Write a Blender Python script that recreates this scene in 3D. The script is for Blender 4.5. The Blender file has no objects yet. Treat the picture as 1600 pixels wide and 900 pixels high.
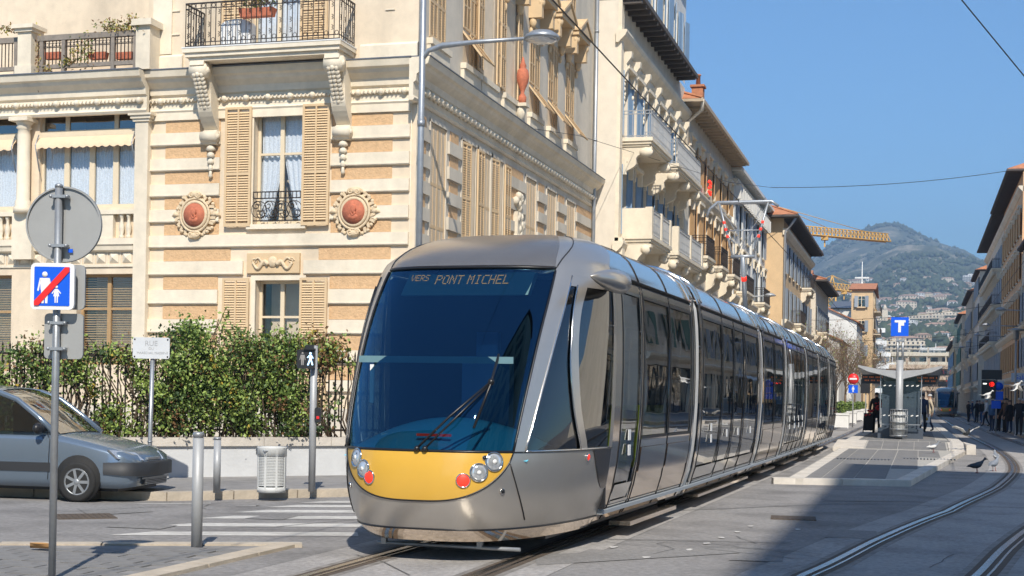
import bpy, math, random
from math import sin, cos, tan, pi, sqrt, radians as R
from mathutils import Matrix, Vector
random.seed(7)
SC = bpy.context.scene
COL = SC.collection
# ---------------- camera, sky, sun, exposure ----------------
YAW, ROLL, FPX, CX, CY, CH = R(16.1), 0.018, 2200.0, 800.0, 617.5, 1.6
cd = bpy.data.cameras.new('camera'); cam = bpy.data.objects.new('camera', cd); COL.objects.link(cam)
CM = Matrix.Translation((0, 0, CH)) @ Matrix.Rotation(YAW, 4, 'Z') @ Matrix.Rotation(R(90), 4, 'X') @ Matrix.Rotation(ROLL, 4, 'Z')
cam.matrix_world = CM
cd.sensor_width = 36; cd.lens = 36 * FPX / 1600; cd.shift_y = (CY - 450) / 1600
cd.clip_start = 0.1; cd.clip_end = 12000
SC.camera = cam
SUN_T = Vector((-0.34, 0.90, -0.93)).normalized()          # the way sunlight travels
el = math.asin(-SUN_T.z); az = math.atan2(-SUN_T.x, -SUN_T.y)  # azimuth from +Y towards +X
W = bpy.data.worlds.new('World'); SC.world = W; W.use_nodes = True
wn = W.node_tree.nodes; wl = W.node_tree.links
sky = wn.new('ShaderNodeTexSky'); sky.sky_type = 'NISHITA'; sky.sun_disc = False
sky.sun_elevation = el; sky.sun_rotation = az
sky.air_density = 1.0; sky.dust_density = 0.0; sky.ozone_density = 3.0; sky.altitude = 100
tnt = wn.new('ShaderNodeMix'); tnt.data_type = 'RGBA'; tnt.blend_type = 'MULTIPLY'; tnt.inputs[0].default_value = 1; tnt.inputs[7].default_value = (.63, .96, 1.18, 1)
wl.new(sky.outputs[0], tnt.inputs[6]); wl.new(tnt.outputs[2], wn['Background'].inputs[0]); wn['Background'].inputs[1].default_value = 0.11
sd = bpy.data.lights.new('sun', 'SUN'); sd.energy = 5.0; sd.angle = R(0.55); sd.color = (1, 0.93, 0.82)
so = bpy.data.objects.new('sun', sd); COL.objects.link(so); so.rotation_euler = SUN_T.to_track_quat('-Z', 'Y').to_euler()
SC.view_settings.view_transform = 'Standard'; SC.view_settings.look = 'None'
SC.view_settings.exposure = 0.35; SC.view_settings.gamma = 1; SC.view_settings.use_curve_mapping = False

# ---------------- photograph pixel -> real place on a known plane ----------------
CR = CM.to_3x3(); CO = Vector((0, 0, CH))
def ray(px, py): return CR @ Vector(((px - CX) / FPX, -(py - CY) / FPX, -1))
def az_(px, py, z=0.0): d = ray(px, py); return CO + d * ((z - CO.z) / d.z)
def ay(px, py, y): d = ray(px, py); return CO + d * (y / d.y)
def ax(px, py, x): d = ray(px, py); return CO + d * (x / d.x)

# ---------------- mesh builder ----------------
class MB:
    def __init__(s, M=None): s.v = []; s.f = []; s.m = []; s.sm = []; s.M = M
    def V(s, p):
        p = Vector(p)
        if s.M is not None: p = s.M @ p
        s.v.append(tuple(p)); return len(s.v) - 1
    def poly(s, pts, m=0, sm=False):
        s.f.append([s.V(p) for p in pts]); s.m.append(m); s.sm.append(sm); return s
    def box(s, x0, x1, y0, y1, z0, z1, m=0, skip=''):
        i = [s.V(p) for p in ((x0,y0,z0),(x1,y0,z0),(x1,y1,z0),(x0,y1,z0),(x0,y0,z1),(x1,y0,z1),(x1,y1,z1),(x0,y1,z1))]
        for k, f in (('b',(3,2,1,0)),('t',(4,5,6,7)),('f',(0,1,5,4)),('k',(2,3,7,6)),('l',(3,0,4,7)),('r',(1,2,6,5))):
            if k not in skip: s.f.append([i[j] for j in f]); s.m.append(m); s.sm.append(False)
        return s
    def hull8(s, p, m=0):   # 8 points ordered like a box
        i = [s.V(q) for q in p]
        for f in ((3,2,1,0),(4,5,6,7),(0,1,5,4),(2,3,7,6),(3,0,4,7),(1,2,6,5)):
            s.f.append([i[j] for j in f]); s.m.append(m); s.sm.append(False)
        return s
    def obox(s, c, sz, rz=0, m=0, rx=0, ry=0):
        Q = Matrix.Translation(c) @ Matrix.Rotation(rz, 4, 'Z') @ Matrix.Rotation(ry, 4, 'Y') @ Matrix.Rotation(rx, 4, 'X')
        a, b, h = sz[0]/2, sz[1]/2, sz[2]/2
        return s.hull8([Q @ Vector(p) for p in ((-a,-b,-h),(a,-b,-h),(a,b,-h),(-a,b,-h),(-a,-b,h),(a,-b,h),(a,b,h),(-a,b,h))], m)
    def rings(s, rs, m=0, sm=True, cap=True, closed=True):
        n = len(rs[0]); ids = [[s.V(p) for p in r] for r in rs]
        for a, b in zip(ids, ids[1:]):
            for j in range(n if closed else n - 1):
                k = (j + 1) % n; s.f.append([a[j], a[k], b[k], b[j]]); s.m.append(m); s.sm.append(sm)
        if cap and closed:
            s.f.append(ids[0][::-1]); s.m.append(m); s.sm.append(False)
            s.f.append(ids[-1]); s.m.append(m); s.sm.append(False)
        return s
    def tube(s, pts, r, n=8, m=0, cap=True, sm=True):
        pts = [Vector(p) for p in pts]; rs = []
        rad = r if isinstance(r, (list, tuple)) else [r] * len(pts)
        up = None
        for i, p in enumerate(pts):
            d = (pts[min(i+1, len(pts)-1)] - pts[max(i-1, 0)]).normalized()
            if up is None:
                up = Vector((0,0,1)) if abs(d.z) < .9 else Vector((1,0,0))
            a = d.cross(up).normalized(); b = a.cross(d).normalized(); up = b
            rs.append([p + (a * cos(2*pi*k/n) + b * sin(2*pi*k/n)) * rad[i] for k in range(n)])
        return s.rings(rs, m, sm, cap)
    def lathe(s, prof, c=(0,0,0), n=16, m=0, A=None, sm=True):
        c = Vector(c); A = A or Matrix.Identity(3)
        return s.rings([[c + A @ Vector((r*cos(2*pi*k/n), r*sin(2*pi*k/n), z)) for k in range(n)] for r, z in prof], m, sm)
    def prism(s, pts, y0, y1, m=0, sm=False):   # xz outline pushed along y
        return s.rings([[(x, y0, z) for x, z in pts], [(x, y1, z) for x, z in pts]], m, sm)
    def slab(s, pts, z0, z1, m=0):              # xy outline pushed along z
        a = sum(p[0]*q[1]-q[0]*p[1] for p, q in zip(pts, pts[1:]+pts[:1]))
        if a < 0: pts = pts[::-1]
        return s.rings([[(x, y, z0) for x, y in pts], [(x, y, z1) for x, y in pts]], m, False)
    def xprism(s, pts, x0, x1, m=0):            # (y,z) outline pushed along x
        return s.rings([[(x0, y, z) for y, z in pts], [(x1, y, z) for y, z in pts]], m, False)
    def ball(s, c, r, n=10, m=0, k=6):
        r = r if isinstance(r, (tuple, list)) else (r, r, r); c = Vector(c)
        return s.rings([[c + Vector((r[0]*sin(t)*cos(2*pi*j/n), r[1]*sin(t)*sin(2*pi*j/n), -r[2]*cos(t))) for j in range(n)]
                        for t in [pi*(.02 + .96*i/k) for i in range(k+1)]], m, True)
    def grid(s, F, na, nb, m=0, sm=True, flip=False):
        ids = [[s.V(F(i/na, j/nb)) for j in range(nb+1)] for i in range(na+1)]
        for i in range(na):
            for j in range(nb):
                q = [ids[i][j], ids[i+1][j], ids[i+1][j+1], ids[i][j+1]]
                s.f.append(q[::-1] if flip else q); s.m.append(m); s.sm.append(sm)
        return s
    def mesh(s, name, mats):
        me = bpy.data.meshes.new(name); me.from_pydata(s.v, [], s.f)
        for q in (mats if isinstance(mats, (list, tuple)) else [mats]): me.materials.append(q)
        me.polygons.foreach_set('material_index', s.m); me.polygons.foreach_set('use_smooth', s.sm)
        me.validate(); me.update(); return me
    def part(s, name, mats, parent, label=None, stuff=False, loc=None, rz=0):
        o = bpy.data.objects.new(name, s.mesh(name, mats)); COL.objects.link(o); o.parent = parent
        if loc is not None: o.location = loc; o.rotation_euler = (0, 0, rz)
        if label: o['label'] = label
        if stuff: o['kind'] = 'stuff'
        return o
    def top(s, name, mats, label, cat, group=None, kind=None, loc=None):
        o = s.part(name, mats, None)
        if loc is not None: o.location = loc
        if kind: o['kind'] = kind
        if label: o['label'] = label
        if cat: o['category'] = cat
        if group: o['group'] = group
        return o
    def struct(s, name, mats, parent=None):
        o = s.part(name, mats, parent)
        if parent is None: o['kind'] = 'structure'
        return o
def thing(name, label, cat, loc=(0,0,0), rz=0, group=None):
    o = bpy.data.objects.new(name, None); COL.objects.link(o); o.empty_display_size = .2
    o.location = loc; o.rotation_euler = (0, 0, rz); o['label'] = label; o['category'] = cat
    if group: o['group'] = group
    return o
def child_map():
    d = {}
    for o in bpy.data.objects:
        if o.parent: d.setdefault(o.parent.name, []).append(o)
    return d
def dup(root, loc, rz=None, label=None, group=None, parent=None, name=None):
    cm = child_map()
    def cp(o, par):
        c = o.copy(); COL.objects.link(c); c.parent = par
        for k in cm.get(o.name, []): cp(k, c)
        return c
    r = cp(root, parent); r.location = loc
    if rz is not None: r.rotation_euler = (0, 0, rz)
    if label: r['label'] = label
    if group: r['group'] = group
    return r
def again(o, loc, parent=None, rz=None, s=None):   # one more part with the same mesh
    c = o.copy(); COL.objects.link(c); c.parent = parent or o.parent; c.location = loc
    if rz is not None: c.rotation_euler = (0, 0, rz)
    if s is not None: c.scale = s
    return c

# ---------------- materials ----------------
def mat(name, col, rough=.7, metal=0, var=.12, sc=3, bump=0, bsc=40, stain=0, coat=0, spec=.5, detail=6):
    m = bpy.data.materials.new(name); m.use_nodes = True
    n = m.node_tree.nodes; l = m.node_tree.links; b = n['Principled BSDF']
    b.inputs['Roughness'].default_value = rough; b.inputs['Metallic'].default_value = metal
    b.inputs['Specular IOR Level'].default_value = spec
    if coat: b.inputs['Coat Weight'].default_value = coat; b.inputs['Coat Roughness'].default_value = .05
    b.inputs['Base Color'].default_value = (*col, 1)
    if var or bump or stain:
        tc = n.new('ShaderNodeTexCoord')
    if var:
        t = n.new('ShaderNodeTexNoise'); t.inputs['Scale'].default_value = sc; t.inputs['Detail'].default_value = detail
        t.inputs['Roughness'].default_value = .65
        l.new(tc.outputs['Object'], t.inputs['Vector'])
        mr = n.new('ShaderNodeMapRange'); mr.inputs[1].default_value = .3; mr.inputs[2].default_value = .7
        mr.inputs[3].default_value = 1 - var; mr.inputs[4].default_value = 1 + var * .6
        l.new(t.outputs[0], mr.inputs[0])
        mx = n.new('ShaderNodeMix'); mx.data_type = 'RGBA'; mx.blend_type = 'MULTIPLY'; mx.inputs[0].default_value = 1
        mx.inputs[6].default_value = (*col, 1); l.new(mr.outputs[0], mx.inputs[7])
        out = mx.outputs[2]
        if stain:
            t2 = n.new('ShaderNodeTexNoise'); t2.inputs['Scale'].default_value = .45; t2.inputs['Detail'].default_value = 8
            mp = n.new('ShaderNodeMapping'); mp.inputs['Scale'].default_value = (2.2, 2.2, .3)
            l.new(tc.outputs['Object'], mp.inputs[0]); l.new(mp.outputs[0], t2.inputs['Vector'])
            r2 = n.new('ShaderNodeMapRange'); r2.inputs[1].default_value = .45; r2.inputs[2].default_value = .7
            r2.inputs[3].default_value = 1; r2.inputs[4].default_value = 1 - stain; l.new(t2.outputs[0], r2.inputs[0])
            m2 = n.new('ShaderNodeMix'); m2.data_type = 'RGBA'; m2.blend_type = 'MULTIPLY'; m2.inputs[0].default_value = 1
            l.new(out, m2.inputs[6]); l.new(r2.outputs[0], m2.inputs[7]); out = m2.outputs[2]
        l.new(out, b.inputs['Base Color'])
        if rough < .95 and not metal:
            mr2 = n.new('ShaderNodeMapRange'); mr2.inputs[3].default_value = max(0, rough - .1); mr2.inputs[4].default_value = min(1, rough + .1)
            l.new(t.outputs[0], mr2.inputs[0]); l.new(mr2.outputs[0], b.inputs['Roughness'])
    if bump:
        t3 = n.new('ShaderNodeTexNoise'); t3.inputs['Scale'].default_value = bsc; t3.inputs['Detail'].default_value = 5
        l.new(tc.outputs['Object'], t3.inputs['Vector'])
        bp = n.new('ShaderNodeBump'); bp.inputs['Strength'].default_value = bump; bp.inputs['Distance'].default_value = .02
        l.new(t3.outputs[0], bp.inputs['Height']); l.new(bp.outputs[0], b.inputs['Normal'])
    return m
def glass(name, tint, refl=(1,1,1), base=.05, k=.6, wav=0, see=1.0):
    # thin tinted pane: reflects by angle, lets tinted light through
    m = bpy.data.materials.new(name); m.use_nodes = True
    n = m.node_tree.nodes; l = m.node_tree.links; n.remove(n['Principled BSDF'])
    o = n['Material Output']
    tr = n.new('ShaderNodeBsdfTransparent'); tr.inputs[0].default_value = (*tint, 1)
    gl = n.new('ShaderNodeBsdfGlossy'); gl.inputs['Roughness'].default_value = .01; gl.inputs[0].default_value = (*refl, 1)
    fr = n.new('ShaderNodeLayerWeight'); fr.inputs[0].default_value = .35
    mr = n.new('ShaderNodeMapRange'); mr.inputs[3].default_value = base; mr.inputs[4].default_value = k
    l.new(fr.outputs['Facing'], mr.inputs[0]); mx = n.new('ShaderNodeMixShader')
    l.new(mr.outputs[0], mx.inputs[0]); l.new(tr.outputs[0], mx.inputs[1]); l.new(gl.outputs[0], mx.inputs[2]); l.new(mx.outputs[0], o.inputs[0])
    if wav:
        tc = n.new('ShaderNodeTexCoord'); t = n.new('ShaderNodeTexNoise'); t.inputs['Scale'].default_value = 1.3; t.inputs['Detail'].default_value = 1
        l.new(tc.outputs['Object'], t.inputs['Vector']); bp = n.new('ShaderNodeBump'); bp.inputs['Strength'].default_value = wav; bp.inputs['Distance'].default_value = .05
        l.new(t.outputs[0], bp.inputs['Height']); l.new(bp.outputs[0], gl.inputs['Normal'])
    return m
def emit(name, col, st):
    m = bpy.data.materials.new(name); m.use_nodes = True; b = m.node_tree.nodes['Principled BSDF']
    b.inputs['Base Color'].default_value = (*col, 1); b.inputs['Emission Color'].default_value = (*col, 1); b.inputs['Emission Strength'].default_value = st
    return m
K = {}
K['asphalt'] = mat('asphalt', (.285,.272,.262), .9, var=.34, sc=14, bump=.6, bsc=80, stain=.34, detail=12)
K['asphalt_track'] = mat('track_asphalt', (.41,.388,.368), .9, var=.36, sc=16, bump=.6, bsc=90, stain=.30, detail=12)
K['pave'] = mat('paving', (.28,.268,.258), .85, var=.2, sc=6, bump=.35, bsc=60, stain=.2)
K['pave2'] = mat('paving_slab', (.21,.205,.2), .85, var=.2, sc=5, bump=.3, bsc=60, stain=.15)
K['mortar'] = mat('joint', (.42,.40,.36), .95, var=.2, sc=9)
K['kerb'] = mat('kerb_stone', (.50,.43,.34), .85, var=.22, sc=4, bump=.4, bsc=30, stain=.2)
K['wkerb'] = mat('white_kerb', (.62,.57,.50), .8, var=.15, sc=4, bump=.3, bsc=30, stain=.15)
K['white_line'] = mat('road_paint', (.60,.58,.54), .8, var=.25, sc=8, bump=.3, bsc=70, stain=.25, detail=10)
K['rail'] = mat('rail_steel', (.55,.53,.50), .25, 1, var=.2, sc=6)
K['rail_side'] = mat('rail_rust', (.10,.075,.055), .8, var=.3, sc=9)
K['cream'] = mat('cream_plaster', (.77,.635,.465), .85, var=.10, sc=3.5, bump=.25, bsc=40, stain=.20)
K['cream2'] = mat('cream_trim', (.80,.70,.54), .8, var=.10, sc=4, bump=.2, bsc=40, stain=.16)
K['tan'] = mat('tan_roughcast', (.66,.43,.235), .95, var=.16, sc=9, bump=1.0, bsc=26, stain=.05)
K['dimcream'] = mat('cream_plaster_dimmed', (.66,.59,.48), .88, var=.10, sc=3, bump=.25, bsc=40, stain=.22)  # same cream, greyed: weak grazing light on the street side put into colour
K['shutter'] = mat('shutter_paint', (.66,.48,.28), .65, var=.08, sc=4)
K['wframe'] = mat('window_frame_paint', (.72,.60,.42), .55, var=.06, sc=4)
K['stone_orn'] = mat('ornament_stone', (.70,.55,.36), .85, var=.18, sc=12, bump=.4, bsc=60)
K['terracotta'] = mat('terracotta', (.55,.17,.09), .8, var=.25, sc=14, bump=.6, bsc=50)
K['iron'] = mat('wrought_iron', (.045,.035,.03), .5, .4, var=.2, sc=8)
K['lead'] = mat('lead_flashing', (.16,.17,.19), .5, .3, var=.2, sc=5)
K['galv'] = mat('galvanised_steel', (.36,.38,.40), .42, .55, var=.14, sc=7, bump=.05)
K['galv2'] = mat('painted_grey_steel', (.40,.41,.42), .5, .2, var=.1, sc=5, stain=.1)
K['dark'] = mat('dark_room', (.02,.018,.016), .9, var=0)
K['black'] = mat('black_plastic', (.02,.02,.022), .4, var=.1, sc=6)
K['rubber'] = mat('rubber', (.018,.018,.018), .8, var=.2, sc=9)
K['curtain'] = mat('lace_curtain', (.70,.73,.77), .95, var=.25, sc=30, bump=.4, bsc=30)
K['wood'] = mat('blind_wood', (.42,.27,.13), .7, var=.15, sc=6)
K['greywood'] = mat('weathered_wood', (.26,.22,.18), .8, var=.25, sc=9, bump=.2)
K['awn'] = mat('awning_cloth', (.78,.58,.38), .9, var=.08, sc=5)
K['white'] = mat('white_paint', (.78,.77,.74), .6, var=.06, sc=4, stain=.08)
K['pane'] = glass('house_pane', (.10,.12,.14), base=.10, k=.75, wav=.25)
K['clear'] = glass('clear_pane', (.93,.95,.96), base=.03, k=.45, wav=.2)
K['tile'] = mat('roof_tile', (.48,.20,.10), .9, var=.35, sc=3, bump=.3, bsc=12)
# ---------------- ground, streets, rails, platform ----------------
b = MB(); b.box(-2500, 2500, -300, 4000, -1.2, 0.0, skip='b'); b.struct('ground', K['asphalt'])
# lighter worn strip of the tram bed
LT = [(-4.50, -12), (-4.42, 5), (-4.38, 14), (-4.29, 20), (-4.17, 27), (-4.07, 36), (-4.0, 50), (-4.0, 90), (-4.0, 180), (-4.0, 330)]
RAILP = [(-2.6, -4), (-1.9, 5), (-0.98, 13.08), (-0.37, 17.2), (0.42, 21.65), (1.45, 28.4), (2.22, 36.1), (2.56, 44.6), (2.62, 54), (2.45, 70), (2.35, 100), (2.35, 180), (2.35, 330)]
def smooth(pts, k=6):
    out = []
    for i in range(len(pts) - 1):
        p0, p1, p2, p3 = pts[max(i-1, 0)], pts[i], pts[i+1], pts[min(i+2, len(pts)-1)]
        n = k if abs(p2[1]-p1[1]) < 40 else 2
        for j in range(n):
            t = j / n
            out.append(tuple(.5*(2*p1[c] + (p2[c]-p0[c])*t + (2*p0[c]-5*p1[c]+4*p2[c]-p3[c])*t*t + (3*p1[c]-p0[c]-3*p2[c]+p3[c])*t**3) if c == 0 else p1[1]+(p2[1]-p1[1])*t for c in (0, 1)))
    out.append(tuple(pts[-1])); return out
def offs(pts, d):
    out = []
    for i, p in enumerate(pts):
        a, c = pts[max(i-1, 0)], pts[min(i+1, len(pts)-1)]
        t = Vector((c[0]-a[0], c[1]-a[1])).normalized(); out.append((p[0] + t.y*d, p[1] - t.x*d))
    return out
def strip(b, pts, d0, d1, z0, z1=None, m=0):
    A, B = offs(pts, d0), offs(pts, d1)
    for i in range(len(pts)-1):
        if z1 is None: b.poly([(*A[i], z0), (*B[i], z0), (*B[i+1], z0), (*A[i+1], z0)], m)
        else:
            b.hull8([(*A[i],z0),(*B[i],z0),(*B[i+1],z0),(*A[i+1],z0),(*A[i],z1),(*B[i],z1),(*B[i+1],z1),(*A[i+1],z1)], m)
LTs, RTs = smooth(LT), smooth(RAILP)
b = MB(); strip(b, LTs, -1.25, 1.25, .004); strip(b, RTs, -.55, 2.0, .004); b.struct('tram_track_bed', K['asphalt_track'])
b = MB()
for pts, offl in ((LTs, (-.66, .66)), (RTs, (0, 1.40))):
    for o_ in offl:
        strip(b, pts, o_-.035, o_+.035, -.01, .016, 0); strip(b, pts, o_+.035, o_+.085, -.01, .007, 1)
        strip(b, pts, o_+.085, o_+.11, -.01, .014, 0); strip(b, pts, o_-.10, o_-.035, -.01, .0075, 1); strip(b, pts, o_+.11, o_+.17, -.01, .0078, 1)
b.struct('tram_rails', [K['rail'], K['rail_side']])
# side street directions
def dirv(a): return Vector((sin(R(a)), cos(R(a)), 0))
S1 = dirv(42.5); N1 = Vector((-S1.y, S1.x, 0))       # along the far kerb, and away from the road
kA = Vector((-10.27, 17.95, 0))
# far pavement (in front of the garden wall)
P = lambda o, s, n, z=0: Vector((o.x, o.y, z)) + S1*s + N1*n
wl_A, wl_B = Vector((-11.81, 21.24, 0)), Vector((-9.89, 23.25, 0))
kend = P(kA, 7.2, 0)
KL = Vector((-12.81, 17.55, 0)) - kA; KL.normalize(); KLn = Vector((KL.y, -KL.x, 0))
b = MB(); b.slab([tuple(kA + KL*30 + Vector((0, .2, 0)))[:2], tuple(P(kA, 0, .2))[:2], tuple(P(kA, 5.6, .2))[:2], (-7.0, 24.6), (-7.0, 330), (-13.5, 330), (-13.5, 60), (-14, 31), (-40, 31)], -.05, .12)
pv = b.struct('far_pavement', K['pave'])
b = MB()
kst = MB(); kst.box(0, .98, 0, .2, -.05, .125); kme = kst.mesh('kerb_stone', K['kerb'])
for i in range(26):
    c = kA + KL*(i+1); o = bpy.data.objects.new('kerb_stone', kme); COL.objects.link(o); o.parent = pv; o.location = (c.x, c.y, random.uniform(-.004, .004)); o.rotation_euler = (0, 0, math.atan2(-KL.y, -KL.x))
for i in range(0, 6):
    o = bpy.data.objects.new('kerb_stone', kme); COL.objects.link(o); o.parent = pv
    o.location = P(kA, i, 0) + Vector((0, 0, random.uniform(-.004, .004))); o.rotation_euler = (0, 0, math.atan2(S1.y, S1.x))
for i in range(40):
    o = bpy.data.objects.new('kerb_stone', kme); COL.objects.link(o); o.parent = pv
    o.location = (-6.8, 24.9 + i, random.uniform(-.004, .004)); o.rotation_euler = (0, 0, R(90))
# near pavement at the lower left
nd = (Vector((-6.10, 13.45, 0)) - Vector((-8.9, 12.15, 0))).normalized()
nk = Vector((-6.10, 13.45, 0))
b = MB(); b.slab([(-6.3, 13.1), (-6.3, -6), (-30, -6), tuple(nk - nd*26)[:2]], -.05, .02)
npv = b.struct('near_pavement', K['pave'])
for i in range(22):
    c = nk - nd*(i+1); o = bpy.data.objects.new('kerb_stone', kme); COL.objects.link(o); o.parent = npv
    o.location = (c.x - nd.y*-0.0, c.y, -.09 + random.uniform(-.003, .003)); o.rotation_euler = (0, 0, math.atan2(nd.y, nd.x)); o.location += Vector((nd.y, -nd.x, 0))*.2
for i in range(14):
    o = bpy.data.objects.new('kerb_stone', kme); COL.objects.link(o); o.parent = npv
    o.location = (-6.10, 12.42 - i, -.089 + random.uniform(-.003, .003)); o.rotation_euler = (0, 0, R(90)); o.scale = (1, 1.2, 1)
pm = MB(); pm.box(0, .39, 0, .19, -.02, .03); pme = pm.mesh('paver', K['pave2'])
for i in range(26):
    for j in range(9):
        x, y = -6.34 - .4*(j+1) - (.2 if i % 2 else 0), 13.0 - .2*(i+1)
        k = nk - nd*((nk.x - x)/nd.x)
        if y + .28 > k.y - .22 or x < -9.6: continue
        o = bpy.data.objects.new('paver', pme); COL.objects.link(o); o.parent = npv; o.location = (x, y, random.uniform(-.004, .004))
b = MB(); b.slab([(-9.6, 9.3), (-8.2, 9.3), (-8.0, 10.6), (-9.6, 10.5)], .0, .036); pl_ = b.part('tread_plate', K['galv2'], npv)
# crosswalk
def zline(b, p, q, w=.34, z=.004, skew=.45):
    p, q = az_(*p), az_(*q); d = (q - p).normalized(); n = Vector((-d.y, d.x, 0))*w
    b.poly([(p.x, p.y, z), (q.x, q.y, z), (q.x+n.x, q.y+n.y, z), (p.x+n.x+d.x*skew, p.y+n.y+d.y*skew, z)])
xw = None
for k, (x0, y0, y1, x1, w) in enumerate([(88, 852, 852, 470, .30), (168, 836.5, 838, 560, .42), (240, 822.5, 824, 620, .42), (305, 810.5, 812, 640, .42), (362, 801, 802, 640, .42), (415, 792.7, 793.5, 640, .40), (466, 786, 786.5, 640, .38)]):
    b = MB(); zline(b, (x0, y0), (x1, y1), w)
    if xw is None:
        xw = bpy.data.objects.new('zebra_crossing', None); COL.objects.link(xw); xw['kind'] = 'structure'
    b.part('painted_stripe', K['white_line'], xw)
b = MB(); zline(b, (185, 788), (330, 787), .10); zline(b, (355, 791), (400, 791), .10); b.struct('edge_line', K['white_line'])
# manhole covers and road patches
for (x, y, sx, sy, rz) in ((-9.9, 15.3, .7, .7, 40), (-1.6, 19.4, .6, .6, 5)):
    b = MB(); b.obox((x, y, .0), (sx, sy, .018), R(rz))
    for i in range(-4, 5): b.obox((x + cos(R(rz))*i*.07, y + sin(R(rz))*i*.07, .01), (.02, sy*.85, .008), R(rz))
    t = b.top('manhole_cover', K['rail_side'], 'iron manhole cover in the side street near the parked silver car' if sx > .65 else 'iron cover in the tram street to the right of the tram', 'manhole cover')
# island platform
pz = .10
pf = bpy.data.objects.new('tram_platform', None); COL.objects.link(pf); pf['kind'] = 'structure'
Lx = lambda y: -2.62 - .0*(y-27)
def RX(y):
    pts = [(27.6, -.15), (43.5, 1.2), (46, 1.42), (49.5, 1.45), (95, 1.25)]
    for (a, u), (c, v) in zip(pts, pts[1:]):
        if y <= c: return u + (v-u)*(y-a)/(c-a)
    return pts[-1][1]
b = MB(); b.slab([(-2.4, 27.3), (-.2, 27.9), (1.0, 43.3), (1.25, 46.3), (-2.4, 46.3)], -.05, pz)
b.hull8([(-2.4,46.3,-.05),(1.25,46.3,-.05),(1.25,49.5,-.05),(-2.4,49.5,-.05),(-2.4,46.3,pz),(1.25,46.3,pz),(1.25,49.5,.27),(-2.4,49.5,.27)])
b.slab([(-2.4, 49.5), (1.25, 49.5), (1.0, 95), (-2.4, 95)], -.05, .27); b.part('platform_base', K['mortar'], pf)
def rampz(y): return pz if y < 46.3 else (pz + (y-46.3)/3.2*.17 if y < 49.5 else .27)
sm_ = MB(); sm_.box(.012, .588, .012, .888, -.03, .008); sme = sm_.mesh('slab', K['pave2'])
for j in range(44):
    y = 27.52 + .9*j
    if 45.4 < y < 49.5: continue
    for i in range(6):
        x = -2.38 + .6*i
        if y < 28.0 and x > -1.4: continue
        if x + .6 > RX(y) - .22: continue
        o = bpy.data.objects.new('slab', sme); COL.objects.link(o); o.parent = pf; o.location = (x, y, rampz(y) + random.uniform(-.002, .003))
b = MB(); 
for i in range(5): b.hull8([(-1.6+.5*i,46.35,pz-.02),(-1.12+.5*i,46.35,pz-.02),(-1.12+.5*i,49.4,.25),(-1.6+.5*i,49.4,.25),(-1.6+.5*i,46.35,pz+.008),(-1.12+.5*i,46.35,pz+.008),(-1.12+.5*i,49.4,.278),(-1.6+.5*i,49.4,.278)])
b.part('ramp_slabs', K['pave2'], pf)
# white kerb blocks round the platform
def kerbrun(pts, w=.28, zt=pz+.02, step=1.6):
    for p, q in zip(pts, pts[1:]):
        p, q = Vector((*p, 0)), Vector((*q, 0)); L = (q-p).length; n = max(1, round(L/step)); d = (q-p)/L
        for i in range(n):
            b = MB(); b.box(0.004, L/n - .004, 0, w, -.05, zt + random.uniform(-.003, .003))
            b.part('kerb_block', K['wkerb'], pf, loc=p + d*(L/n*i), rz=math.atan2(d.y, d.x))
kerbrun([(-2.62, 27.1), (-.1, 27.75)]); kerbrun([(-.12, 27.75), (1.2, 43.4), (1.45, 46.3)])
kerbrun([(-2.35, 46.3), (-2.35, 27.2)], zt=pz+.018)
kerbrun([(1.45, 49.5), (1.25, 95)], zt=.29, w=.4, step=3); kerbrun([(-2.35, 95), (-2.35, 49.5)], zt=.29, w=.4, step=3)
for x0, x1 in ((-2.62, -1.65), (.95, 1.47)):
    b = MB(); b.hull8([(x0,46.35,-.05),(x1,46.35,-.05),(x1,49.4,-.05),(x0,49.4,-.05),(x0,46.35,pz+.03),(x1,46.35,pz+.03),(x1,49.4,.292),(x0,49.4,.292)]); b.part('ramp_block', K['wkerb'], pf)
b = MB(); b.slab([(1.47, 46.2), (1.75, 46.2), (1.75, 46.5), (1.47, 50)], -.05, .30); b.part('ramp_end_block', K['wkerb'], pf)
for x0 in (-2.0, -.35):
    b = MB(); y0 = 38.6 if x0 > -1 else 37.2
    for i in range(16): b.box(x0 + i*.085, x0 + i*.085 + .035, y0, y0+.5, pz, pz+.022)
    b.part('drain_grate', K['black'], pf)
# right-hand pavement
b = MB(); b.slab([(5.2, -30), (5.2, 18), (5.0, 60), (4.9, 330), (14, 330), (14, -30)], -.05, .11); rp = b.struct('right_pavement', K['pave'])
b = MB(); strip(b, [(5.2, -30), (5.2, 18), (5.0, 60), (4.9, 330)], -.18, 0.02, -.04, .118); b.part('kerb', K['kerb'], rp)
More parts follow.
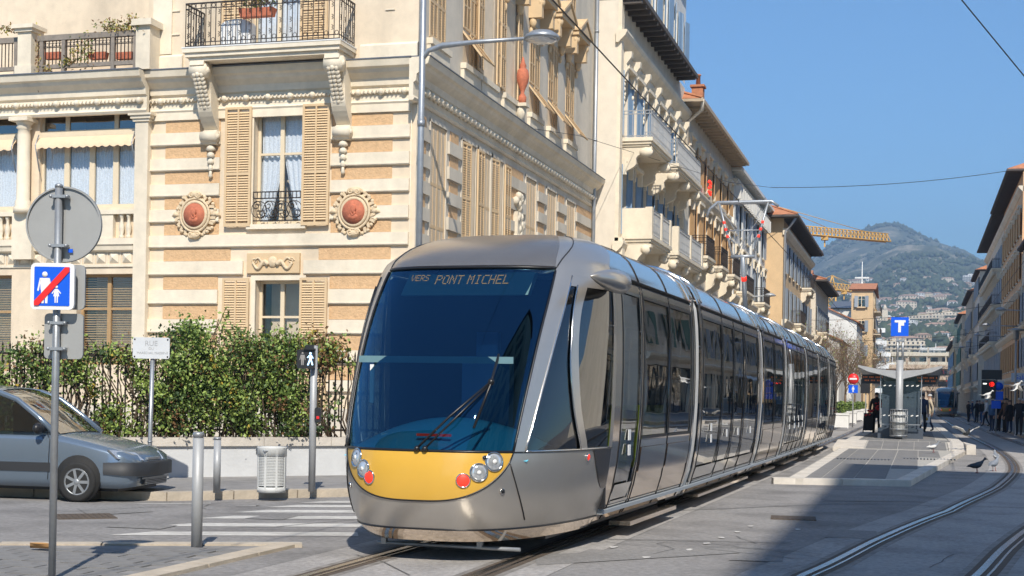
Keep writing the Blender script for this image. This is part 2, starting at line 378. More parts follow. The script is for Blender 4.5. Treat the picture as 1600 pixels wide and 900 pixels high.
# seams, patches and marks in the asphalt
M_seam = mat('tar_seam', (.13,.125,.12), .7, var=.3, sc=9); M_patch = mat('asphalt_patch', (.26,.25,.24), .92, var=.3, sc=20, bump=.5, bsc=90, stain=.2); M_spot = mat('paint_spot', (.6,.58,.55), .9, var=.2)
random.seed(17)
def seam(pts, w=.02):
    b = MB(); pts = [az_(*p) if len(p) == 2 and p[0] > 60 else Vector((*p, 0)) for p in pts]; out = []
    for p, q in zip(pts, pts[1:]):
        n = max(2, int((q-p).length/.5))
        for k in range(n): out.append(p.lerp(q, k/n) + Vector((random.uniform(-.02, .02), random.uniform(-.02, .02), 0)))
    out.append(pts[-1]); strip(b, [(p.x, p.y) for p in out], -w/2, w/2, .0085); return b
sm_o = bpy.data.objects.new('road_seams', None); COL.objects.link(sm_o); sm_o['kind'] = 'structure'
for pts, w in (([(880, 842), (1060, 845), (1235, 849)], .03), ([(1020, 800), (1300, 788), (1600, 794)], .035), ([(1100, 858), (1290, 880)], .015), ([(560, 868), (600, 880), (640, 900)], .02), ([(350, 826), (430, 824), (560, 812)], .02), ([(100, 800), (260, 792)], .02)):
    seam(pts, w).part('seam', M_seam, sm_o)
for q in ([(830, 868), (1180, 852), (1200, 862), (840, 884)], [(120, 795), (215, 790), (240, 800), (140, 806)], [(1280, 776), (1430, 778), (1450, 785), (1290, 783)]):
    b = MB(); b.poly([(*az_(*p)[:2], .0065) for p in q]); b.part('patch', M_patch, sm_o)
rc = random.Random(3)
for _ in range(9):
    px, py = rc.choice(((rc.uniform(850, 1250), rc.uniform(790, 895)), (rc.uniform(60, 520), rc.uniform(790, 845)), (rc.uniform(1100, 1500), rc.uniform(780, 890)))); p = az_(px, py); a = rc.uniform(0, 6.28); pts = [(p.x, p.y)]
    for k in range(rc.randint(5, 10)): a += rc.gauss(0, .45); pts.append((pts[-1][0]+.28*cos(a), pts[-1][1]+.28*sin(a)))
    b = MB(); strip(b, pts, -.006, .006, .0088); b.part('crack', M_seam, sm_o)
for q_ in range(5):
    px, py = [(930, 872), (1180, 878), (410, 812), (205, 826), (1330, 842)][q_]; p = az_(px, py); w, h = rc.uniform(.35, .8), rc.uniform(.5, 1.3); b = MB(); b.poly([(p.x-w/2, p.y, .0068+q_*.0001), (p.x+w/2, p.y+.05, .0068+q_*.0001), (p.x+w/2-.05, p.y+h, .0068+q_*.0001), (p.x-w/2+.03, p.y+h-.04, .0068+q_*.0001)]); b.part('patch', M_patch, sm_o)
b = MB()
for pts, offl in ((LTs, (-.66, .66)), (RTs, (0, 1.40))):
    for o_ in offl: strip(b, pts, o_+.17, o_+.24, .0062); strip(b, pts, o_-.17, o_-.10, .0060)
b.part('rail_grime', mat('oily_grime', (.25,.232,.212), .75, var=.45, sc=6), sm_o)
for (px, py) in ((1077, 860), (1104, 850), (1128, 841), (1152, 832), (1172, 823), (1010, 872), (1246, 828), (960, 856)):
    p = az_(px, py); b = MB(); b.poly([(p.x+.045*cos(a)*random.uniform(.5, 1.3), p.y+.09*sin(a)*random.uniform(.5, 1.3), .0095) for a in [2*pi*k/7 for k in range(7)]]); b.part('paint_spot', M_spot, sm_o)
# ---------------- corner villa (the big cream building) ----------------
VY, VX = 32.0, -11.75
villa = thing('corner_villa', 'cream belle epoque corner building with tan bands and medallions behind the hedge', 'building', (VX, VY, 0))
VM = Matrix.Translation((-VX, -VY, 0))
def fx(px, py=300): return ay(px, py, VY).x
def fz(px, py): return ay(px, py, VY).z
def B_(): return MB(VM)
def holed(b, x0, x1, z0, z1, holes, dep=.3, y=0.0, m=0, mr=None):
    # wall face in plane y with real openings and reveals going inwards (+y)
    mr = m if mr is None else mr
    xs = sorted({x0, x1, *[h[0] for h in holes], *[h[1] for h in holes]}); zs = sorted({z0, z1, *[h[2] for h in holes], *[h[3] for h in holes]})
    for a, c in zip(xs, xs[1:]):
        for d, e in zip(zs, zs[1:]):
            if a < x0-1e-6 or c > x1+1e-6 or d < z0-1e-6 or e > z1+1e-6: continue
            mx, mz = (a+c)/2, (d+e)/2
            if any(h[0] < mx < h[1] and h[2] < mz < h[3] for h in holes): continue
            b.poly([(a,y,d),(c,y,d),(c,y,e),(a,y,e)], m)
    for h in holes:
        a, c, d, e = h[:4]; Y = y + dep
        b.poly([(a,y,d),(a,Y,d),(c,Y,d),(c,y,d)][::-1], mr); b.poly([(a,y,e),(c,y,e),(c,Y,e),(a,Y,e)][::-1], mr)
        b.poly([(a,y,d),(a,y,e),(a,Y,e),(a,Y,d)][::-1], mr); b.poly([(c,y,d),(c,Y,d),(c,Y,e),(c,y,e)][::-1], mr)
def moulding(b, x0, x1, prof, y=0.0, m=0, ends=True):
    # prof: list of (outward distance, z) closed by the wall plane
    pts = [(y - d, z) for d, z in prof]; pts = [(y + .05, prof[0][1])] + pts + [(y + .05, prof[-1][1])]
    b.xprism(pts[::-1], x0, x1, m)
def win_frame(b, w, h, cols=2, rows=(.66,), f=.07, d=.06, mid=None):
    b.box(0, f, 0, d, 0, h); b.box(w-f, w, 0, d, 0, h); b.box(f, w-f, 0, d, h-f, h); b.box(f, w-f, 0, d, 0, f*1.3)
    for i in range(1, cols): x = w*i/cols; b.box(x-f*.75, x+f*.75, -.01, d-.01, f*1.3, h-f)
    for r in rows: b.box(f, w-f, .003, d-.006, h*r-f*.4, h*r+f*.4)
    return b
def window(parent, x, y, z, w, h, cols=2, rows=(.66,), curt=None, frm='wframe', pane='clear', M=None, rz=0, f=.07, back=True):
    b = MB(); win_frame(b, w, h, cols, rows, f); o = b.part('window', K[frm], parent, loc=(x, y, z), rz=rz)
    for i in range(cols):
        p = MB(); p.poly([(w*i/cols, .035, .05), (w*(i+1)/cols, .035, .05), (w*(i+1)/cols, .035, h-.03), (w*i/cols, .035, h-.03)]); p.part('pane', K[pane], o)
    if back:
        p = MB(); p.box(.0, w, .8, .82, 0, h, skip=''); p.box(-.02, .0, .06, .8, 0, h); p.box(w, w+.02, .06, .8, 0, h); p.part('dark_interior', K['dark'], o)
    if curt:
        for s in (0, 1):
            p = MB()
            def F(a, c, s=s):
                zz = .06 + c*(h*curt[0]-.08); t = c
                wd = w/2*(1 if curt[1] == 0 else (.34 + .66*t**.7)) - .03
                xx = a*wd + .03
                xx = xx if s == 0 else w - xx
                return (xx, .12 + .025*sin(a*26 + c*1.5), zz)
            p.grid(F, 24, 8, sm=True); p.part('curtain', K['curtain'], o)
    return o
def shutter_mesh(w, h, splits=(.42,), f=.06, d=.045, pitch=.062, name='shutter', m=None):
    b = MB(); b.box(0, f, 0, d, 0, h); b.box(w-f, w, 0, d, 0, h); b.box(f, w-f, 0, d, 0, f*1.4); b.box(f, w-f, 0, d, h-f, h)
    b.box(w/2-f*.35, w/2+f*.35, .002, d-.002, f*1.4, h-f); cuts = [f*1.4] + [h*s for s in splits] + [h-f]
    for s in splits: b.box(f, w-f, .001, d-.001, h*s-f*.6, h*s+f*.6)
    for z0, z1 in zip(cuts, cuts[1:]):
        n = max(2, int((z1-z0-.08)/pitch))
        for i in range(n):
            z = z0 + .05 + (z1-z0-.1)*(i+.5)/n
            for x0, x1 in ((f, w/2-f*.35), (w/2+f*.35, w-f)):
                b.hull8([(x0,.006,z-.028),(x1,.006,z-.028),(x1,.012,z-.028),(x0,.012,z-.028),(x0,d-.012,z+.018),(x1,d-.012,z+.018),(x1,d-.006,z+.018),(x0,d-.006,z+.018)])
    return b.mesh(name, m or K['shutter'])
def put(me, name, parent, loc, rz=0, sc=None, rx=0, label=None):
    o = bpy.data.objects.new(name, me); COL.objects.link(o); o.parent = parent; o.location = loc; o.rotation_euler = (rx, 0, rz)
    if sc: o.scale = sc
    if label: o['label'] = label
    return o
def L(x, y=None, z=None): return (x - VX, y - VY, z)       # world -> villa coordinates
Z1, ZB = 9.02, 9.62                                         # underside of the belt, top of the cornice
xw0, xw1 = fx(228), VX                                      # main bay
# windows of the main bay
w1 = (fx(397,260), fx(473,260), fz(430,350), fz(430,170)); w0 = (fx(399,500), fx(471,500), fz(430,640), fz(430,438))
b = B_(); holed(b, xw0, xw1, 0, ZB, [w1, w0], .32, VY)
w2 = (fx(392,40), fx(470,40), 9.75, 12.6)
holed(b, xw0, xw1, ZB, 19.5, [w2, (w2[0], w2[1], 14.2, 16.8)], .32, VY)
b.box(-30, VX-.01, VY+.9, 51, 0, 19.4, skip='b'); b.part('front_wall', K['cream'], villa)
# plaster courses and raised bands
rows = [(190,209),(229.5,249),(269,289),(309,328.5),(349,368.5),(388.5,409),(431,453),(476,499),(521,545),(566,590)]
zr = [(fz(260,a), fz(260,c)) for a, c in rows]
xa, xs0, xs1, xb = fx(258), fx(346), fx(519), fx(612)
bandm = []
for k, (zt, zb) in enumerate(zr):
    for x0, x1 in ((xa, fx(343) if k < 5 or k > 5 else fx(362)), (fx(518) if k != 5 else fx(500), xb)):
        b = B_(); b.box(x0, x1, VY-.018, VY+.02, zb+.015, zt-.02); b.part('plaster_panel', K['tan'], villa)
    top = zb; bot = zr[k+1][0] if k+1 < len(zr) else top - .3
    segs = [(fx(232), fx(344)), (fx(517), fx(640))]
    if k == 4: segs = [(fx(232), fx(640))]
    if k == 5: segs = [(fx(232), fx(383)), (fx(478), fx(640))]
    for x0, x1 in segs:
        b = B_(); b.box(x0, x1, VY-.07, VY+.02, bot+.012, top); b.box(x0-.0, x1, VY-.085, VY-.07, bot+.03, bot+.06)
        b.part('stone_band', K['cream2'], villa)
b = B_(); b.box(fx(232), fx(640), VY-.07, VY+.02, zr[0][0]+.01, zr[0][0]+.34); b.part('stone_band', K['cream2'], villa)
# belt course, frieze rope, cornice
def belt(b, x0, x1, y):
    moulding(b, x0, x1, [(.06, Z1-.42), (.10, Z1-.36), (.06, Z1-.30), (.06, Z1), (.12, Z1+.04), (.14, Z1+.2), (.3, Z1+.32), (.34, Z1+.40), (.42, Z1+.44), (.46, Z1+.58), (.46, ZB)], y)
b = B_(); belt(b, fx(236), VX+.0, VY); b.part('cornice', K['cream2'], villa)
b = B_(); b.box(fx(236), VX+.0, VY-.48, VY+.0, ZB+.002, ZB+.03); b.part('lead_flashing', K['lead'], villa)
def rope(b, x0, x1, y, z):
    b.tube([(x0, y, z), (x1, y, z)], .04, 6)
    n = int((x1-x0)/.11)
    for i in range(n): x = x0 + .11*i; b.obox((x, y-.01, z), (.03, .1, .1), 0, ry=R(35))
    for i in range(int((x1-x0)/.6)+1): b.ball((x0+.3+.6*i, y-.03, z), .085, 8, k=4)
b = B_(); rope(b, fx(236), VX-.1, VY-.10, Z1-.12); b.part('rope_moulding', K['cream2'], villa)
# lower corner pilaster and plinth
b = B_(); b.box(-30, VX+.0, VY-.12, VY, 0, 1.2); b.box(VX-.0, VX+.10, VY-.12, 51, 0, 1.2); b.part('plinth', K['dimcream'], villa)
# window units
def full_window(w, cols, rows, curt, y=VY+.22, **k):
    return window(villa, *L(w[0], y, w[2]), w[1]-w[0], w[3]-w[2], cols, rows, curt, **k)
full_window(w1, 2, (.62,), (.62, 1)); 
o_ = full_window((w1[0]+.0, w1[1]-.0, w1[2]+.0, w1[3]), 2, (), None, y=VY+.235, back=False) if False else None
p = MB(VM @ Matrix.Identity(4)); ww, hh = w1[1]-w1[0], w1[3]-w1[2]
for s in (0, 1):      # short upper lace panels
    p.grid(lambda a, c, s=s: (w1[0] + ww*(.05+.43*a) + s*ww*.47, VY+.335+.015*sin(a*30), w1[2]+hh*(.63+.33*c)), 20, 3)
p.part('lace_valance', K['curtain'], villa)
full_window(w0, 2, (.45, .72), None); full_window(w2, 2, (.6,), (.95, 0)); full_window((w2[0], w2[1], 14.2, 16.8), 2, (.6,), None)
shw = fx(390)-fx(349)
sh1 = shutter_mesh(shw, w1[3]-w1[2]+.12, (.44, ), name='shutter'); sh0 = shutter_mesh(shw, w0[3]-w0[2]+.05, (.5,), name='shutter')
for x, lab in ((w1[0]-shw-.03, 0), (w1[1]+.03, 1)):
    put(sh1, 'shutter', villa, L(x, VY-.13, w1[2]-.06)); put(sh1, 'shutter', villa, L(x-(.3 if lab == 0 else -.3), VY-.10, 14.1), sc=(1, 1, .9))
    put(sh0, 'shutter', villa, L(x, VY-.13, w0[2]))
put(sh1, 'shutter', villa, L(w2[1]+.03, VY-.13, w2[2]), sc=(1, 1, .98)); put(sh1, 'shutter', villa, L(w2[0]-shw-.03, VY-.13, w2[2]), sc=(1, 1, .98))
# surround of first floor window, sill, hinge posts
b = B_(); 
for x0, x1 in ((w1[0]-.10, w1[0]), (w1[1], w1[1]+.10)): b.box(x0, x1, VY-.05, VY+.02, w1[2]-.1, w1[3]+.1)
b.box(w1[0]-.10, w1[1]+.10, VY-.06, VY+.02, w1[3], w1[3]+.14); b.box(w1[0]-.14, w1[1]+.14, VY-.11, VY+.03, w1[2]-.13, w1[2]-.01); b.part('window_surround', K['cream2'], villa)
b = B_(); b.box(w0[0]-.12, w0[0], VY-.05, VY+.02, w0[2]-.1, w0[3]+.12); b.box(w0[1], w0[1]+.12, VY-.05, VY+.02, w0[2]-.1, w0[3]+.12)
b.box(w0[0], w0[1], VY-.05, VY+.02, w0[3]+.0, w0[3]+.12); b.part('window_surround', K['cream2'], villa)
# iron scrolls
def ring(b, c, r, t=.012, n=14, axis='y', a0=0, a1=2*pi):
    pts = []
    for i in range(n+1):
        a = a0 + (a1-a0)*i/n; pts.append((c[0]+r*cos(a), c[1], c[2]+r*sin(a)) if axis == 'y' else (c[0], c[1]+r*cos(a), c[2]+r*sin(a)))
    b.tube(pts, t, 4, cap=False)
def spiral(b, c, r, turns=1.4, t=.012, a0=0, s=1, n=16):
    b.tube([(c[0] + r*(1-.8*i/n)*cos(a0 + s*turns*2*pi*i/n), c[1], c[2] + r*(1-.8*i/n)*sin(a0 + s*turns*2*pi*i/n)) for i in range(n+1)], t, 4, cap=False)
b = B_(); x0, x1, z0 = w1[0]+.02, w1[1]-.02, w1[2]+.02; z1 = fz(430, 300)
for z in (z0+.06, z1, z1-.16): b.box(x0, x1, VY-.06, VY-.035, z-.014, z+.014)
for i in range(13):
    x = x0 + (x1-x0)*i/12; b.box(x-.008, x+.008, VY-.055, VY-.04, z1-.16, z1)
for i in range(4):
    xc = x0 + (x1-x0)*(i+.5)/4; zc = (z0+.06+z1-.16)/2
    spiral(b, (xc-.07, VY-.05, zc+.1), .13, s=1, a0=0); spiral(b, (xc+.07, VY-.05, zc-.1), .13, s=1, a0=pi); ring(b, (xc, VY-.05, zc), .21, .01)
b.part('window_railing', K['iron'], villa, stuff=True)
# relief panel over the ground floor window
b = B_(); rx0, rx1, rz0, rz1 = fx(390), fx(472), fz(430, 427), fz(430, 396)
b.box(rx0, rx1, VY-.09, VY+.02, rz0, rz1); b.part('relief_panel', K['shutter'], villa)
b = B_(); zc, xc = (rz0+rz1)/2, (rx0+rx1)/2
b.ball((xc, VY-.1, zc+.03), (.14, .05, .14), 12)
for s in (-1, 1):
    b.tube([(xc + s*(.12+.42*t), VY-.105, zc - .05 + .09*sin(t*7)) for t in [i/14 for i in range(15)]], [.055*(1-.6*i/14)+.01 for i in range(15)], 6)
    b.tube([(xc + s*(.12+.36*t), VY-.105, zc + .05 - .08*sin(t*6)) for t in [i/10 for i in range(11)]], [.03]*11, 5)
    spiral(b, (xc + s*.5, VY-.1, zc+.06), .08, t=.02, s=s)
b.part('relief_carving', K['stone_orn'], villa)
# medallions
def medallion(px, py):
    c = ay(px, py, VY); b = B_(); y = VY-.1
    b.lathe([(.01, 0), (.29, 0), (.29, .07), (.01, .07)], (c.x, y-.01, c.z), 24, A=Matrix.Rotation(R(90), 3, 'X'))
    b.tube([(c.x + .055*cos(t), y-.09, c.z + .03 + .12*sin(t)) for t in [i*.6 for i in range(11)]], .03, 5); b.ball((c.x, y-.09, c.z+.06), (.08, .04, .11), 8); b.ball((c.x-.01, y-.07, c.z-.12), (.15, .04, .08), 8)
    o = b.part('medallion', K['terracotta'], villa)
    b = B_()
    for r, t in ((.315, .05), (.40, .035)):
        b.tube([(c.x + r*cos(a), y-.02, c.z + r*1.05*sin(a)) for a in [2*pi*i/28 for i in range(29)]], t, 6, cap=False)
    for i in range(22):
        a = 2*pi*(i+.5)/22; rr = .47 + .05*random.random(); b.obox((c.x + rr*cos(a), VY-.06, c.z + rr*sin(a)), (.14, .09, .07), 0, ry=-a + random.uniform(-.8, .8))
        b.ball((c.x + (rr+.05)*cos(a+.1), VY-.07, c.z + (rr+.05)*sin(a+.1)), (.055, .05, .05), 6, k=4)
    for s in (-1, 1):
        b.ball((c.x, y, c.z + s*.52), (.16, .08, .09), 10); spiral(b, (c.x-.09, y-.05, c.z + s*.5), .08, t=.03, s=s); spiral(b, (c.x+.09, y-.05, c.z + s*.5), .08, t=.03, s=-s)
        b.tube([(c.x + s*.45, VY-.05, c.z), (c.x + s*.58, VY-.09, c.z+.03), (c.x + s*.68, VY-.04, c.z-.02)], [.07, .06, .02], 6)
    b.lathe([(.02, 0), (.47, 0), (.47, .05), (.02, .05)], (c.x, VY-.0, c.z), 22, A=Matrix.Rotation(R(90), 3, 'X'))
    g = b.part('medallion_wreath', K['stone_orn'], villa); g.parent = villa
medallion(308, 337); medallion(556, 332)
# balcony
BYf = 31.0
bx0, bx1 = ay(284, 98, BYf).x, fx(557, 90); bz = 9.98
b = B_()
pts = [(BYf+.02, bz-.10), (BYf+.0, bz-.10), (BYf, bz)]
b.box(bx0, bx1, BYf, VY, bz-.10, bz); b.box(bx0+.05, bx1-.05, BYf+.05, VY, bz-.20, bz-.10); b.box(bx0+.12, bx1-.12, BYf+.12, VY, bz-.29, bz-.20)
b.part('balcony_slab', K['cream2'], villa)
b = B_(); b.box(bx0-.01, bx1+.01, BYf-.01, VY-.02, bz+.002, bz+.03); b.part('balcony_flashing', K['white'], villa)
for pxc in (317, 526):
    xc = ay(pxc, 140, BYf+.45).x; b = B_(); zt = bz-.29; w = .19
    prof = [(VY, zt), (BYf+.12, zt), (BYf+.10, zt-.1), (BYf+.22, zt-.16)]
    for i in range(13):     # outer S curve
        t = i/12; prof.append((BYf+.2 + .64*t + .10*sin(t*2*pi), zt - .2 - 1.28*t))
    prof += [(VY-.08, zt-1.55), (VY-.22, zt-1.62), (VY-.26, zt-1.8), (VY-.16, zt-1.92), (VY, zt-1.94)]
    b.xprism(prof, xc-w, xc+w)
    A = Matrix.Rotation(R(90), 3, 'Y')
    for (y, z, r) in ((BYf+.30, zt-.2, .19), (VY-.16, zt-1.74, .14)):
        b.lathe([(.01, -w-.04), (r, -w-.03), (r, w+.03), (.01, w+.04)], (xc, y, z), 14, A=A)
        b.lathe([(.01, -w-.07), (r*.5, -w-.06), (r*.5, w+.06), (.01, w+.07)], (xc, y, z), 10, A=A)
    for i in range(9):
        for s in (-1, 0, 1): b.ball((xc + s*.1, BYf+.16 + .05*i + .02*abs(s), zt-.32-.09*i), (.07, .05, .075), 6, k=4)
    o = b.part('bracket', K['cream2'], villa)
    b = B_()
    for i in range(5): b.lathe([(.02, 0), (.13-.018*i, .04), (.10-.015*i, .12), (.04, .17), (.02, .18)], (xc, VY-.08, zt-2.1-.165*i), 8)
    b.part('pendant', K['cream2'], villa)
# balcony railing
def fancy_rail(b, p, q, h, pitch=.135, deco=True):
    p, q = Vector(p), Vector(q); d = (q-p); Lh = d.length; n = max(2, round(Lh/pitch)); up = Vector((0, 0, 1)); ang = math.atan2(d.y, d.x)
    for z, t in ((h, .022), (h-.13, .013), (.12, .013), (.03, .014)): 
        c = (p+q)/2 + up*z; b.obox(c, (Lh, t*1.6, t*1.4), ang)
    for i in range(n+1):
        c = p + d*i/n; b.obox(c + up*(h/2), (.016, .016, h), ang)
        if deco and i < n:
            m = p + d*(i+.5)/n; u = d.normalized()
            if i % 2: 
                b.tube([m + u*.05*cos(a) + up*(h-.065+.05*sin(a)) for a in [2*pi*k/10 for k in range(11)]], .008, 4, cap=False)
                b.tube([m + u*.05*cos(a) + up*(.17+.05*sin(a)) for a in [2*pi*k/10 for k in range(11)]], .008, 4, cap=False)
            else:
                for zc in (.3, .55, .85):
                    b.tube([m + u*.05*sin(a)*(1 if a < pi else -1)*.9 + up*(zc-.06+.12*a/(2*pi)) for a in [2*pi*k/10 for k in range(11)]], .009, 4, cap=False)
b = B_(); x0, x1 = bx0+.06, bx1-.06
fancy_rail(b, (x0, BYf+.06, bz+.03), (x1, BYf+.06, bz+.03), 1.08); fancy_rail(b, (x1, BYf+.06, bz+.03), (x1, VY-.02, bz+.03), 1.08); fancy_rail(b, (x0, BYf+.06, bz+.03), (x0, VY-.02, bz+.03), 1.08)
b.part('balcony_railing', K['iron'], villa, stuff=True)
# upper wall details: panel lines, little shutter tip, stair moulding at the corner
b = B_()
for (x0, x1) in ((fx(236), fx(283)), (fx(560), VX)): moulding(b, x0, x1, [(.04, ZB+.05), (.08, ZB+.08), (.08, ZB+.42), (.03, ZB+.48)], VY)
for (px, z) in ((270, 10.6), (270, 11.2), (605, 10.9)):
    q_ = B_(); q_.box(fx(px)-.12, fx(px)+.12, VY-.03, VY, z, z+.03); q_.part('upper_trim', K['cream2'], villa)
q_ = B_(); q_.box(fx(236), fx(265), VY-.05, VY, ZB+.5, 19); q_.part('upper_trim', K['cream2'], villa); b.part('upper_trim', K['cream2'], villa)
# ---- left wing ----
WY = 31.9
b = B_()
lw = [(fx(62,250), fx(215,250), fz(130,325), fz(130,173)), (-26.2, fx(28,250), fz(0,328), fz(0,180)), (fx(120,500), fx(208,500), 2.2, fz(170,428)), (-24.8, fx(18,500), 2.0, fz(10,430))]
holed(b, -30, xw0+.0, 0, ZB, lw, .35, VY-.02); b.part('wing_wall', K['cream'], villa)
b = B_(); belt(b, -30, fx(237), VY-.25); b.part('cornice', K['cream2'], villa)
b = B_(); b.box(-30, fx(237), VY-.74, VY-.2, ZB+.002, ZB+.03); b.part('lead_flashing', K['lead'], villa)
b = B_(); rope(b, -29, fx(232), VY-.36, Z1-.12); b.part('rope_moulding', K['cream2'], villa)
# end pilaster and column
b = B_(); px0, px1 = fx(216), fx(236)
b.box(px0, px1, VY-.2, VY, 0, Z1-.42); 
for k, (z0, z1, d) in enumerate(((Z1-.62, Z1-.55, .24), (Z1-.55, Z1-.47, .28), (Z1-.47, Z1-.42, .32))): b.box(px0-.05*(k+1), px1+.05*(k+1), VY-d, VY, z0, z1)
b.part('pilaster', K['cream2'], villa)
cx_ = fx(45, 250); z0, z1 = fz(45, 335), Z1-.42
b = B_(); b.lathe([(.24, z0), (.24, z0+.12), (.2, z0+.2), (.2, z0+.3), (.17, z0+.36), (.165, z1-.45), (.15, z1-.3), (.2, z1-.26), (.17, z1-.2), (.22, z1-.12), (.24, z1-.1)], (cx_, VY-.22, 0), 18)
b.box(cx_-.28, cx_+.28, VY-.5, VY, z1-.1, z1); b.box(cx_-.3, cx_+.3, VY-.25, VY, z0-1.2, z0); b.part('column', K['cream2'], villa)
# big windows of the wing
for (a, c, d, e) in lw[:2]:
    w, h = c-a, e-d; n = 4 if w > 2 else 3
    for i in range(n):
        f0 = (0, .26, .52, .76, 1)[i] if n == 4 else i/3; f1 = (0, .26, .52, .76, 1)[i+1] if n == 4 else (i+1)/3
        window(villa, *L(a+w*f0, VY+.1, d), w*(f1-f0), h*.74, 1, (), (.98, 0), f=.075)
    for f0, f1 in ((0, .26), (.26, .76), (.76, 1)):
        window(villa, *L(a+w*f0, VY+.1, d+h*.78), w*(f1-f0), h*.22, 1, (), None, pane='pane', f=.06)
    b = B_(); b.box(a, c, VY-.02, VY+.14, d+h*.73, d+h*.79); b.part('transom', K['wframe'], villa)
    # awning with a scalloped edge
    b = B_(); n = 60
    top = [(a + w*i/n, VY-.04, d+h*.735) for i in range(n+1)]
    mid = [(a + w*i/n, VY-.22, d+h*.66) for i in range(n+1)]; bot = [(a + w*i/n, VY-.24, d+h*(.615) + .05*abs(sin(pi*i/n*13))*-1 + .02) for i in range(n+1)]
    b.rings([top, mid, bot], closed=False); b.rings([[(x, y+.012, z) for x, y, z in r] for r in (top, mid, bot)], closed=False)
    b.part('awning', K['awn'], villa)
    b = B_()
    for xx in (a+.03, c-.03): b.tube([(xx, VY-.1, d+h*.76), (xx, VY-.25, d+h*.64), (xx+.05, VY-.12, d+h*.38)], .016, 5)
    b.part('awning_arm', K['galv'], villa)
# balustrade panels under them
bz0, bz1 = fz(130, 374), fz(130, 334)
b = B_(); b.box(-30, fx(216), VY-.2, VY-.0, bz1-.05, bz1+.06); b.box(-30, fx(216), VY-.2, VY-.0, bz0-.16, bz0)
for (a, c) in ((fx(158), fx(183)), (fx(34), fx(58))): b.box(a, c, VY-.17, VY, bz0, bz1-.05)
b.part('balustrade_frame', K['cream2'], villa)
bal = MB(); bal.lathe([(.07, 0), (.07, .05), (.04, .09), (.075, .2), (.07, .28), (.035, .4), (.05, .46), (.065, .48), (.065, .53)], (0,0,0), 10); bh = bz1-.05-bz0
bme = bal.mesh('baluster', K['cream2']); x = -25.5
while x < fx(214):
    if not (fx(156) < x < fx(185) or fx(32) < x < fx(60)): put(bme, 'baluster', villa, L(x, VY-.10, bz0), sc=(1, 1, bh/.53))
    x += .2
# sill course, diamond frieze
b = B_(); moulding(b, -30, fx(214), [(.04, bz0-.34), (.14, bz0-.3), (.16, bz0-.2), (.2, bz0-.16)], VY-.0); b.part('string_course', K['cream2'], villa)
zf0, zf1 = fz(130, 414), fz(130, 393)
b = B_(); b.box(-30, fx(216), VY-.06, VY, zf0-.06, zf0); b.box(-30, fx(216), VY-.06, VY, zf1, zf1+.06)
x = fx(215)-.25
while x > -24:
    s = .13; zc = (zf0+zf1)/2; q = [(x-s,VY-.03,zc-s),(x+s,VY-.03,zc-s),(x+s,VY-.03,zc+s),(x-s,VY-.03,zc+s)]
    for i in range(4): b.poly([q[i], q[(i+1)%4], (x, VY-.12, zc)])
    b.box(x+.17, x+.20, VY-.04, VY, zf0, zf1)
    x -= .38
b.part('diamond_frieze', K['cream2'], villa)
# ground floor window with wooden blinds
for (a, c, d, e) in lw[2:]:
    window(villa, *L(a, VY+.2, d), c-a, e-d, 2, (.62,), None, pane='clear', frm='wood')
    b = B_(); z = d+.05
    while z < e-.05: b.box(a+.05, c-.05, VY+.30, VY+.325, z, z+.028); z += .062
    b.part('slatted_blind', K['wood'], villa)
# terrace on top of the wing: set back wall, railing, pier, plants
TY = 33.4
b = B_(); tw = [(-23.7, ay(33,60,TY).x, 9.9, 12.3), (ay(158,40,TY).x, ay(216,40,TY).x, 9.9, 12.3)]
holed(b, -30, xw0, ZB, 13.6, tw, .25, TY); b.box(xw0-.02, xw0, VY-.0, TY, ZB, 13.6); b.box(-30, xw0, VY-.2, TY, ZB-.1, ZB, skip='b'); b.box(-30, xw0, TY-.01, TY+3, 13.6, 19.4); b.part('terrace_wall', K['cream'], villa)
for (a, c, d, e) in tw: window(villa, *L(a, TY+.12, d), c-a, e-d, 3 if c-a > 1.5 else 2, (), (.97, 0))
shT = shutter_mesh(ay(73,40,TY).x-ay(40,40,TY).x, 2.4, (.36, .7), name='shutter')
for px in (40, 106): put(shT, 'shutter', villa, (ay(px,40,TY).x-VX, TY-VY-.06, 9.95))
put(shT, 'shutter', villa, (ay(222,40,TY).x-VX, TY-VY-.06, 9.95), sc=(.5, 1, 1))
RY = VY-.45
b = B_(); rz0 = ZB+.06
def bx(px): return ay(px, 90, RY).x
b.box(bx(-30), bx(33), RY-.05, RY+.05, rz0+.84, rz0+.98); b.box(bx(60), bx(216), RY-.06, RY+.06, rz0+.84, rz0+.98); b.box(bx(60), bx(216), RY-.04, RY+.04, rz0+.12, rz0+.22); b.box(bx(-30), bx(33), RY-.04, RY+.04, rz0+.12, rz0+.22)
for px in (26, 66, 100, 177, 212): b.box(bx(px)-.05, bx(px)+.05, RY-.05, RY+.05, rz0, rz0+.84)
b.part('terrace_railing', K['greywood'], villa)
b = B_()
for i in range(44):
    x = bx(60) + i*.105
    if x < bx(214): b.box(x-.008, x+.008, RY-.012, RY+.012, rz0+.22, rz0+.84); ring(b, (x+.05, RY, rz0+.74), .045, .008, 8)
    x = bx(30) - i*.105
    if x > -25: b.box(x-.008, x+.008, RY-.012, RY+.012, rz0+.22, rz0+.84)
b.box(bx(60), bx(214), RY-.01, RY+.01, rz0+.66, rz0+.68); b.part('railing_bars', K['iron'], villa, stuff=True)
b = B_(); xc = bx(45); b.box(xc-.2, xc+.2, RY-.2, RY+.2, ZB+.03, ZB+1.12); b.box(xc-.26, xc+.26, RY-.26, RY+.26, ZB+1.12, ZB+1.2); b.box(xc-.32, xc+.32, RY-.32, RY+.32, ZB+1.2, ZB+1.3); b.box(xc-.25, xc+.25, RY-.25, RY+.25, ZB+.03, ZB+.25); b.part('terrace_pier', K['cream2'], villa)
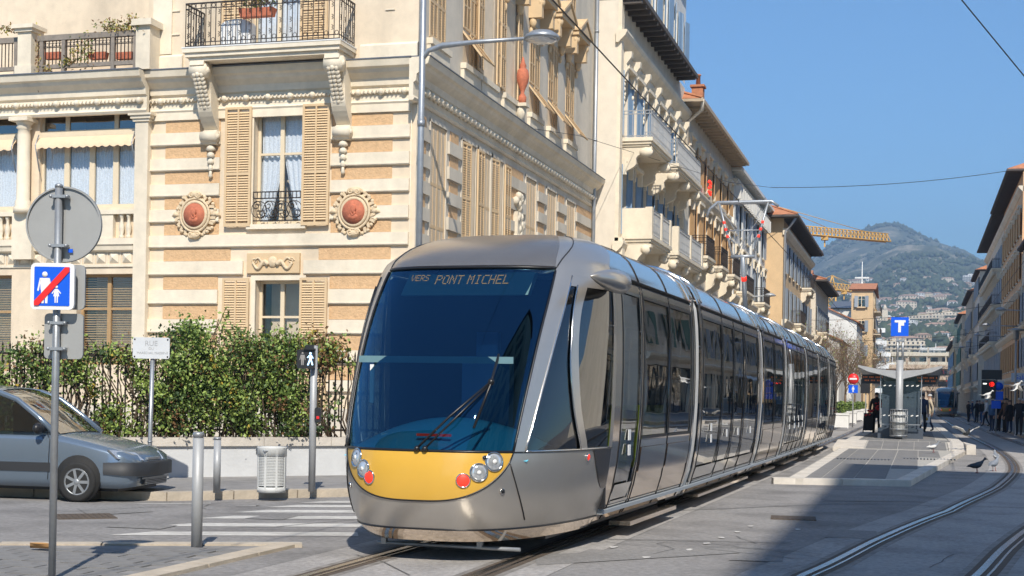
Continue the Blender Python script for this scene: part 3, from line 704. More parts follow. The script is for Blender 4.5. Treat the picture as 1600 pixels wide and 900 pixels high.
b = B_(); xc = bx(226); b.box(xc-.2, xc+.2, RY-.1, VY+.3, ZB+.03, ZB+1.12); b.box(xc-.28, xc+.28, RY-.2, VY+.3, ZB+1.12, ZB+1.28); b.part('terrace_pier', K['cream2'], villa)
# ---- street side facade ----
sf = bpy.data.objects.new('side_facade', None); COL.objects.link(sf); sf.parent = villa; sf.location = (0, 0, 0); sf.rotation_euler = (0, 0, R(90))
# frame: local x = world y - 32, local -y = world +x
LEN = 51.0 - VY
def sy(px, py=250): return ax(px, py, VX).y - VY
lowb = [(673,695,.0), (722,742,.25), (746,768,.0), (771,777,.3), (823,836,.0), (855,867,.0), (886,897,.0)]
ups = [(672,694), (721,745), (760,770), (790,803), (824,848), (858,870), (884,896)]
lows, ups_ = [], []
cy_ = [sy((a+c)/2, 230) for a, c, _ in lowb]
ly = [sy(684,240), sy(732,260), sy(757,280), sy(776,280), sy(829,300), sy(861,310), sy(891,330)]
uy = [sy(683,60), sy(734,80), sy(762,60), sy(796,60), sy(835,120), sy(864,120), sy(890,150)]
WW = .60
hl = [(c-WW, c+WW, 5.2, 8.35) for c in ly] + [(c-WW, c+WW, 1.0, 4.2) for c in ly]; hu = [(c-WW, c+WW, 10.4, 13.2) for c in uy] + [(c-WW, c+WW, 14.6, 17.2) for c in uy]
b = MB(); holed(b, 0, LEN, 0, ZB, hl, .35); holed(b, 0, LEN, ZB, 19.5, hu, .35); b.part('side_wall', K['dimcream'], sf)
b = MB(); belt(b, -.46, LEN, 0); b.part('cornice', K['cream2'], sf)
b = MB(); b.box(-.46, LEN, -.48, 0, ZB+.002, ZB+.03); b.part('lead_flashing', K['lead'], sf)
b = MB(); moulding(b, -.3, LEN+.2, [(.1, 18.9), (.2, 19.1), (.6, 19.3), (.7, 19.6)], 0); b.part('cornice', K['cream2'], sf)
b = MB(); n = int(LEN/.34)
for i in range(n): b.ball((.3 + i*.34, -.14, Z1-.12), .1, 8, k=4)
b.tube([(0, -.1, Z1-.12), (LEN, -.1, Z1-.12)], .05, 6); b.part('bead_moulding', K['cream2'], sf, stuff=True)
# bands and panels between the windows
edges = [0] + sum([[c-WW-.12, c+WW+.12] for c in ly], []) + [LEN]
rowsz = [(zt, zb) for zt, zb in zr[:9]]
bands = MB(); nb_ = 0
for i in range(0, len(edges), 2):
    a, c = edges[i], edges[i+1]
    if c - a < .25: continue
    for k, (zt, zb) in enumerate(rowsz):
        if c - a > .7:
            b = MB(); b.box(a+.2, c-.2, -.018, .02, zb+.015, zt-.02); b.part('plaster_panel', K['tan'], sf)
        bot = rowsz[k+1][0] if k+1 < len(rowsz) else zb-.3
        b = MB(); b.box(a+.02, c-.02, -.07, .02, bot+.012, zb); b.part('stone_band', K['dimcream'], sf)
ssh = shutter_mesh(WW, 3.1, (.18, .52), name='shutter'); ssu = shutter_mesh(WW, 2.75, (.33, .66), name='shutter')
wsm = MB(); win_frame(wsm, 2*WW, 3.1, 2, (.4, .75)); wsm.poly([(0,.04,0),(2*WW,.04,0),(2*WW,.04,3.1),(0,.04,3.1)], 1); wsm = wsm.mesh('window', [K['wframe'], K['black']])
for i, c in enumerate(ly):
    put(wsm, 'window', sf, (c-WW, .25, 5.22)); put(wsm, 'window', sf, (c-WW, .25, 1.0))
    if i in (1, 3): put(ssh, 'shutter', sf, (c-WW, -.02, 5.22), rz=R(-8)); put(ssh, 'shutter', sf, (c+WW+.03, -.09, 5.22), rz=0)
    else: put(ssh, 'shutter', sf, (c-WW, .0, 5.22)); put(ssh, 'shutter', sf, (c, .0, 5.22))
    b = MB(); b.box(c-WW-.05, c-WW, -.03, .02, 5.1, 8.4); b.box(c+WW, c+WW+.05, -.03, .02, 5.1, 8.4); b.box(c-WW-.05, c+WW+.05, -.04, .02, 8.35, 8.45); b.part('window_surround', K['dimcream'], sf)
ped = MB(); ped.poly([(-.8,-.55,0),(.8,-.55,0),(0,-.55,.45)]); ped.hull8([(-.9,-.6,0),(0,-.6,.5),(0,0,.5),(-.9,0,0),(-.9,-.6,.08),(0,-.6,.6),(0,0,.6),(-.9,0,.08)]); ped.hull8([(0,-.6,.5),(.9,-.6,0),(.9,0,0),(0,0,.5),(0,-.6,.6),(.9,-.6,.08),(.9,0,.08),(0,0,.6)])
ped.box(-.85, .85, -.5, 0, -.14, 0)
for s in (-1, 1):
    ped.box(s*.68-.11, s*.68+.11, -.42, 0, -.75, -.14); ped.ball((s*.68, -.36, -.28), (.13, .14, .16), 8); ped.ball((s*.68, -.12, -.85), (.1, .12, .2), 8); ped.ball((s*.68, -.06, -1.15), (.06, .07, .14), 6)
pedm = ped.mesh('pediment', K['shutter'])
for i, c in enumerate(uy):
    put(wsm, 'window', sf, (c-WW, .25, 10.42), sc=(1, 1, .89)); put(wsm, 'window', sf, (c-WW, .25, 14.6), sc=(1, 1, .84))
    for z, zz in ((10.42, 1), (14.6, .93)):
        for s in (0, 1):
            if i in (1, 4, 5, 6) and z < 11 and s == 0: # lower leaf pushed out
                put(ssu, 'shutter', sf, (c-WW, -.02, z+.9), sc=(1, 1, .68)); o = put(ssu, 'shutter', sf, (c-WW, -.55, z+.12), sc=(2, 1, .34), rx=R(-38))
            elif i in (2, 3): put(ssu, 'shutter', sf, (c-WW-.54 if s == 0 else c+WW+.02, -.12, z), sc=(1, 1, zz), rz=R(4))
            else: put(ssu, 'shutter', sf, (c-WW + s*WW, -.02, z), sc=(1, 1, zz))
    b = MB(); b.box(c-WW-.16, c+WW+.16, -.16, .02, 10.2, 10.35); b.box(c-WW-.14, c+WW+.14, -.10, .02, 9.8, 10.2); b.part('window_surround', K['cream2'], sf)
    if i >= 3: put(pedm, 'pediment', sf, (c, 0, 14.0))
# urn in a niche, cartouche lower down
uc = sy(805, 110); b = MB(); b.lathe([(.03, 10.3), (.11, 10.33), (.12, 10.5), (.05, 10.62), (.07, 10.7), (.17, 10.95), (.19, 11.12), (.16, 11.3), (.08, 11.38), (.11, 11.42), (.06, 11.54), (.02, 11.7)], (uc, -.24, 0), 14); b.part('urn', K['terracotta'], sf)
b = MB(); b.box(uc-.2, uc+.2, -.42, 0, 10.2, 10.3); b.lathe([(.04, 9.75), (.13, 9.95), (.17, 10.2)], (uc, -.2, 0), 10); b.part('urn_console', K['cream2'], sf)
c0 = sy(806, 310); b = MB(); random.seed(3)
for i in range(26): b.ball((c0 + random.uniform(-.35, .35), -.1, random.uniform(5.9, 7.7)), (.14, .12, .14), 6, k=4)
b.box(c0-.3, c0+.3, -.16, 0, 6.4, 7.1); b.part('cartouche', K['cream2'], sf)
b = MB(); b.box(LEN-.12, LEN, -.06, .1, 0, 19); b.part('corner_strip', K['cream2'], sf)
# plants on the terrace, things on the balcony
def sprigs(name, label, boxes, n, seed, mats, sz=.05):
    rnd_ = random.Random(seed); b = MB()
    for (c, e) in boxes:
        for _ in range(n):
            p = Vector(c) + Vector((rnd_.gauss(0, e[0]), rnd_.gauss(0, e[1]), rnd_.gauss(0, e[2]))); d = Vector((rnd_.gauss(0,1), rnd_.gauss(0,1), rnd_.gauss(0,1))).normalized()*sz; u = d.cross(Vector((rnd_.gauss(0,1), rnd_.gauss(0,1), rnd_.gauss(0,1)))).normalized()*sz*.4
            i = len(b.v); b.v += [tuple(p-d), tuple(p+u), tuple(p+d), tuple(p-u)]; b.f.append([i, i+1, i+2, i+3]); b.m.append(rnd_.randint(0, len(mats)-1)); b.sm.append(False)
    t = thing(name, label, 'plant', boxes[0][0]); o = b.part('foliage', mats, t, stuff=True); o.location = -t.location; return t
PG = [mat('pot_leaf', (.13,.18,.04), .6, var=.3), mat('pot_leaf_yellow', (.42,.34,.06), .6, var=.3), mat('pot_leaf_dry', (.25,.14,.06), .7, var=.3)]
def tp(px, py): q = ay(px, py, RY-.02); return tuple(q)
sprigs('terrace_plant', 'yellow green plant spilling over the right part of the terrace rail', [(tp(172, 40), (.22, .08, .09)), (tp(208, 34), (.14, .08, .09)), (tp(190, 46), (.2, .08, .06))], 150, 1, PG)
sprigs('terrace_plant', 'trailing green plant climbing the middle of the terrace railing bars', [(tp(120, 85), (.18, .05, .2)), (tp(136, 75), (.1, .05, .2)), (tp(104, 98), (.1, .05, .08))], 110, 2, PG)
sprigs('terrace_plant', 'pale dry plant beside the terrace pier', [(tp(60, 90), (.06, .05, .3)), (tp(74, 112), (.08, .05, .12))], 80, 3, PG[1:])
sprigs('terrace_plant', 'small plant on the terrace rail at the left edge', [(tp(14, 46), (.16, .06, .06))], 90, 4, PG)
for px in (84, 154, 196):
    q = ay(px, 88, RY+.12); b = MB(); b.hull8([(-.22,-.08,0),(.22,-.08,0),(.22,.08,0),(-.22,.08,0),(-.25,-.1,.17),(.25,-.1,.17),(.25,.1,.17),(-.25,.1,.17)]); b.top('window_box', K['terracotta'], 'terracotta planter box hung inside the terrace railing, ' + {84: 'nearest the pier', 154: 'in the middle', 196: 'at the right end'}[px], 'planter', loc=(q.x, q.y, q.z-.08))
q = ay(372, 80, VY-.45); b = MB(); b.box(-.4, .4, -.15, .15, 0, .6); b.lathe([(.22, -.17), (.24, -.15), (.24, -.14)], (0, 0, .3), 20, A=Matrix.Rotation(R(90), 3, 'X')); b.rings([[(.4*cos(pi*k/8), y, .6+.14*sin(pi*k/8)) for k in range(9)] for y in (-.15, .15)], 0, True, closed=True)
b.top('air_conditioner', K['white'], 'white air conditioner unit standing on the iron balcony', 'air conditioner', loc=(q.x, q.y, bz+.03))
q = ay(408, 30, VY-.6); b = MB(); b.hull8([(-.42,-.1,0),(.42,-.1,0),(.42,.1,0),(-.42,.1,0),(-.46,-.12,.2),(.46,-.12,.2),(.46,.12,.2),(-.46,.12,.2)]); b.top('window_box', K['terracotta'], 'long terracotta planter hanging on the iron balcony rail', 'planter', loc=(q.x, q.y-.2, bz+.72))
sprigs('balcony_plant', 'small bushy plant in the planter on the iron balcony', [((q.x, q.y-.2, bz+1.05), (.22, .06, .08))], 200, 6, PG)
# ---------------- the tram ----------------
def itp(T, z):
    if z <= T[0][0]: return T[0][1]
    for (a, u), (b_, v) in zip(T, T[1:]):
        if z <= b_: return u + (v-u)*(z-a)/(b_-a)
    return T[-1][1]
def cr(T):      # smooth lookup (Catmull-Rom through the table)
    xs = [p[0] for p in T]; ys = [p[1] for p in T]
    ms = [0]*len(T)
    for i in range(len(T)):
        a, c = max(i-1, 0), min(i+1, len(T)-1); ms[i] = (ys[c]-ys[a])/(xs[c]-xs[a])
    def f(x):
        if x <= xs[0]: return ys[0]
        if x >= xs[-1]: return ys[-1]
        for i in range(len(xs)-1):
            if x <= xs[i+1]:
                h = xs[i+1]-xs[i]; t = (x-xs[i])/h
                return (2*t**3-3*t*t+1)*ys[i] + (t**3-2*t*t+t)*h*ms[i] + (-2*t**3+3*t*t)*ys[i+1] + (t**3-t*t)*h*ms[i+1]
    return f
YF = cr([(.16,.30),(.26,.17),(.36,.10),(.6,.02),(.85,0),(1.07,.04),(1.4,.17),(1.8,.38),(2.2,.64),(2.6,.98),(2.95,1.36),(3.15,1.72),(3.28,2.1),(3.37,2.6),(3.44,3.3)])
HW = cr([(.16,1.02),(.26,1.10),(.4,1.18),(.6,1.24),(.85,1.285),(1.2,1.32),(1.8,1.34),(2.3,1.335),(2.6,1.32),(2.88,1.285),(3.05,1.22),(3.2,1.12),(3.32,.93),(3.40,.66),(3.44,.35)])
YB, PA, PB_ = 2.4, .62, 1.12
def nose0(s, z):
    th = abs(s)*pi/2; yb = YB + max(0, z-3.0)*2.2; yf = YF(z)
    x = HW(z)*sin(th)**PA*(1 if s >= 0 else -1) if th > 0 else 0
    return Vector((x, yb - (yb-yf)*max(0, cos(th))**PB_, z))
def nose(s, z, off=0):
    p = nose0(s, z)
    if off:
        a = nose0(min(1, s+.01), z) - nose0(max(-1, s-.01), z); c = nose0(s, min(3.43, z+.01)) - nose0(s, max(.17, z-.01))
        n = a.cross(c)
        if n.length > 1e-9: p = p + n.normalized()*off
    return p
T_silver = mat('tram_silver', (.52,.485,.44), .30, .72, var=.05, sc=3, coat=.3)
T_side = mat("tram_polished_panel", (.97,.82,.67), .09, .95, var=.06, sc=2)
T_roof = mat('tram_roof_panel', (.74,.66,.57), .12, .93, var=.05, sc=2)
T_yel = mat('tram_yellow', (.66,.385,.055), .35, 0, var=.04, sc=3, coat=.4)
T_chrome = mat('chrome_trim', (.75,.74,.72), .12, 1, var=0)
T_blk = mat('tram_black_trim', (.012,.012,.014), .35, 0, var=0)
T_glass = glass('tram_glass', (.20,.23,.25), base=.10, k=.75, wav=.05)
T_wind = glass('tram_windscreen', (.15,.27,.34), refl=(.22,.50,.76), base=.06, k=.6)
T_cabg = glass('tram_cab_glass', (.14,.17,.19), base=.05, k=.42, wav=.05)
T_bel = mat('gangway_bellows', (.62,.60,.56), .7, 0, var=.1, sc=5)
T_red = emit('red_glow', (.9,.04,.02), .6); T_lens = mat('lamp_lens', (.7,.72,.74), .08, .6, var=.3, sc=40)  # self-lit red; flowers, pantograph bands and lettering get this painted glow too
T_amber = emit('amber_led', (1,.36,.05), 2.2)
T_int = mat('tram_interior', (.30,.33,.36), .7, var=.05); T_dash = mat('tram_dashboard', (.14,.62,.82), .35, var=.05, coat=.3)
T_pole = emit('grab_pole', (.75,.78,.8), .0); T_seat = mat('seat_cloth', (.05,.12,.25), .9)
T_white = mat('sticker_white', (.8,.8,.78), .6, var=0); T_seatg = mat('seat_green', (.45,.55,.06), .8)
tram = thing('tram', 'long bronze and silver articulated tram with yellow nose panel in the street', 'tram', (-4.52, 12.40, 0))
def patch(b, s0, s1, z0, z1, ns=12, nz=12, off=0, m=0):
    # s0/s1/z0/z1 may be functions: s of z, or z of s-fraction
    def F(a, c):
        if callable(z0) or callable(z1):
            s = s0 + (s1-s0)*a; lo = z0(s) if callable(z0) else z0; hi = z1(s) if callable(z1) else z1; z = lo + (hi-lo)*c
        else:
            z = z0 + (z1-z0)*c; l = s0(z) if callable(s0) else s0; h = s1(z) if callable(s1) else s1; s = l + (h-l)*a
        return nose(s, z, off)
    b.grid(F, ns, nz, m)
def rim(b, pts, r=.008, n=5, off=.004, closed=False):
    pts = [nose(s, z, off) for s, z in pts]
    b.tube(pts + ([pts[0]] if closed else []), r, n, cap=not closed)
path = [(-4.52, 12.40), (-4.30, 19.6), (-4.18, 26.9), (-4.10, 31.1), (-4.05, 36.4), (-4.02, 40.6), (-4.0, 45.1), (-4.0, 49.2)]
GZ = [.26,.4,.6,.85,1.1,1.5,1.9,2.3,2.6,2.80,2.87]
def side_holed(b, y0, y1, holes, zs=None, off=0, sides=(1, -1), m=0):
    zs = sorted(set((zs or GZ) + [h[2] for h in holes] + [h[3] for h in holes])); ys = sorted({y0, y1, *[h[0] for h in holes], *[h[1] for h in holes]})
    for sd_ in sides:
        for a, c in zip(ys, ys[1:]):
            for d, e in zip(zs, zs[1:]):
                my, mz = (a+c)/2, (d+e)/2
                if any(h[0] < my < h[1] and h[2] < mz < h[3] for h in holes): continue
                q = [(sd_*(HW(d)+off), a, d), (sd_*(HW(d)+off), c, d), (sd_*(HW(e)+off), c, e), (sd_*(HW(e)+off), a, e)]
                b.poly(q if sd_ > 0 else q[::-1], m, True)
def side_pane(b, y0, y1, z0, z1, off=-.012, sd_=1, n=5):
    b.grid(lambda a, c: (sd_*(HW(z0+(z1-z0)*c)+off), y0+(y1-y0)*a, z0+(z1-z0)*c), 1, n, flip=sd_ < 0)
def roof_prof(off=0):
    pr = [(HW(z)+off, z+off*.6) for z in (2.93, 3.0, 3.08, 3.16, 3.24, 3.31, 3.37, 3.41, 3.435)] ; pr += [(.18, 3.455+off), (0, 3.46+off)]
    return pr + [(-x, z) for x, z in pr[-2::-1]]
def roof(b, y0, y1, off=0, m=0):
    pr = roof_prof(off); b.rings([[(x, y1 if y == y1 else (y0 + (max(0, z-3.0)*2.2 if y0 == 2.4 else 0)), z) for x, z in pr] for y in (y0, y1)], m, True, closed=False)
def carriage(i, kind):
    (xa, ya), (xb, yb) = path[i], path[i+1]; Lc = sqrt((xb-xa)**2 + (yb-ya)**2); rz = -math.atan2(xb-xa, yb-ya)
    y0 = 2.4 if i == 0 else .22; y1 = Lc - .22
    z0, z1 = 1.12, 2.78; lay = []   # (y0, y1, z0, z1, type)
    if i == 0: lay = [(2.75, 3.62, .42, z1, 'door'), (3.80, 5.28, z0, z1, 'window'), (5.34, 6.85, z0, z1, 'window')]
    elif kind == 'door':
        w = y1 - y0 - .5; fr = [0, .30, .5, .70, 1] if w > 5 else [0, .28, .52, .76, 1]
        for a, c in zip(fr, fr[1:]): lay.append((y0+.25+w*a+.03, y0+.25+w*c-.03, .40, z1, 'door'))
    else:
        w = y1 - y0 - .4; n = 2
        for k in range(n): lay.append((y0+.2+w*k/n+.03, y0+.2+w*(k+1)/n-.03, z0, z1, 'window'))
    b = MB(); side_holed(b, y0, y1, lay); roof(b, max(y0, 2.4+0) if i == 0 else y0, y1)
    for sd_ in (1, -1): b.grid(lambda a, c: (sd_*(HW(2.87)-.04*(1 if 0 < c < 1 else 0)), y0+(y1-y0)*a, 2.87+.06*c), 1, 2, m=1, sm=False)
    if i > 0: b.poly([(x, y0, z) for x, z in [(-1.1, .26), (1.1, .26), (1.3, 2), (1.2, 2.9), (0, 3.4), (-1.2, 2.9), (-1.3, 2)]][::-1], 1) if False else None
    body = b.part('carriage_body', [T_side, T_blk], tram, loc=(xa+4.52, ya-12.40, 0), rz=rz)
    for (a, c, d, e, t) in lay:
        f = .035
        for sd_ in (1, -1):
            b = MB()
            for (p0, p1, q0, q1) in ((a, a+f, d, e), (c-f, c, d, e), (a+f, c-f, d, d+f), (a+f, c-f, e-f, e)): 
                b.grid(lambda u, v: (sd_*(HW(q0+(q1-q0)*v)+.006), p0+(p1-p0)*u, q0+(q1-q0)*v), 1, 5 if q1-q0 > .2 else 1, flip=sd_ < 0)
            if t == 'door':
                b.grid(lambda u, v: (sd_*(HW(d+.22*v)+.004), a+f+(c-a-2*f)*u, d+f+.18*v), 1, 1, flip=sd_ < 0)
            fr = b.part(t, T_chrome if t == 'door' else T_blk, body)
            p = MB(); side_pane(p, a+.01, c-.01, d+.01, e-.01, sd_=sd_); p.part('pane', T_glass, fr)
        if t == 'door':
            p = MB(); 
            for zz in ((.95, 1.12) if a == lay[0][0] or i == 3 else (1.0,)): p.box(HW(1.1)+.002, HW(1.1)+.008, (a+c)/2-.06, (a+c)/2+.06, zz, zz+.12)
            p.part('door_notice', T_white, fr)
    # panel joints, latches, end strips
    for (a, c, d, e, t) in lay:
        if t == 'window':
            for sd_ in (1, -1):
                b = MB(); b.grid(lambda u, v: (sd_*(HW(.72+.30*v)+.010), a+.03+(c-a-.06)*u, .72+.30*v), 1, 2, flip=sd_ < 0); b.part('lower_panel', T_side, body)
    b = MB()
    for (a, c, d, e, t) in lay:
        for yy in (a-.03, c+.03):
            b.tube([(HW(z)+.003, yy, z) for z in GZ], .006, 4)
    for yy in ([3.7, 5.31] if i == 0 else [y0+(y1-y0)*f for f in (.34, .67)]):
        b.tube([(x, yy, z) for x, z in roof_prof(.003)], .008, 4)
    b.tube([(HW(.42)+.004, y0, .42), (HW(.42)+.004, y1, .42)], .006, 4)
    b.part('panel_seam', T_blk, body, stuff=True)
    for yy in ([y1] if i == 0 else ([y0, y1] if i < 6 else [y0])):
        sg = -1 if yy == y1 else 1
        b = MB(); b.rings([[(x*1.0, yy+sg*dy, z) for x, z in [(HW(z), z) for z in GZ] + roof_prof(.02) + [(-HW(z), z) for z in GZ[::-1]]] for dy in (.10, 0)], 0, True, closed=False)
        for q in (0,): b.rings([[(x*1.012, yy+sg*dy, z) for x, z in [(HW(z), z) for z in GZ] + roof_prof(.02) + [(-HW(z), z) for z in GZ[::-1]]] for dy in (.10, .0)], 0, True, closed=False)
        b.part('end_frame', T_chrome, body)
        b = MB(); 
        b.tube([(x, yy+sg*.16, z) for x, z in roof_prof(.03)[:8]], .022, 5); b.part('roof_clamp', T_chrome, body)
    if i < 6:
        b = MB(); pf_ = [(HW(z)-.012, z) for z in GZ] + [(x*.985, z-.015) for x, z in roof_prof(0)] + [(-HW(z)+.012, z) for z in GZ[::-1]]
        for k in range(4):
            b.rings([[(x*(1 if j % 2 else .985), y1-.02 + .11*k + .055*j, z) for x, z in pf_] for j in (0, 1, 2)], 0, True, closed=False)
        b.part('gangway', T_bel, body)
    # inside: floor, ceiling, poles, seats
    b = MB(); b.box(-1.22, 1.22, y0, Lc+.22 if i < 6 else y1, .34, .38); b.part('carriage_floor', T_int, body); b = MB(); b.box(-1.05, 1.05, y0, Lc, 2.9, 2.93); b.part('carriage_ceiling', T_int, body)
    b = MB(); b.box(-.85, .85, y0+.1 if i else 1.5, y1, .14, .33); b.part('underframe', T_blk, body)
    b = MB(); random.seed(i)
    for yy in [y0 + (y1-y0)*(k+.5)/4 for k in range(4)]:
        for xx in (-.75, .72): b.tube([(xx, yy, .38), (xx, yy, 2.9)], .018, 6)
    b.tube([(.7, y0, 2.2), (.7, y1, 2.2)], .015, 5); b.tube([(-.7, y0, 2.2), (-.7, y1, 2.2)], .015, 5); b.part('grab_poles', T_chrome, body, stuff=True)
    if kind != 'door':
        b = MB()
        for yy in ([4.1, 5.0, 5.9] if i == 0 else [y0+.6+.8*k for k in range(int((y1-y0-1)/.8)+1)]):
            for xx in (-.85, .85):
                b.box(xx-.22, xx+.22, yy, yy+.42, .75, .84); b.hull8([(xx-.22, yy+.38, .8), (xx+.22, yy+.38, .8), (xx+.22, yy+.45, .8), (xx-.22, yy+.45, .8), (xx-.18, yy+.48, 1.5), (xx+.18, yy+.48, 1.5), (xx+.18, yy+.54, 1.5), (xx-.18, yy+.54, 1.5)])
        b.part('seats', T_seat if i else T_seatg, body, stuff=True)
    return body, Lc
bodies = []
kinds = ['cab', 'door', 'bogie', 'door', 'bogie', 'door', 'cab']
for i in range(7):
    bodies.append(carriage(i, kinds[i]))
cab = bodies[0][0]
# ---- nose ----
SW = cr([(1.06, .33), (2.0, .36), (2.86, .388)]); SA = cr([(1.08, .39), (2.0, .45), (2.84, .51)])
SB = cr([(1.08, .70), (1.3, .655), (1.5, .62), (1.9, .57), (2.2, .555), (2.5, .545), (2.72, .555)])
SCc = cr([(1.08, .755), (1.3, .71), (1.5, .675), (1.9, .63), (2.2, .61), (2.5, .61), (2.72, .64)])
b = MB()
patch(b, -1, 1, .33, 1.06, 56, 12)
for s in (1, -1):
    f = (lambda g, s=s: (lambda z: s*g(z)))
    def pp(l, r, z0, z1, ns, nz):
        l_ = l if callable(l) else (lambda z, v=l: v); r_ = r if callable(r) else (lambda z, v=r: v)
        if s > 0: patch(b, lambda z: l_(z), lambda z: r_(z), z0, z1, ns, nz)
        else: patch(b, lambda z: -r_(z), lambda z: -l_(z), z0, z1, ns, nz)
    pp(SW, SA, 1.06, 2.84, 4, 20)                     # windscreen pillar
    pp(SB, SCc, 1.06, 2.72, 3, 20)                    # strip between the two cab windows
    pp(SW, 1.0, 2.84, 2.90, 24, 1); pp(.95, 1.0, 1.06, 2.84, 1, 16)
    pp(SB, .95, 2.72, 2.84, 12, 1) if False else pp(lambda z: .51, .95, 2.72, 2.84, 14, 1)
patch(b, -1, 1, 2.90, 3.44, 48, 12)
b.poly([nose(s, 3.44) for s in [i/12 for i in range(-12, 13)]])
roof(b, 3.1, 3.3) if False else None
b.part('nose_shell', T_silver, cab)
b = MB(); patch(b, -.385, .385, 2.915, 3.425, 30, 14, off=.007); b.part('front_roof_cap', mat('bronze_roof_paint', (.44,.375,.31), .24, .8, var=.06, sc=4), cab)
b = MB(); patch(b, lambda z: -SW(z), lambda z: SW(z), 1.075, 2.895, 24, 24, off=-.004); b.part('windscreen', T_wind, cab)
b = MB(); rim(b, [(-SW(z), z) for z in [1.07+i*.09 for i in range(21)]], .012); rim(b, [(SW(z), z) for z in [1.07+i*.09 for i in range(21)]], .012)
rim(b, [(s, 1.065) for s in [(-SW(1.06) + 2*SW(1.06)*i/20) for i in range(21)]], .014); rim(b, [(s, 2.895) for s in [(-.388 + .776*i/20) for i in range(21)]], .014); b.part('windscreen_seal', T_blk, cab)
for sgn in (1, -1):
    b = MB()
    patch(b, (lambda z: SA(z)) if sgn > 0 else (lambda z: -SB(z)), (lambda z: min(SB(z), .95)) if sgn > 0 else (lambda z: -SA(z)), 1.07, 2.72, 8, 18, off=-.01)
    patch(b, (lambda z: SA(z)) if sgn > 0 else (lambda z: -.545+(z-2.72)*.3), (lambda z: .545-(z-2.72)*.3) if sgn > 0 else (lambda z: -SA(z)), 2.72, 2.84, 3, 3, off=-.01)
    b.part('cab_side_window', T_cabg, cab)
    b = MB(); patch(b, (lambda z: SCc(z)) if sgn > 0 else -.95, .95 if sgn > 0 else (lambda z: -SCc(z)), 1.07, 2.72, 8, 18, off=-.01); b.part('cab_side_window', T_cabg, cab)
    b = MB(); rim(b, [(sgn*SB(z), z) for z in [1.07+i*.083 for i in range(21)]], .010, off=.008); rim(b, [(sgn*SA(z), z) for z in [1.07+i*.088 for i in range(21)]], .009)
    rim(b, [(sgn*(.39+.56*i/14), 1.068) for i in range(15)], .011); b.part('window_trim', T_blk if sgn < 0 else T_chrome, cab)
# dark curved corner panel behind the cab window, seams
b = MB(); patch(b, .80, .985, lambda s: 1.05 - .42*sin(min(1, (s-.80)/.15)*pi/2), 1.055, 8, 8, off=.006); b.part('curved_panel', mat('dark_bronze', (.22,.19,.165), .2, .9, var=.05), cab)
b = MB(); rim(b, [(s, 1.06) for s in [i/28 for i in range(-28, 29)]], .007); rim(b, [(.325 + .012*i, .95 - .06*i) for i in range(10)], .007); rim(b, [(-.325 - .012*i, .95 - .06*i) for i in range(10)], .007)
rim(b, [(s, .328) for s in [i/28 for i in range(-28, 29)]], .009)
for s in (1, -1): rim(b, [(s*(.388 + .02*i), 2.9 + .055*i) for i in range(10)], .007)
b.part('nose_seam', T_blk, cab, stuff=True)
b = MB(); patch(b, -1, 1, .20, .325, 48, 5, off=-.004); b.part('lower_lip', T_side, cab)
b = MB(); b.tube([(-.62, .62, .12), (.86, .62, .12)], .020, 8); 
for x in (-.55, .45): b.box(x-.025, x+.025, .6, .65, .11, .27)
b.part('obstacle_bar', K['galv'], cab)
ZY = lambda s: 1.05 - .45*max(0, 1-abs(s/.33)**2.0)**.62
b = MB(); patch(b, -.329, .329, ZY, 1.052, 40, 12, off=.006); yp = b.part('yellow_panel', T_yel, cab)
b = MB(); rim(b, [(s, ZY(s)) for s in [(-.33 + .66*i/60) for i in range(61)]], .009, off=.006); b.part('panel_edge', T_blk, yp)
def lamp(s, z, r, m, nm):
    p = nose(s, z, .008); nn = (nose(s, z, .02) - nose(s, z, 0)).normalized(); q = nn.to_track_quat('Z', 'Y').to_matrix()
    b = MB(); b.lathe([(r*1.22, -.01), (r*1.22, .006), (r*1.05, .012), (r*1.05, -.005)], p, 20, A=q); o = b.part(nm, T_chrome, cab)
    b = MB(); b.lathe([(r*1.04, .0), (r*.95, .008), (r*.7, .014), (r*.3, .018), (.002, .019)], p, 20, A=q); b.part('lens', m, o)
    if m is T_lens:
        b = MB(); b.lathe([(r*.28, .016), (r*.28, .022), (.002, .022)], p, 10, A=q); b.part('bulb', K['white'], o)
for s in (1, -1):
    k_ = 1 if s > 0 else .86
    lamp(s*.248*k_, .975, .078, T_lens, 'headlight'); lamp(s*.188*k_, .875, .074, T_lens, 'headlight'); lamp(s*.128, .80, .058, T_red, 'tail_light')
    for (ss, zz, r) in ((.205, 1.01, .02), (.30, .70, .022), (.29, .0, 0)):
        if r: lamp(s*ss, zz, r, T_blk, 'sensor')
lamp(.76, .985, .035, T_red, 'side_marker')
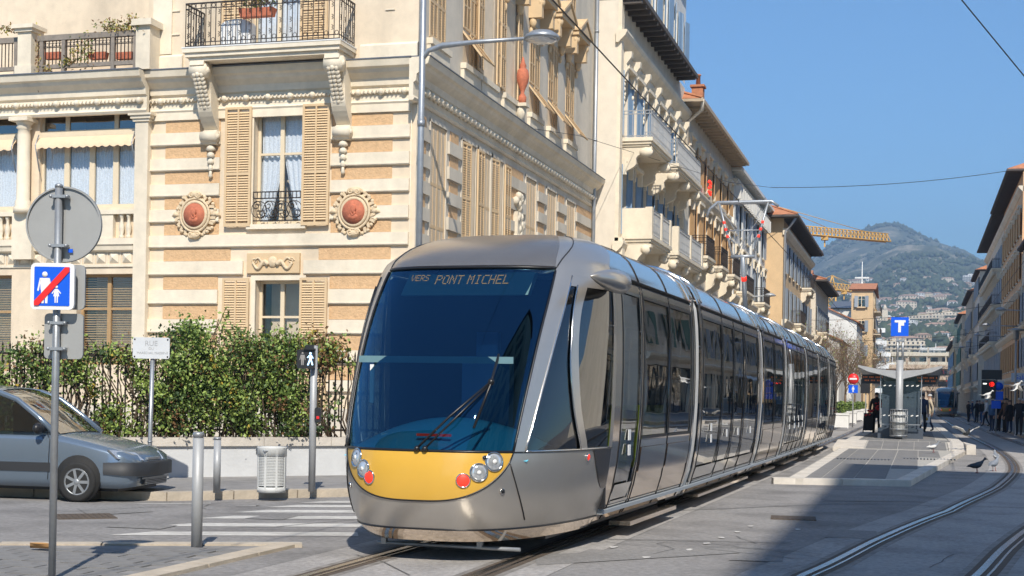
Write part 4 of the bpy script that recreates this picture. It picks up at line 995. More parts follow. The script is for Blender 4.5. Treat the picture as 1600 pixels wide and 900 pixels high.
# destination display and its letters
FONT = {'P':"11110 10001 10001 11110 10000 10000 10000",'O':"01110 10001 10001 10001 10001 10001 01110",'N':"10001 11001 10101 10101 10011 10001 10001",'T':"11111 00100 00100 00100 00100 00100 00100",
'M':"10001 11011 10101 10101 10001 10001 10001",'I':"01110 00100 00100 00100 00100 00100 01110",'C':"01111 10000 10000 10000 10000 10000 01111",'H':"10001 10001 10001 11111 10001 10001 10001",
'E':"11111 10000 10000 11110 10000 10000 11111",'L':"10000 10000 10000 10000 10000 10000 11111",' ':"0 0 0 0 0 0 0",'V':"10001 10001 10001 10001 01010 01010 00100",'R':"11110 10001 10001 11110 10100 10010 10001",'S':"01111 10000 10000 01110 00001 00001 11110"}
dw, dh, dz0 = 1.36, .25, 2.60
yd = YF(2.62) + .10
slope = (YF(2.85)-YF(2.6))/.25
b = MB(); b.hull8([(-.62, yd, dz0), (.74, yd, dz0), (.74, yd+.1, dz0), (-.62, yd+.1, dz0), (-.62, yd+slope*dh, dz0+dh), (.74, yd+slope*dh, dz0+dh), (.74, yd+.1+slope*dh, dz0+dh), (-.62, yd+.1+slope*dh, dz0+dh)])
disp = b.part('destination_display', mat('display_board', (.10,.20,.22), .6, var=.1), cab)
b = MB()
def dots(txt, x, z, p, rows):
    for ch in txt:
        for r, row in enumerate(FONT[ch].split()):
            for c, v in enumerate(row):
                if v == '1' and r in rows:
                    zz = z - r*p*1.15; yy = yd + slope*(zz-dz0) - .004; b.box(x+c*p, x+c*p+p*.72, yy-.004, yy, zz-p*.6, zz)
        x += p*(6 if ch != ' ' else 3.2)
dots('PONT MICHEL', -.30, dz0+.22, .0128, (0, 1, 2, 3, 4, 5, 6)); dots('VERS', -.58, dz0+.225, .0085, range(7))
b.part('led_letters', T_amber, disp, stuff=True)
# cab interior: dashboard, seat, sun bar
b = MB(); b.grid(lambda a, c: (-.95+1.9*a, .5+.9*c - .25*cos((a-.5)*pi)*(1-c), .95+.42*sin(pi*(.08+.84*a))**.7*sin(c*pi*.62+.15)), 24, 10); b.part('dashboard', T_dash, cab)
b = MB(); b.box(-.7, .7, .45, 1.5, .38, .98); b.box(-1.25, 1.25, 2.35, 2.4, .4, 2.86); b.part('cab_bulkhead', T_blk, cab)
b = MB(); b.box(-.1, .42, 1.55, 1.7, 1.0, 2.0); b.box(-.1, .42, 1.2, 1.65, .95, 1.08); b.box(.05, .28, 1.56, 1.66, 2.0, 2.25); b.part('driver_seat', T_seat, cab)
yb_ = YF(1.93)+.05
b = MB(); b.box(-.82, .78, yb_+.03, yb_+.05, 1.90, 1.965); b.part('sun_blind_bar', mat('blind_bar', (.14,.26,.30), .5), cab)
b = MB(); b.box(-.70, -.66, yb_+.03, yb_+.05, 1.5, 1.88); b.box(-.66, -.3, .75, .78, 1.12, 1.2); b.part('window_bracket', T_white, cab)
b = MB(); b.box(-.15, .20, .42, .45, 1.19, 1.215); b.part('warning_lettering', T_red, cab)
# wipers
def sz(px_x, z): # nose parameter for a sideways offset
    lo, hi = 0, 1
    for _ in range(40):
        m_ = (lo+hi)/2
        if HW(z)*sin(m_*pi/2)**PA < abs(px_x): lo = m_
        else: hi = m_
    return lo*(1 if px_x >= 0 else -1)
def wp(x, z, o): return nose(sz(x, z), z, o)
b = MB(); b.tube([wp(.02, 1.08, .03), wp(.30, 1.36, .07), wp(.60, 1.70, .06)], .013, 6); b.tube([wp(.10, 1.08, .03), wp(.34, 1.33, .07), wp(.60, 1.68, .05)], .011, 6)
b.tube([wp(.62, 1.98, .02), wp(.60, 1.68, .05), wp(.52, 1.28, .02)], .014, 6); b.ball(wp(.60, 1.70, .05), .035, 8); b.ball(wp(.02, 1.075, .03), .03, 8); b.ball(wp(.10, 1.075, .03), .03, 8); b.part('wiper', T_blk, cab)
# mirror pods, steps
for s in (1,):
    b = MB(); b.rings([[(s*(1.31 + r*.13*(1+cos(t))*.9), 1.35 + y, 2.80 + r*.12*sin(t)) for t in [2*pi*k/14 for k in range(14)]] for y, r in ((0, .05), (.12, .5), (.35, .85), (.6, 1), (.85, .98), (.93, .8))], 0, True)
    b.part('mirror_pod', T_silver, cab)
b = MB(); b.box(1.02, 1.27, 3.5, 6.2, .13, .18); b.part('step_ledge', T_side, cab)
for k in (1, 2, 3, 4, 5):
    b = MB(); b.box(1.0, 1.22, .9, bodies[k][1]-.9, .16, .20); b.part('step_ledge', T_side, bodies[k][0])
# lettering sticker seen on the cab glass: a no-entry sign for passengers
# rear cab: same shell, turned round
rear = bodies[6][0]; Lr = bodies[6][1]
for nm in ('nose_shell', 'windscreen', 'lower_lip'):
    src = [o for o in bpy.data.objects if o.name.startswith(nm) and o.parent is cab][0]
    c = src.copy(); COL.objects.link(c); c.parent = rear; c.rotation_euler = (0, 0, pi); c.location = (0, Lr+2.2, 0)
# pantograph on the fourth carriage
pr_ = bodies[3][0]
b = MB(); b.box(-.5, .5, 1.6, 3.6, 3.5, 3.6); b.tube([(0, 3.4, 3.6), (0, 2.6, 5.0)], .06, 8); b.tube([(-.28, 2.6, 5.0), (.28, 2.6, 5.0)], .045, 6)
for s in (1, -1): b.tube([(s*.24, 2.6, 5.0), (s*.58, 2.6, 6.28)], .028, 6); b.tube([(s*.2, 2.62, 5.3), (s*.42, 2.62, 5.62)], .02, 5)
b.tube([(-.42, 2.6, 5.62), (.42, 2.6, 5.62)], .018, 5); b.tube([(-.88, 2.6, 5.95), (-.8, 2.6, 6.15), (-.62, 2.6, 6.3), (.66, 2.6, 6.3), (.82, 2.6, 6.18)], .04, 6); b.tube([(-.6, 2.85, 6.3), (.64, 2.85, 6.3)], .03, 6)
b.tube([(-.2, 2.6, 5.0), (.55, 2.6, 6.2)], .006, 4); b.tube([(.2, 2.6, 5.0), (-.55, 2.6, 6.2)], .006, 4); b.part('pantograph', K['galv'], pr_)
b = MB()
for s in (1, -1):
    for k in range(3): t = .35 + .13*k; b.tube([(s*(.24+.34*t), 2.6, 5.0+1.28*t), (s*(.24+.34*(t+.05)), 2.6, 5.0+1.28*(t+.05))], .034, 6)
b.tube([(0, 2.92, 4.45), (0, 2.86, 4.55)], .066, 8); b.part('pantograph_bands', T_red, pr_)
# ---------------- street buildings ----------------
WM = {}
def wcol(nm, c, **k):
    if nm not in WM: WM[nm] = mat(nm, c, **{**dict(rough=.88, var=.10, sc=1.6, bump=.2, bsc=40, stain=.14), **k})
    return WM[nm]
W_ivory = wcol('ivory_wall', (.74,.66,.54)); W_white = wcol('white_wall', (.74,.72,.67)); W_ochre = wcol('ochre_wall', (.66,.47,.27)); W_pink = wcol('pink_wall', (.66,.48,.36))
W_grey = wcol('grey_wall', (.72,.60,.45)); W_tanr = wcol('orange_beige_wall', (.80,.50,.27)); W_pale = wcol('pale_wall', (.78,.67,.50)); W_soot = wcol('sooty_wall', (.60,.50,.38))
S_blue = mat('blue_grey_shutter', (.20,.30,.42), .6, var=.1); S_green = mat('green_shutter', (.10,.20,.16), .6, var=.1); S_brown = mat('ochre_shutter', (.55,.33,.15), .7, var=.1); S_grey = mat('grey_shutter', (.30,.34,.38), .6, var=.1); S_org = mat('salmon_shutter', (.62,.28,.16), .7, var=.1)
E_dark = mat('dark_eave', (.10,.085,.075), .85, var=.2, sc=6); E_tan = mat('tan_eave', (.48,.38,.27), .85, var=.1)
def win_unit(w, h, shut=None, open_=True, arch=False):
    b = MB(); win_frame(b, w, h, 2, (.7,), .06)
    b.poly([(.02,.03,0),(w-.02,.03,0),(w-.02,.03,h),(.02,.03,h)], 1)
    if shut:
        s = w/2
        for x0 in ((-s-.02, w+.02) if open_ else (0, s)):
            if open_:       # leaves folded back, standing some way off the wall
                hx = 0 if x0 < 0 else w; sg = -1 if x0 < 0 else 1; A_ = (hx, -.22); B_2 = (hx+sg*s*.95, -.22-s*.24); nx, ny = .02*.24, -.02*.95*sg
                b.hull8([(A_[0]-nx, A_[1]-ny*sg, 0), (B_2[0]-nx, B_2[1]-ny*sg, 0), (B_2[0]+nx, B_2[1]+ny*sg, 0), (A_[0]+nx, A_[1]+ny*sg, 0), (A_[0]-nx, A_[1]-ny*sg, h), (B_2[0]-nx, B_2[1]-ny*sg, h), (B_2[0]+nx, B_2[1]+ny*sg, h), (A_[0]+nx, A_[1]+ny*sg, h)], 2)
            else:
                y = -.2; b.box(x0, x0+s, y, y+.04, 0, h, 2)
                for k in range(int(h/.14)): b.box(x0+.06, x0+s-.06, y-.012, y, .05+.14*k, .12+.14*k, 2)
    b.box(-.12, w+.12, -.32, .0, -.12, -.02, 3)
    return b
def rail_mesh(Lr, dep, h=1.0, pitch=.16, deco=True, m=None):
    b = MB(); y = -dep
    for z in (h, h-.12, .06): b.box(-.0, Lr, y, y+.03, z-.015, z+.015); b.box(0, .03, y, 0, z-.015, z+.015); b.box(Lr-.03, Lr, y, 0, z-.015, z+.015)
    n = int(Lr/pitch)
    for i in range(n+1):
        x = Lr*i/n; b.box(x-.011, x+.011, y+.004, y+.026, 0, h)
        if deco and i < n: b.obox((x+Lr/n/2, y+.015, .5), (.05, .01, .05), 0, ry=R(45)); b.obox((x+Lr/n/2, y+.015, .22), (.16, .01, .015), 0, ry=R(40)); b.obox((x+Lr/n/2, y+.015, .75), (.16, .01, .015), 0, ry=R(-40))
    for x in (0, Lr-.02):
        for k in range(1, int(dep/pitch)+1): b.box(x, x+.02, -k*pitch, -k*pitch+.02, 0, h)
    return b.mesh('balcony_railing', m or K['iron'])
def console_mesh(dep=.8, h=1.0, w=.26):
    b = MB(); pr = [(0, 0), (-dep, 0), (-dep, -.12)]
    for i in range(9): t = i/8; pr.append((-dep*.92 + dep*.82*t + .12*sin(t*pi*2), -.14 - (h-.2)*t))
    pr += [(0, -h)]; b.xprism(pr, -w/2, w/2); A = Matrix.Rotation(R(90), 3, 'Y')
    b.lathe([(.01, -w*.6), (.17, -w*.58), (.17, w*.58), (.01, w*.6)], (0, -dep*.82, -.2), 10, A=A); return b.mesh('console', None or K['cream2'])
CON = console_mesh(); CONB = console_mesh(1.25, 1.7, .34)
def block(name, label, side, x, y0, y1, H, wall, floors, bays, ww=1.1, shut=S_blue, depth=12, eave=.7, eave_m=E_dark, roofh=1.4, balc=(), corn=(), end_win=(), top=None, trim=None, group=None, open_=True, ped=False, consoles=True, bal_solid=False, ground=True, chim=(), rail_m=None):
    Lb = y1-y0; trim = trim or K['cream2']
    t = thing(name, label, 'building', (x, y0 if side > 0 else y1, 0), R(90 if side > 0 else -90), group)
    fl = sorted(floors); holes = []
    us = bays if isinstance(bays, (list, tuple)) else [Lb*(i+.5)/bays for i in range(bays)]
    for (z, h) in fl: holes += [(u-ww/2, u+ww/2, z, z+h) for u in us]
    if ground:
        n = max(2, int(Lb/4)); sh = [(Lb*i/n+.4, Lb*(i+1)/n-.4, .15, 3.2) for i in range(n)]; holes += sh
    b = MB(); holed(b, 0, Lb, 0, H, holes, .28); b.box(0, Lb, .9, depth, 0, H-.02, skip='b')
    for xx in (0, Lb): b.poly([(xx, 0, 0), (xx, .9, 0), (xx, .9, H), (xx, 0, H)][::(-1 if xx == 0 else 1)])
    b.part('walls', wall, t)
    meshes = {}
    for (z, h) in fl:
        if h not in meshes: meshes[h] = win_unit(ww, h, shut, open_).mesh('window', [K['wframe'], K['pane'], shut, trim])
        for u in us:
            put(meshes[h], 'window', t, (u-ww/2, .2, z))
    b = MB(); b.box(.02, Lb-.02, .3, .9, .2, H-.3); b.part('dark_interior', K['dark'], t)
    if ground:
        n = len(sh)
        for k, (a, c, d, e) in enumerate(sh):
            b = MB(); win_frame(b, c-a, e-d, 3, (.75,), .06); b.poly([(0,.03,0),(c-a,.03,0),(c-a,.03,e-d),(0,.03,e-d)], 1); b.part('shop_window', [K['black'], K['pane']], t, loc=(a, .15, d))
        b = MB(); moulding(b, 0, Lb, [(.05, 3.5), (.25, 3.7), (.3, 3.9), (.1, 4.0)]); b.part('string_course', trim, t)
    for z in corn:
        b = MB(); moulding(b, -.15, Lb+.0, [(.05, z), (.12, z+.08), (.3, z+.25), (.36, z+.38), (.36, z+.46)]); b.part('cornice', trim, t)
    if eave:
        b = MB(); b.box(-eave, Lb+.1, -eave, depth+.3, H+.0, H+.14); b.box(-eave-.02, Lb+.12, -eave-.1, -eave+.0, H-.0, H+.18)
        for k in range(int(Lb/.8)): b.box(.2+k*.8, .32+k*.8, -eave+.03, 0, H-.14, H-.0)
        b.part('eave', eave_m, t)
        b = MB(); rb = roofh; a_ = [(-eave, -eave-.05, H+.15), (Lb+.1, -eave-.05, H+.15), (Lb+.1, depth, H+.15), (-eave, depth, H+.15)]; r1 = [(depth*.3, depth/2, H+.15+rb*2), (max(Lb-depth*.3, depth*.35), depth/2, H+.15+rb*2)]
        b.poly([a_[0], a_[1], r1[1], r1[0]]); b.poly([a_[1], a_[2], r1[1]]); b.poly([a_[2], a_[3], r1[0], r1[1]]); b.poly([a_[3], a_[0], r1[0]])
        n = int((Lb+eave)/.32)
        for k in range(n):
            u = -eave + .32*k; f = (u+eave)/(Lb+eave); q = Vector(a_[0]).lerp(Vector(a_[1]), f); f2 = max(0, min(1, (u-r1[0][0])/(r1[1][0]-r1[0][0]+1e-6))); w_ = Vector(r1[0]).lerp(Vector(r1[1]), f2)
            b.tube([q + Vector((0, 0, .03)), q.lerp(w_, .55) + Vector((0, 0, .03))], .07, 4, sm=False)
        rf = b.part('roof', K['tile'], t)
        for (u, d, h) in chim:
            b = MB(); b.box(u-.3, u+.3, d-.3, d+.3, H+.2, H+h); b.box(u-.38, u+.38, d-.38, d+.38, H+h, H+h+.12); b.lathe([(.13, 0), (.11, .5), (.15, .52), (.15, .6)], (u, d, H+h+.12), 8); b.part('chimney', K['tile'], rf)
    for (z, u0, u1, dep, big) in balc:
        b = MB(); b.box(u0, u1, -dep, 0, z-.14, z); b.box(u0+.06, u1-.06, -dep+.06, 0, z-.24, z-.14); b.box(u0+.12, u1-.12, -dep+.14, 0, z-.32, z-.24); b.part('balcony_slab', trim, t)
        if big:
            for q in (u0+.02, (u0+u1)/2-.15, u1-.32): b = MB(); b.box(q, q+.3, -dep+.02, -dep+.28, z, z+1.05); b.part('balcony_pier', trim, t)
            b = MB(); b.box(u0+.02, u0+.14, -dep+.28, -.02, z, z+1.0); b.part('balcony_parapet', trim, t)
        put(rail_mesh(u1-u0-.1, dep-.06, m=rail_m), 'balcony_railing', t, (u0+.05, 0, z))
        if consoles:
            n = max(2, round((u1-u0)/2.2))
            for k in range(n): put(CONB if big else CON, 'console', t, (u0+.3 + (u1-u0-.6)*k/(n-1), 0, z-.32), sc=(1, dep/(1.25 if big else .8)*.95, 1))
    if ped:
        for (z, h) in fl[1:]:
            b = MB()
            for u in us:
                b.box(u-ww/2-.25, u+ww/2+.25, -.3, .0, z+h+.12, z+h+.26)
                for s in (-1, 1): b.box(u+s*(ww/2+.16)-.09, u+s*(ww/2+.16)+.09, -.24, 0, z+h-.35, z+h+.12)
            b.part('window_hoods', trim, t, stuff=True)
    return t
# B: ivory building beside the villa with big balconies
B = block('townhouse', 'tall ivory townhouse with blue shutters and carved balconies next to the villa', 1, -10.9, 51.05, 66.4, 16.3, W_ivory,
    [(4.4, 2.3), (7.7, 2.6), (11.4, 2.4)], [1.5, 3.3, 5.6, 8.2, 10.6, 13.2], 1.0, S_blue, eave=0, corn=(6.9, 14.7), balc=[(11.3, .6, 5.0, 1.25, False), (11.3, 6.6, 13.0, 1.25, False), (7.65, .6, 5.0, 1.3, True), (7.65, 6.6, 13.6, 1.3, True)], ped=True, rail_m=K['galv2'])
b = MB(); b.box(-.0, 13.6, -.9, .2, 16.32, 16.5)
for k in range(17): b.box(.1+k*.8, .25+k*.8, -.86, 0, 16.16, 16.33)
b.part('eave', E_dark, B)
b = MB(); hs = [(u-.5, u+.5, z, z+2.0) for u in (1.5, 4.2, 7, 9.8, 12.4, 14.2) for z in (17.3, 20.6)]; holed(b, 0, 15.3, 16.5, 24, hs, .25); b.box(0, 15.3, .9, 12, 16.4, 24, skip='b'); b.part('attic_wall', W_white, B)
am = win_unit(1.0, 2.0, S_blue).mesh('window', [K['wframe'], K['pane'], S_blue, K['cream2']])
for h in hs: put(am, 'window', B, (h[0], .15, h[2]))
b = MB(); b.box(13.6, 15.35, -.55, .1, 12.9, 13.3); b.box(13.9, 15.2, -.3, 0, 4, 12.9); b.part('pilaster', K['cream2'], B); b = MB(); b.box(0, .45, -.14, 0, 0, 16.3); b.box(.0, .5, -.3, 0, 6.6, 7.5); b.part('pilaster', K['cream2'], B)
random.seed(11)
for u in (.7, 2.4, 4.5, 7, 9.4, 11.9, 14.4):
    b = MB(); b.xprism([(0, 14.5), (-.42, 14.5), (-.40, 14.3), (-.22, 14.05), (-.28, 13.85), (-.14, 13.6), (-.05, 13.2), (0, 13.2)], u-.14, u+.14)
    for k in range(5): b.ball((u + random.uniform(-.1, .1), -.10, 13.3 - .17*k), (.09-.012*k, .09, .10), 6, k=4)
    b.part('carved_ornament', K['cream2'], B)
# C
C = block('townhouse', 'plain ivory building with a deep brown eave and red flower pots at a window', 1, -10.9, 66.5, 84.2, 15.5, W_ivory,
    [(4.6, 2.2), (8.8, 2.4), (12.4, 1.7)], 6, 1.05, S_brown, eave=.9, eave_m=E_tan, corn=(11.4,), balc=[(8.6, 2.2, 5.0, .9, False), (8.6, 7.6, 10.2, .9, False), (8.6, 12.6, 15.4, .9, False)], chim=[(8.5, .7, 2.7), (11, 6, 1.8)], ped=True, open_=True)
b = MB(); b.tube([(-.8, -.95, 15.6), (-.5, -.9, 15.2), (.1, -.12, 14.7), (.12, -.12, 0)], .09, 8); b.part('downpipe', W_ivory, C)
random.seed(5); fb = MB()
for k in range(22): fb.ball((5.9 + random.uniform(-.4, .4), -.4, 12.35 + random.uniform(-.3, .45)), .07, 6, k=4)
o = fb.top('flower_pots', T_red, 'red flowers in a window box high on the plain ivory building', 'flowers'); o.matrix_world = Matrix.Translation((-10.9, 66.5, 0)) @ Matrix.Rotation(R(90), 4, 'Z')  # flowers glow by their material, light put into the colour
# D
D = block('townhouse', 'white building with heavy bracketed cornice behind the pantograph', 1, -10.9, 84.3, 103.5, 15.2, W_white, [(4.6, 2.2), (8.3, 2.4), (11.7, 2.2)], 6, 1.0, S_grey, eave=.55, eave_m=W_white, corn=(7.4, 14.3),
    balc=[(8.2, 2, 6, .8, False), (8.2, 12, 16, .8, False)], chim=[(6, 2, 2.2), (16, 2, 1.6)], ped=True)
b = MB()
for k in range(23): b.box(.3+k*.8, .6+k*.8, -.5, 0, 13.6, 14.4)
for u in (.2, 4.4, 9.6, 14.8): b.box(u, u+.5, -.14, 0, 4, 14.3)
b.part('cornice_brackets', W_white, D, stuff=True)
b = MB(); b.box(.0, -.012, 1.2, 2.9, 8.2, 11.0) if False else b.box(-.03, .0, 1.0, 2.4, 7.8, 11.2); b.part('side_shutter', S_org, D)
# E
E = block('townhouse', 'tan building with dark overhanging eave right of the pantograph', 1, -9.6, 103.6, 131, 14.8, W_ochre, [(4.4, 2.2), (7.6, 2.3), (11, 2.1)], 8, 1.05, S_grey, eave=1.0, corn=(7.0, 13.6), balc=[(7.5, 6, 11, .9, False), (11, 16, 20, .9, False)], chim=[(4, 3, 1.5), (5.5, 3.5, 1.3), (14, 4, 1.5)])
b = MB(); b.tube([(-.7, -.9, 14.7), (-.3, -.5, 14.2), (-.1, -.12, 13.8), (-.1, -.12, 0)], .09, 8); b.part('downpipe', K['galv2'], E)
# F cream with little turret
F_ = block('townhouse', 'cream building with orange tiled roof and a small white turret', 1, -9.3, 133, 152, 12.6, W_ivory, [(4.4, 2.2), (8.2, 2.2)], 6, 1.0, S_grey, eave=1.0, corn=(7.2,), balc=[(8.1, 3, 7, .9, False)], roofh=1.2)
b = MB(); b.box(5.2, 6.8, 3.4, 5, 13, 16.2); b.lathe([(1.1, 16.2), (.8, 16.6), (.5, 17.2), (.3, 17.6), (.3, 18.0), (.12, 18.3), (.02, 18.9)], (6, 4.2, 0), 12); b.part('turret', W_white, F_)
# G: lower gabled white houses and H tall tan house
def house(name, label, x0, x1, y0, y1, H, rh, wall, roofm, wins, ridge='x', group=None):
    t = thing(name, label, 'building', (x0, y0, 0), 0, group); w, d = x1-x0, y1-y0; b = MB(); b.box(0, w, 0, d, 0, H, skip='b')
    if ridge == 'y': b.poly([(0,0,H),(w,0,H),(w/2,0,H+rh)]); 
    b.part('walls', wall, t); b = MB(); e = .35
    if ridge == 'y': rr = [[(-e,-e,H-.15),(w/2,-e,H+rh),(w+e,-e,H-.15)], [(-e,d,H-.15),(w/2,d,H+rh),(w+e,d,H-.15)]]
    elif ridge == 's': rr = [[(-e,-e,H+rh),(w+e,-e,H-.05)], [(-e,d,H+rh),(w+e,d,H-.05)]]; 
    else: rr = [[(-e,-e,H-.1),(-e,d/2,H+rh),(-e,d+e,H-.1)], [(w+e,-e,H-.1),(w+e,d/2,H+rh),(w+e,d+e,H-.1)]]
    b.rings(rr, closed=False, sm=False); b.rings([[(x, y, z+.14) for x, y, z in r] for r in rr], closed=False, sm=False)
    for k in (0, 1): b.rings([rr[k], [(x, y, z+.14) for x, y, z in rr[k]]], closed=False, sm=False)
    b.part('roof', roofm, t)
    if ridge == 's': b = MB(); b.poly([(0,0,H),(w,0,H),(0,0,H+rh)]); b.part('gable', wall, t)
    wu = win_unit(1.0, 1.6, S_grey).mesh('window', [K['wframe'], K['pane'], S_grey, wall])
    for (x, z, face) in wins:
        if face == 'f': put(wu, 'window', t, (x, -.05, z))
        else: put(wu, 'window', t, (w+.05, x, z), rz=R(90))
    return t
house('white_house', 'low white house with orange roof beyond the turret building', -14, -8.4, 158, 176, 8.2, 2.6, W_white, K['tile'], [(1.5, 5, 'f'), (4, 5, 's'), (9, 5, 's')], 's')
house('gabled_house', 'white gabled house wall with orange eaves left of the tan tower house', -14, -7.6, 182, 200, 11.5, 3.2, W_white, K['tile'], [(3, 8, 's'), (8, 8, 's'), (13, 8, 's'), (3, 4.5, 's')], 's')
house('red_roof_house', 'house with broad orange roof under the far crane', -24, -14, 180, 200, 15.5, 3.2, W_white, K['tile'], [(3, 12, 'f')], 'x')
Hh = house('tower_house', 'tall narrow tan house with stacked side balconies at the end of the left row', -9.4, -6.4, 206, 222, 17.5, 1.4, W_ochre, K['tile'], [(.9, 15, 'f'), (.9, 11.5, 'f'), (.9, 8, 'f')] + [(y, z, 's') for y in (2, 6, 10) for z in (5, 8.5, 12, 15)], 'x')
for z in (8.3, 11.8, 15):
    b = MB(); b.box(3.05, 4.0, 2, 12, z-.6, z-.5); b.part('balcony_slab', W_pale, Hh); put(rail_mesh(10, .9), 'balcony_railing', Hh, (3.05, 2, z-.5), rz=R(90))
house('grey_house', 'small grey-roofed white house with a white spire behind', -13, -7, 224, 240, 16, 1.5, W_white, K['lead'], [(2, 12, 'f'), (2, 8, 'f')], 'x')
b = MB(); b.lathe([(1.0, 15), (1.0, 17.5), (.7, 18.6), (.35, 20.2), (.1, 20.8), (.05, 24)], (-9.0, 232, 0), 14); b.obox((-9.0, 232, 21.4), (2.2, .2, .25)); b.top('spire', W_white, 'small white conical spire with a cross bar above the end houses', 'spire')
# ---- right hand side: in shade ----
FR = [(4.6, 2.3), (8.3, 2.5), (12, 2.5), (15.7, 2.2), (19.1, 2.0)]
XR = 8.0
def rb(label, y0, y1, H, wall, shut, **k):
    n = max(3, int((y1-y0)/3.2)); fl = [f for f in FR if f[0]+f[1] < H-.5]
    return block('apartment_house', label, -1, k.pop('x', XR), y0, y1, H, wall, fl, k.pop('bays', n), 1.1, shut, eave=k.pop('eave', .6), corn=k.pop('corn', (7.4,)), **k)
rb('pale apartment house on the near right corner outside the view', -26, 10.5, 24.2, W_pale, S_green, balc=[(11.9, 4, 12, .8, False)])
rb('ivory apartment house past the side street on the right', 36.5, 46.5, 22.5, W_ivory, S_blue, balc=[(11.9, 2, 7, .8, False)])
rb('ivory apartment house in the right row before the crowd', 60, 74, 22, W_ivory, S_green, depth=34, balc=[(8.2, 2, 8, .8, False), (11.9, 12, 18, .8, False)])
rb('sooty apartment house beyond the ivory one in the right row', 74.2, 98, 20.5, W_pale, S_grey, balc=[(8.2, 3, 9, .8, False)])
rb('lower apartment house at the very right edge of the picture', 98.2, 122.6, 14.2, W_pale, S_grey, eave=.3, ped=True)
rb('orange beige apartment house with tall shutters and bracketed eave at the right edge', 123.2, 150, 20.9, W_tanr, S_brown, corn=(7.4, 19.2), eave=1.2, eave_m=E_dark, ped=True, chim=[(22, 4, 2.2)])
rb('grey apartment house with long rows of dark balconies on stone brackets', 150.2, 187, 20.7, W_grey, S_grey, corn=(7.4, 19.2), eave=1.1, balc=[(11.9, 2, 34, 1.0, False), (15.6, 2, 34, 1.0, False), (8.2, 4, 30, 1.0, False)], chim=[(4, 3, 2)])
rb('narrow ivory apartment house lit on its end wall in the right row', 190, 206, 18.6, W_ivory, S_grey, x=7.3, eave=.5, chim=[(13, 1.5, 2.4)], balc=[(8.2, 2, 7, .8, False)])
rb('pale blue shuttered apartment house further down the right row', 207, 235, 17.2, W_soot, S_grey, x=7.0, balc=[(11.9, 3, 9, .9, True), (8.2, 14, 20, .9, True)])
rb('brown walled apartment house near the far tram', 237, 262, 15.8, W_grey, S_green, x=6.5, balc=[(11.9, 3, 9, .9, True)])
rb('last ochre apartment house before the end of the street', 264, 310, 12.5, W_ochre, S_blue, x=6.0)
# shop signs and awnings on the right
for (y, z, w, col, lab) in ((92, 3.4, 6, 'white', 'white shop awning under the sooty apartment house'), (104, 3.4, 6, 'awn', 'sand coloured shop awning near the traffic light')):
    b = MB(); b.hull8([(XR-1.6, y, z-.6), (XR-.02, y, z), (XR-.02, y+w, z), (XR-1.6, y+w, z-.6), (XR-1.6, y, z-.52), (XR-.02, y, z+.1), (XR-.02, y+w, z+.1), (XR-1.6, y+w, z-.52)]); b.top('shop_awning', K[col], lab, 'awning')

def shopsign(txt, label, y, z, w, h, x=XR-.9):
    t = thing('shop_sign', label, 'sign', (x, y, z)); b = MB(); b.box(-w/2, w/2, -.06, .06, -h/2, h/2); b.box(w/2, .9+XR-x, -.02, .02, -.03, .03); b.part('panel', mat('sign_panel', (.55,.62,.70), .5, var=.05), t); SHOPS.append((txt, t, w, h))
SHOPS = []
shopsign('BAZZ', 'pale blue projecting shop sign reading BAZZ in the right row', 132, 3.35, 1.7, .6, 6.4)
shopsign('Gala', 'pale shop sign reading Gala near the right edge', 100, 3.4, 1.1, .6, 6.5)
rb('plain building with deep eave on the near left corner outside the view', -24, 1.5, 11.5, W_ochre, S_green, x=XR) if False else None
block('corner_house', 'plain ochre corner house with deep eave left behind the camera', 1, -11.0, -26, 1.2, 11.5, W_ochre, [(4.4, 2.2), (7.8, 2.2)], 6, 1.1, S_green, eave=1.4, depth=14)
# ---------------- garden wall, fence, hedge ----------------
def acam(px, py, Z):   # point at a given depth along the view axis
    d = ray(px, py); f = CR @ Vector((0, 0, -1)); return CO + d*(Z/d.dot(f))
WA = Vector((-11.81, 21.24, 0)); WD = (Vector((-9.89, 23.25, 0)) - WA).normalized(); WN = Vector((WD.y, -WD.x, 0))   # towards the road
def aw(px, py):
    d = ray(px, py); t = (WA - CO).dot(WN)/d.dot(WN); q = CO + d*t; return (q-WA).dot(WD), q.z
zt = aw(300, 683)[1]; zt2 = aw(300, 697)[1]
FEM = Matrix(((WD.x, -WN.x, 0, WA.x), (WD.y, -WN.y, 0, WA.y), (0, 0, 1, 0), (0, 0, 0, 1)))
wall = thing('garden_wall', 'low rendered garden wall with stone coping under the hedge', 'wall', tuple(WA), math.atan2(WD.y, WD.x))
W_render = mat('rough_render', (.60,.61,.615), .92, var=.05, sc=3, bump=.35, bsc=12, stain=.12)
SEND = 4.2; SB = -2.4; WD2 = Vector((.985, .17, 0)).normalized()
def Wp(s): return WA + WD*s if s >= SB else WA + WD*SB + WD2*(s-SB)
WR = math.atan2(WD2.y, WD2.x) - math.atan2(WD.y, WD.x)
def Wl(s):
    v = Wp(s) - WA; return (v.dot(WD), v.dot(-WN), 0), (0 if s >= SB else WR)
b = MB(); b.box(SB, SEND, 0, .35, 0, zt2); b.part('wall_body', W_render, wall)
b = MB(); b.box(-14, 0, 0, .35, 0, zt2); b.part('wall_body', W_render, wall, loc=Wl(SB)[0], rz=WR)
x = SB; k = 0
while x < SEND-.1:
    w = min(1.25, SEND-x); b = MB(); b.box(x+.004, x+w-.004, -.05, .40, zt2, zt + random.uniform(-.004, .004)); b.part('coping_stone', K['wkerb'], wall); x += w
for k in range(10): b = MB(); b.box(-1.25*(k+1)+.004, -1.25*k-.004, -.05, .40, zt2, zt + random.uniform(-.004, .004)); b.part('coping_stone', K['wkerb'], wall, loc=Wl(SB)[0], rz=WR)
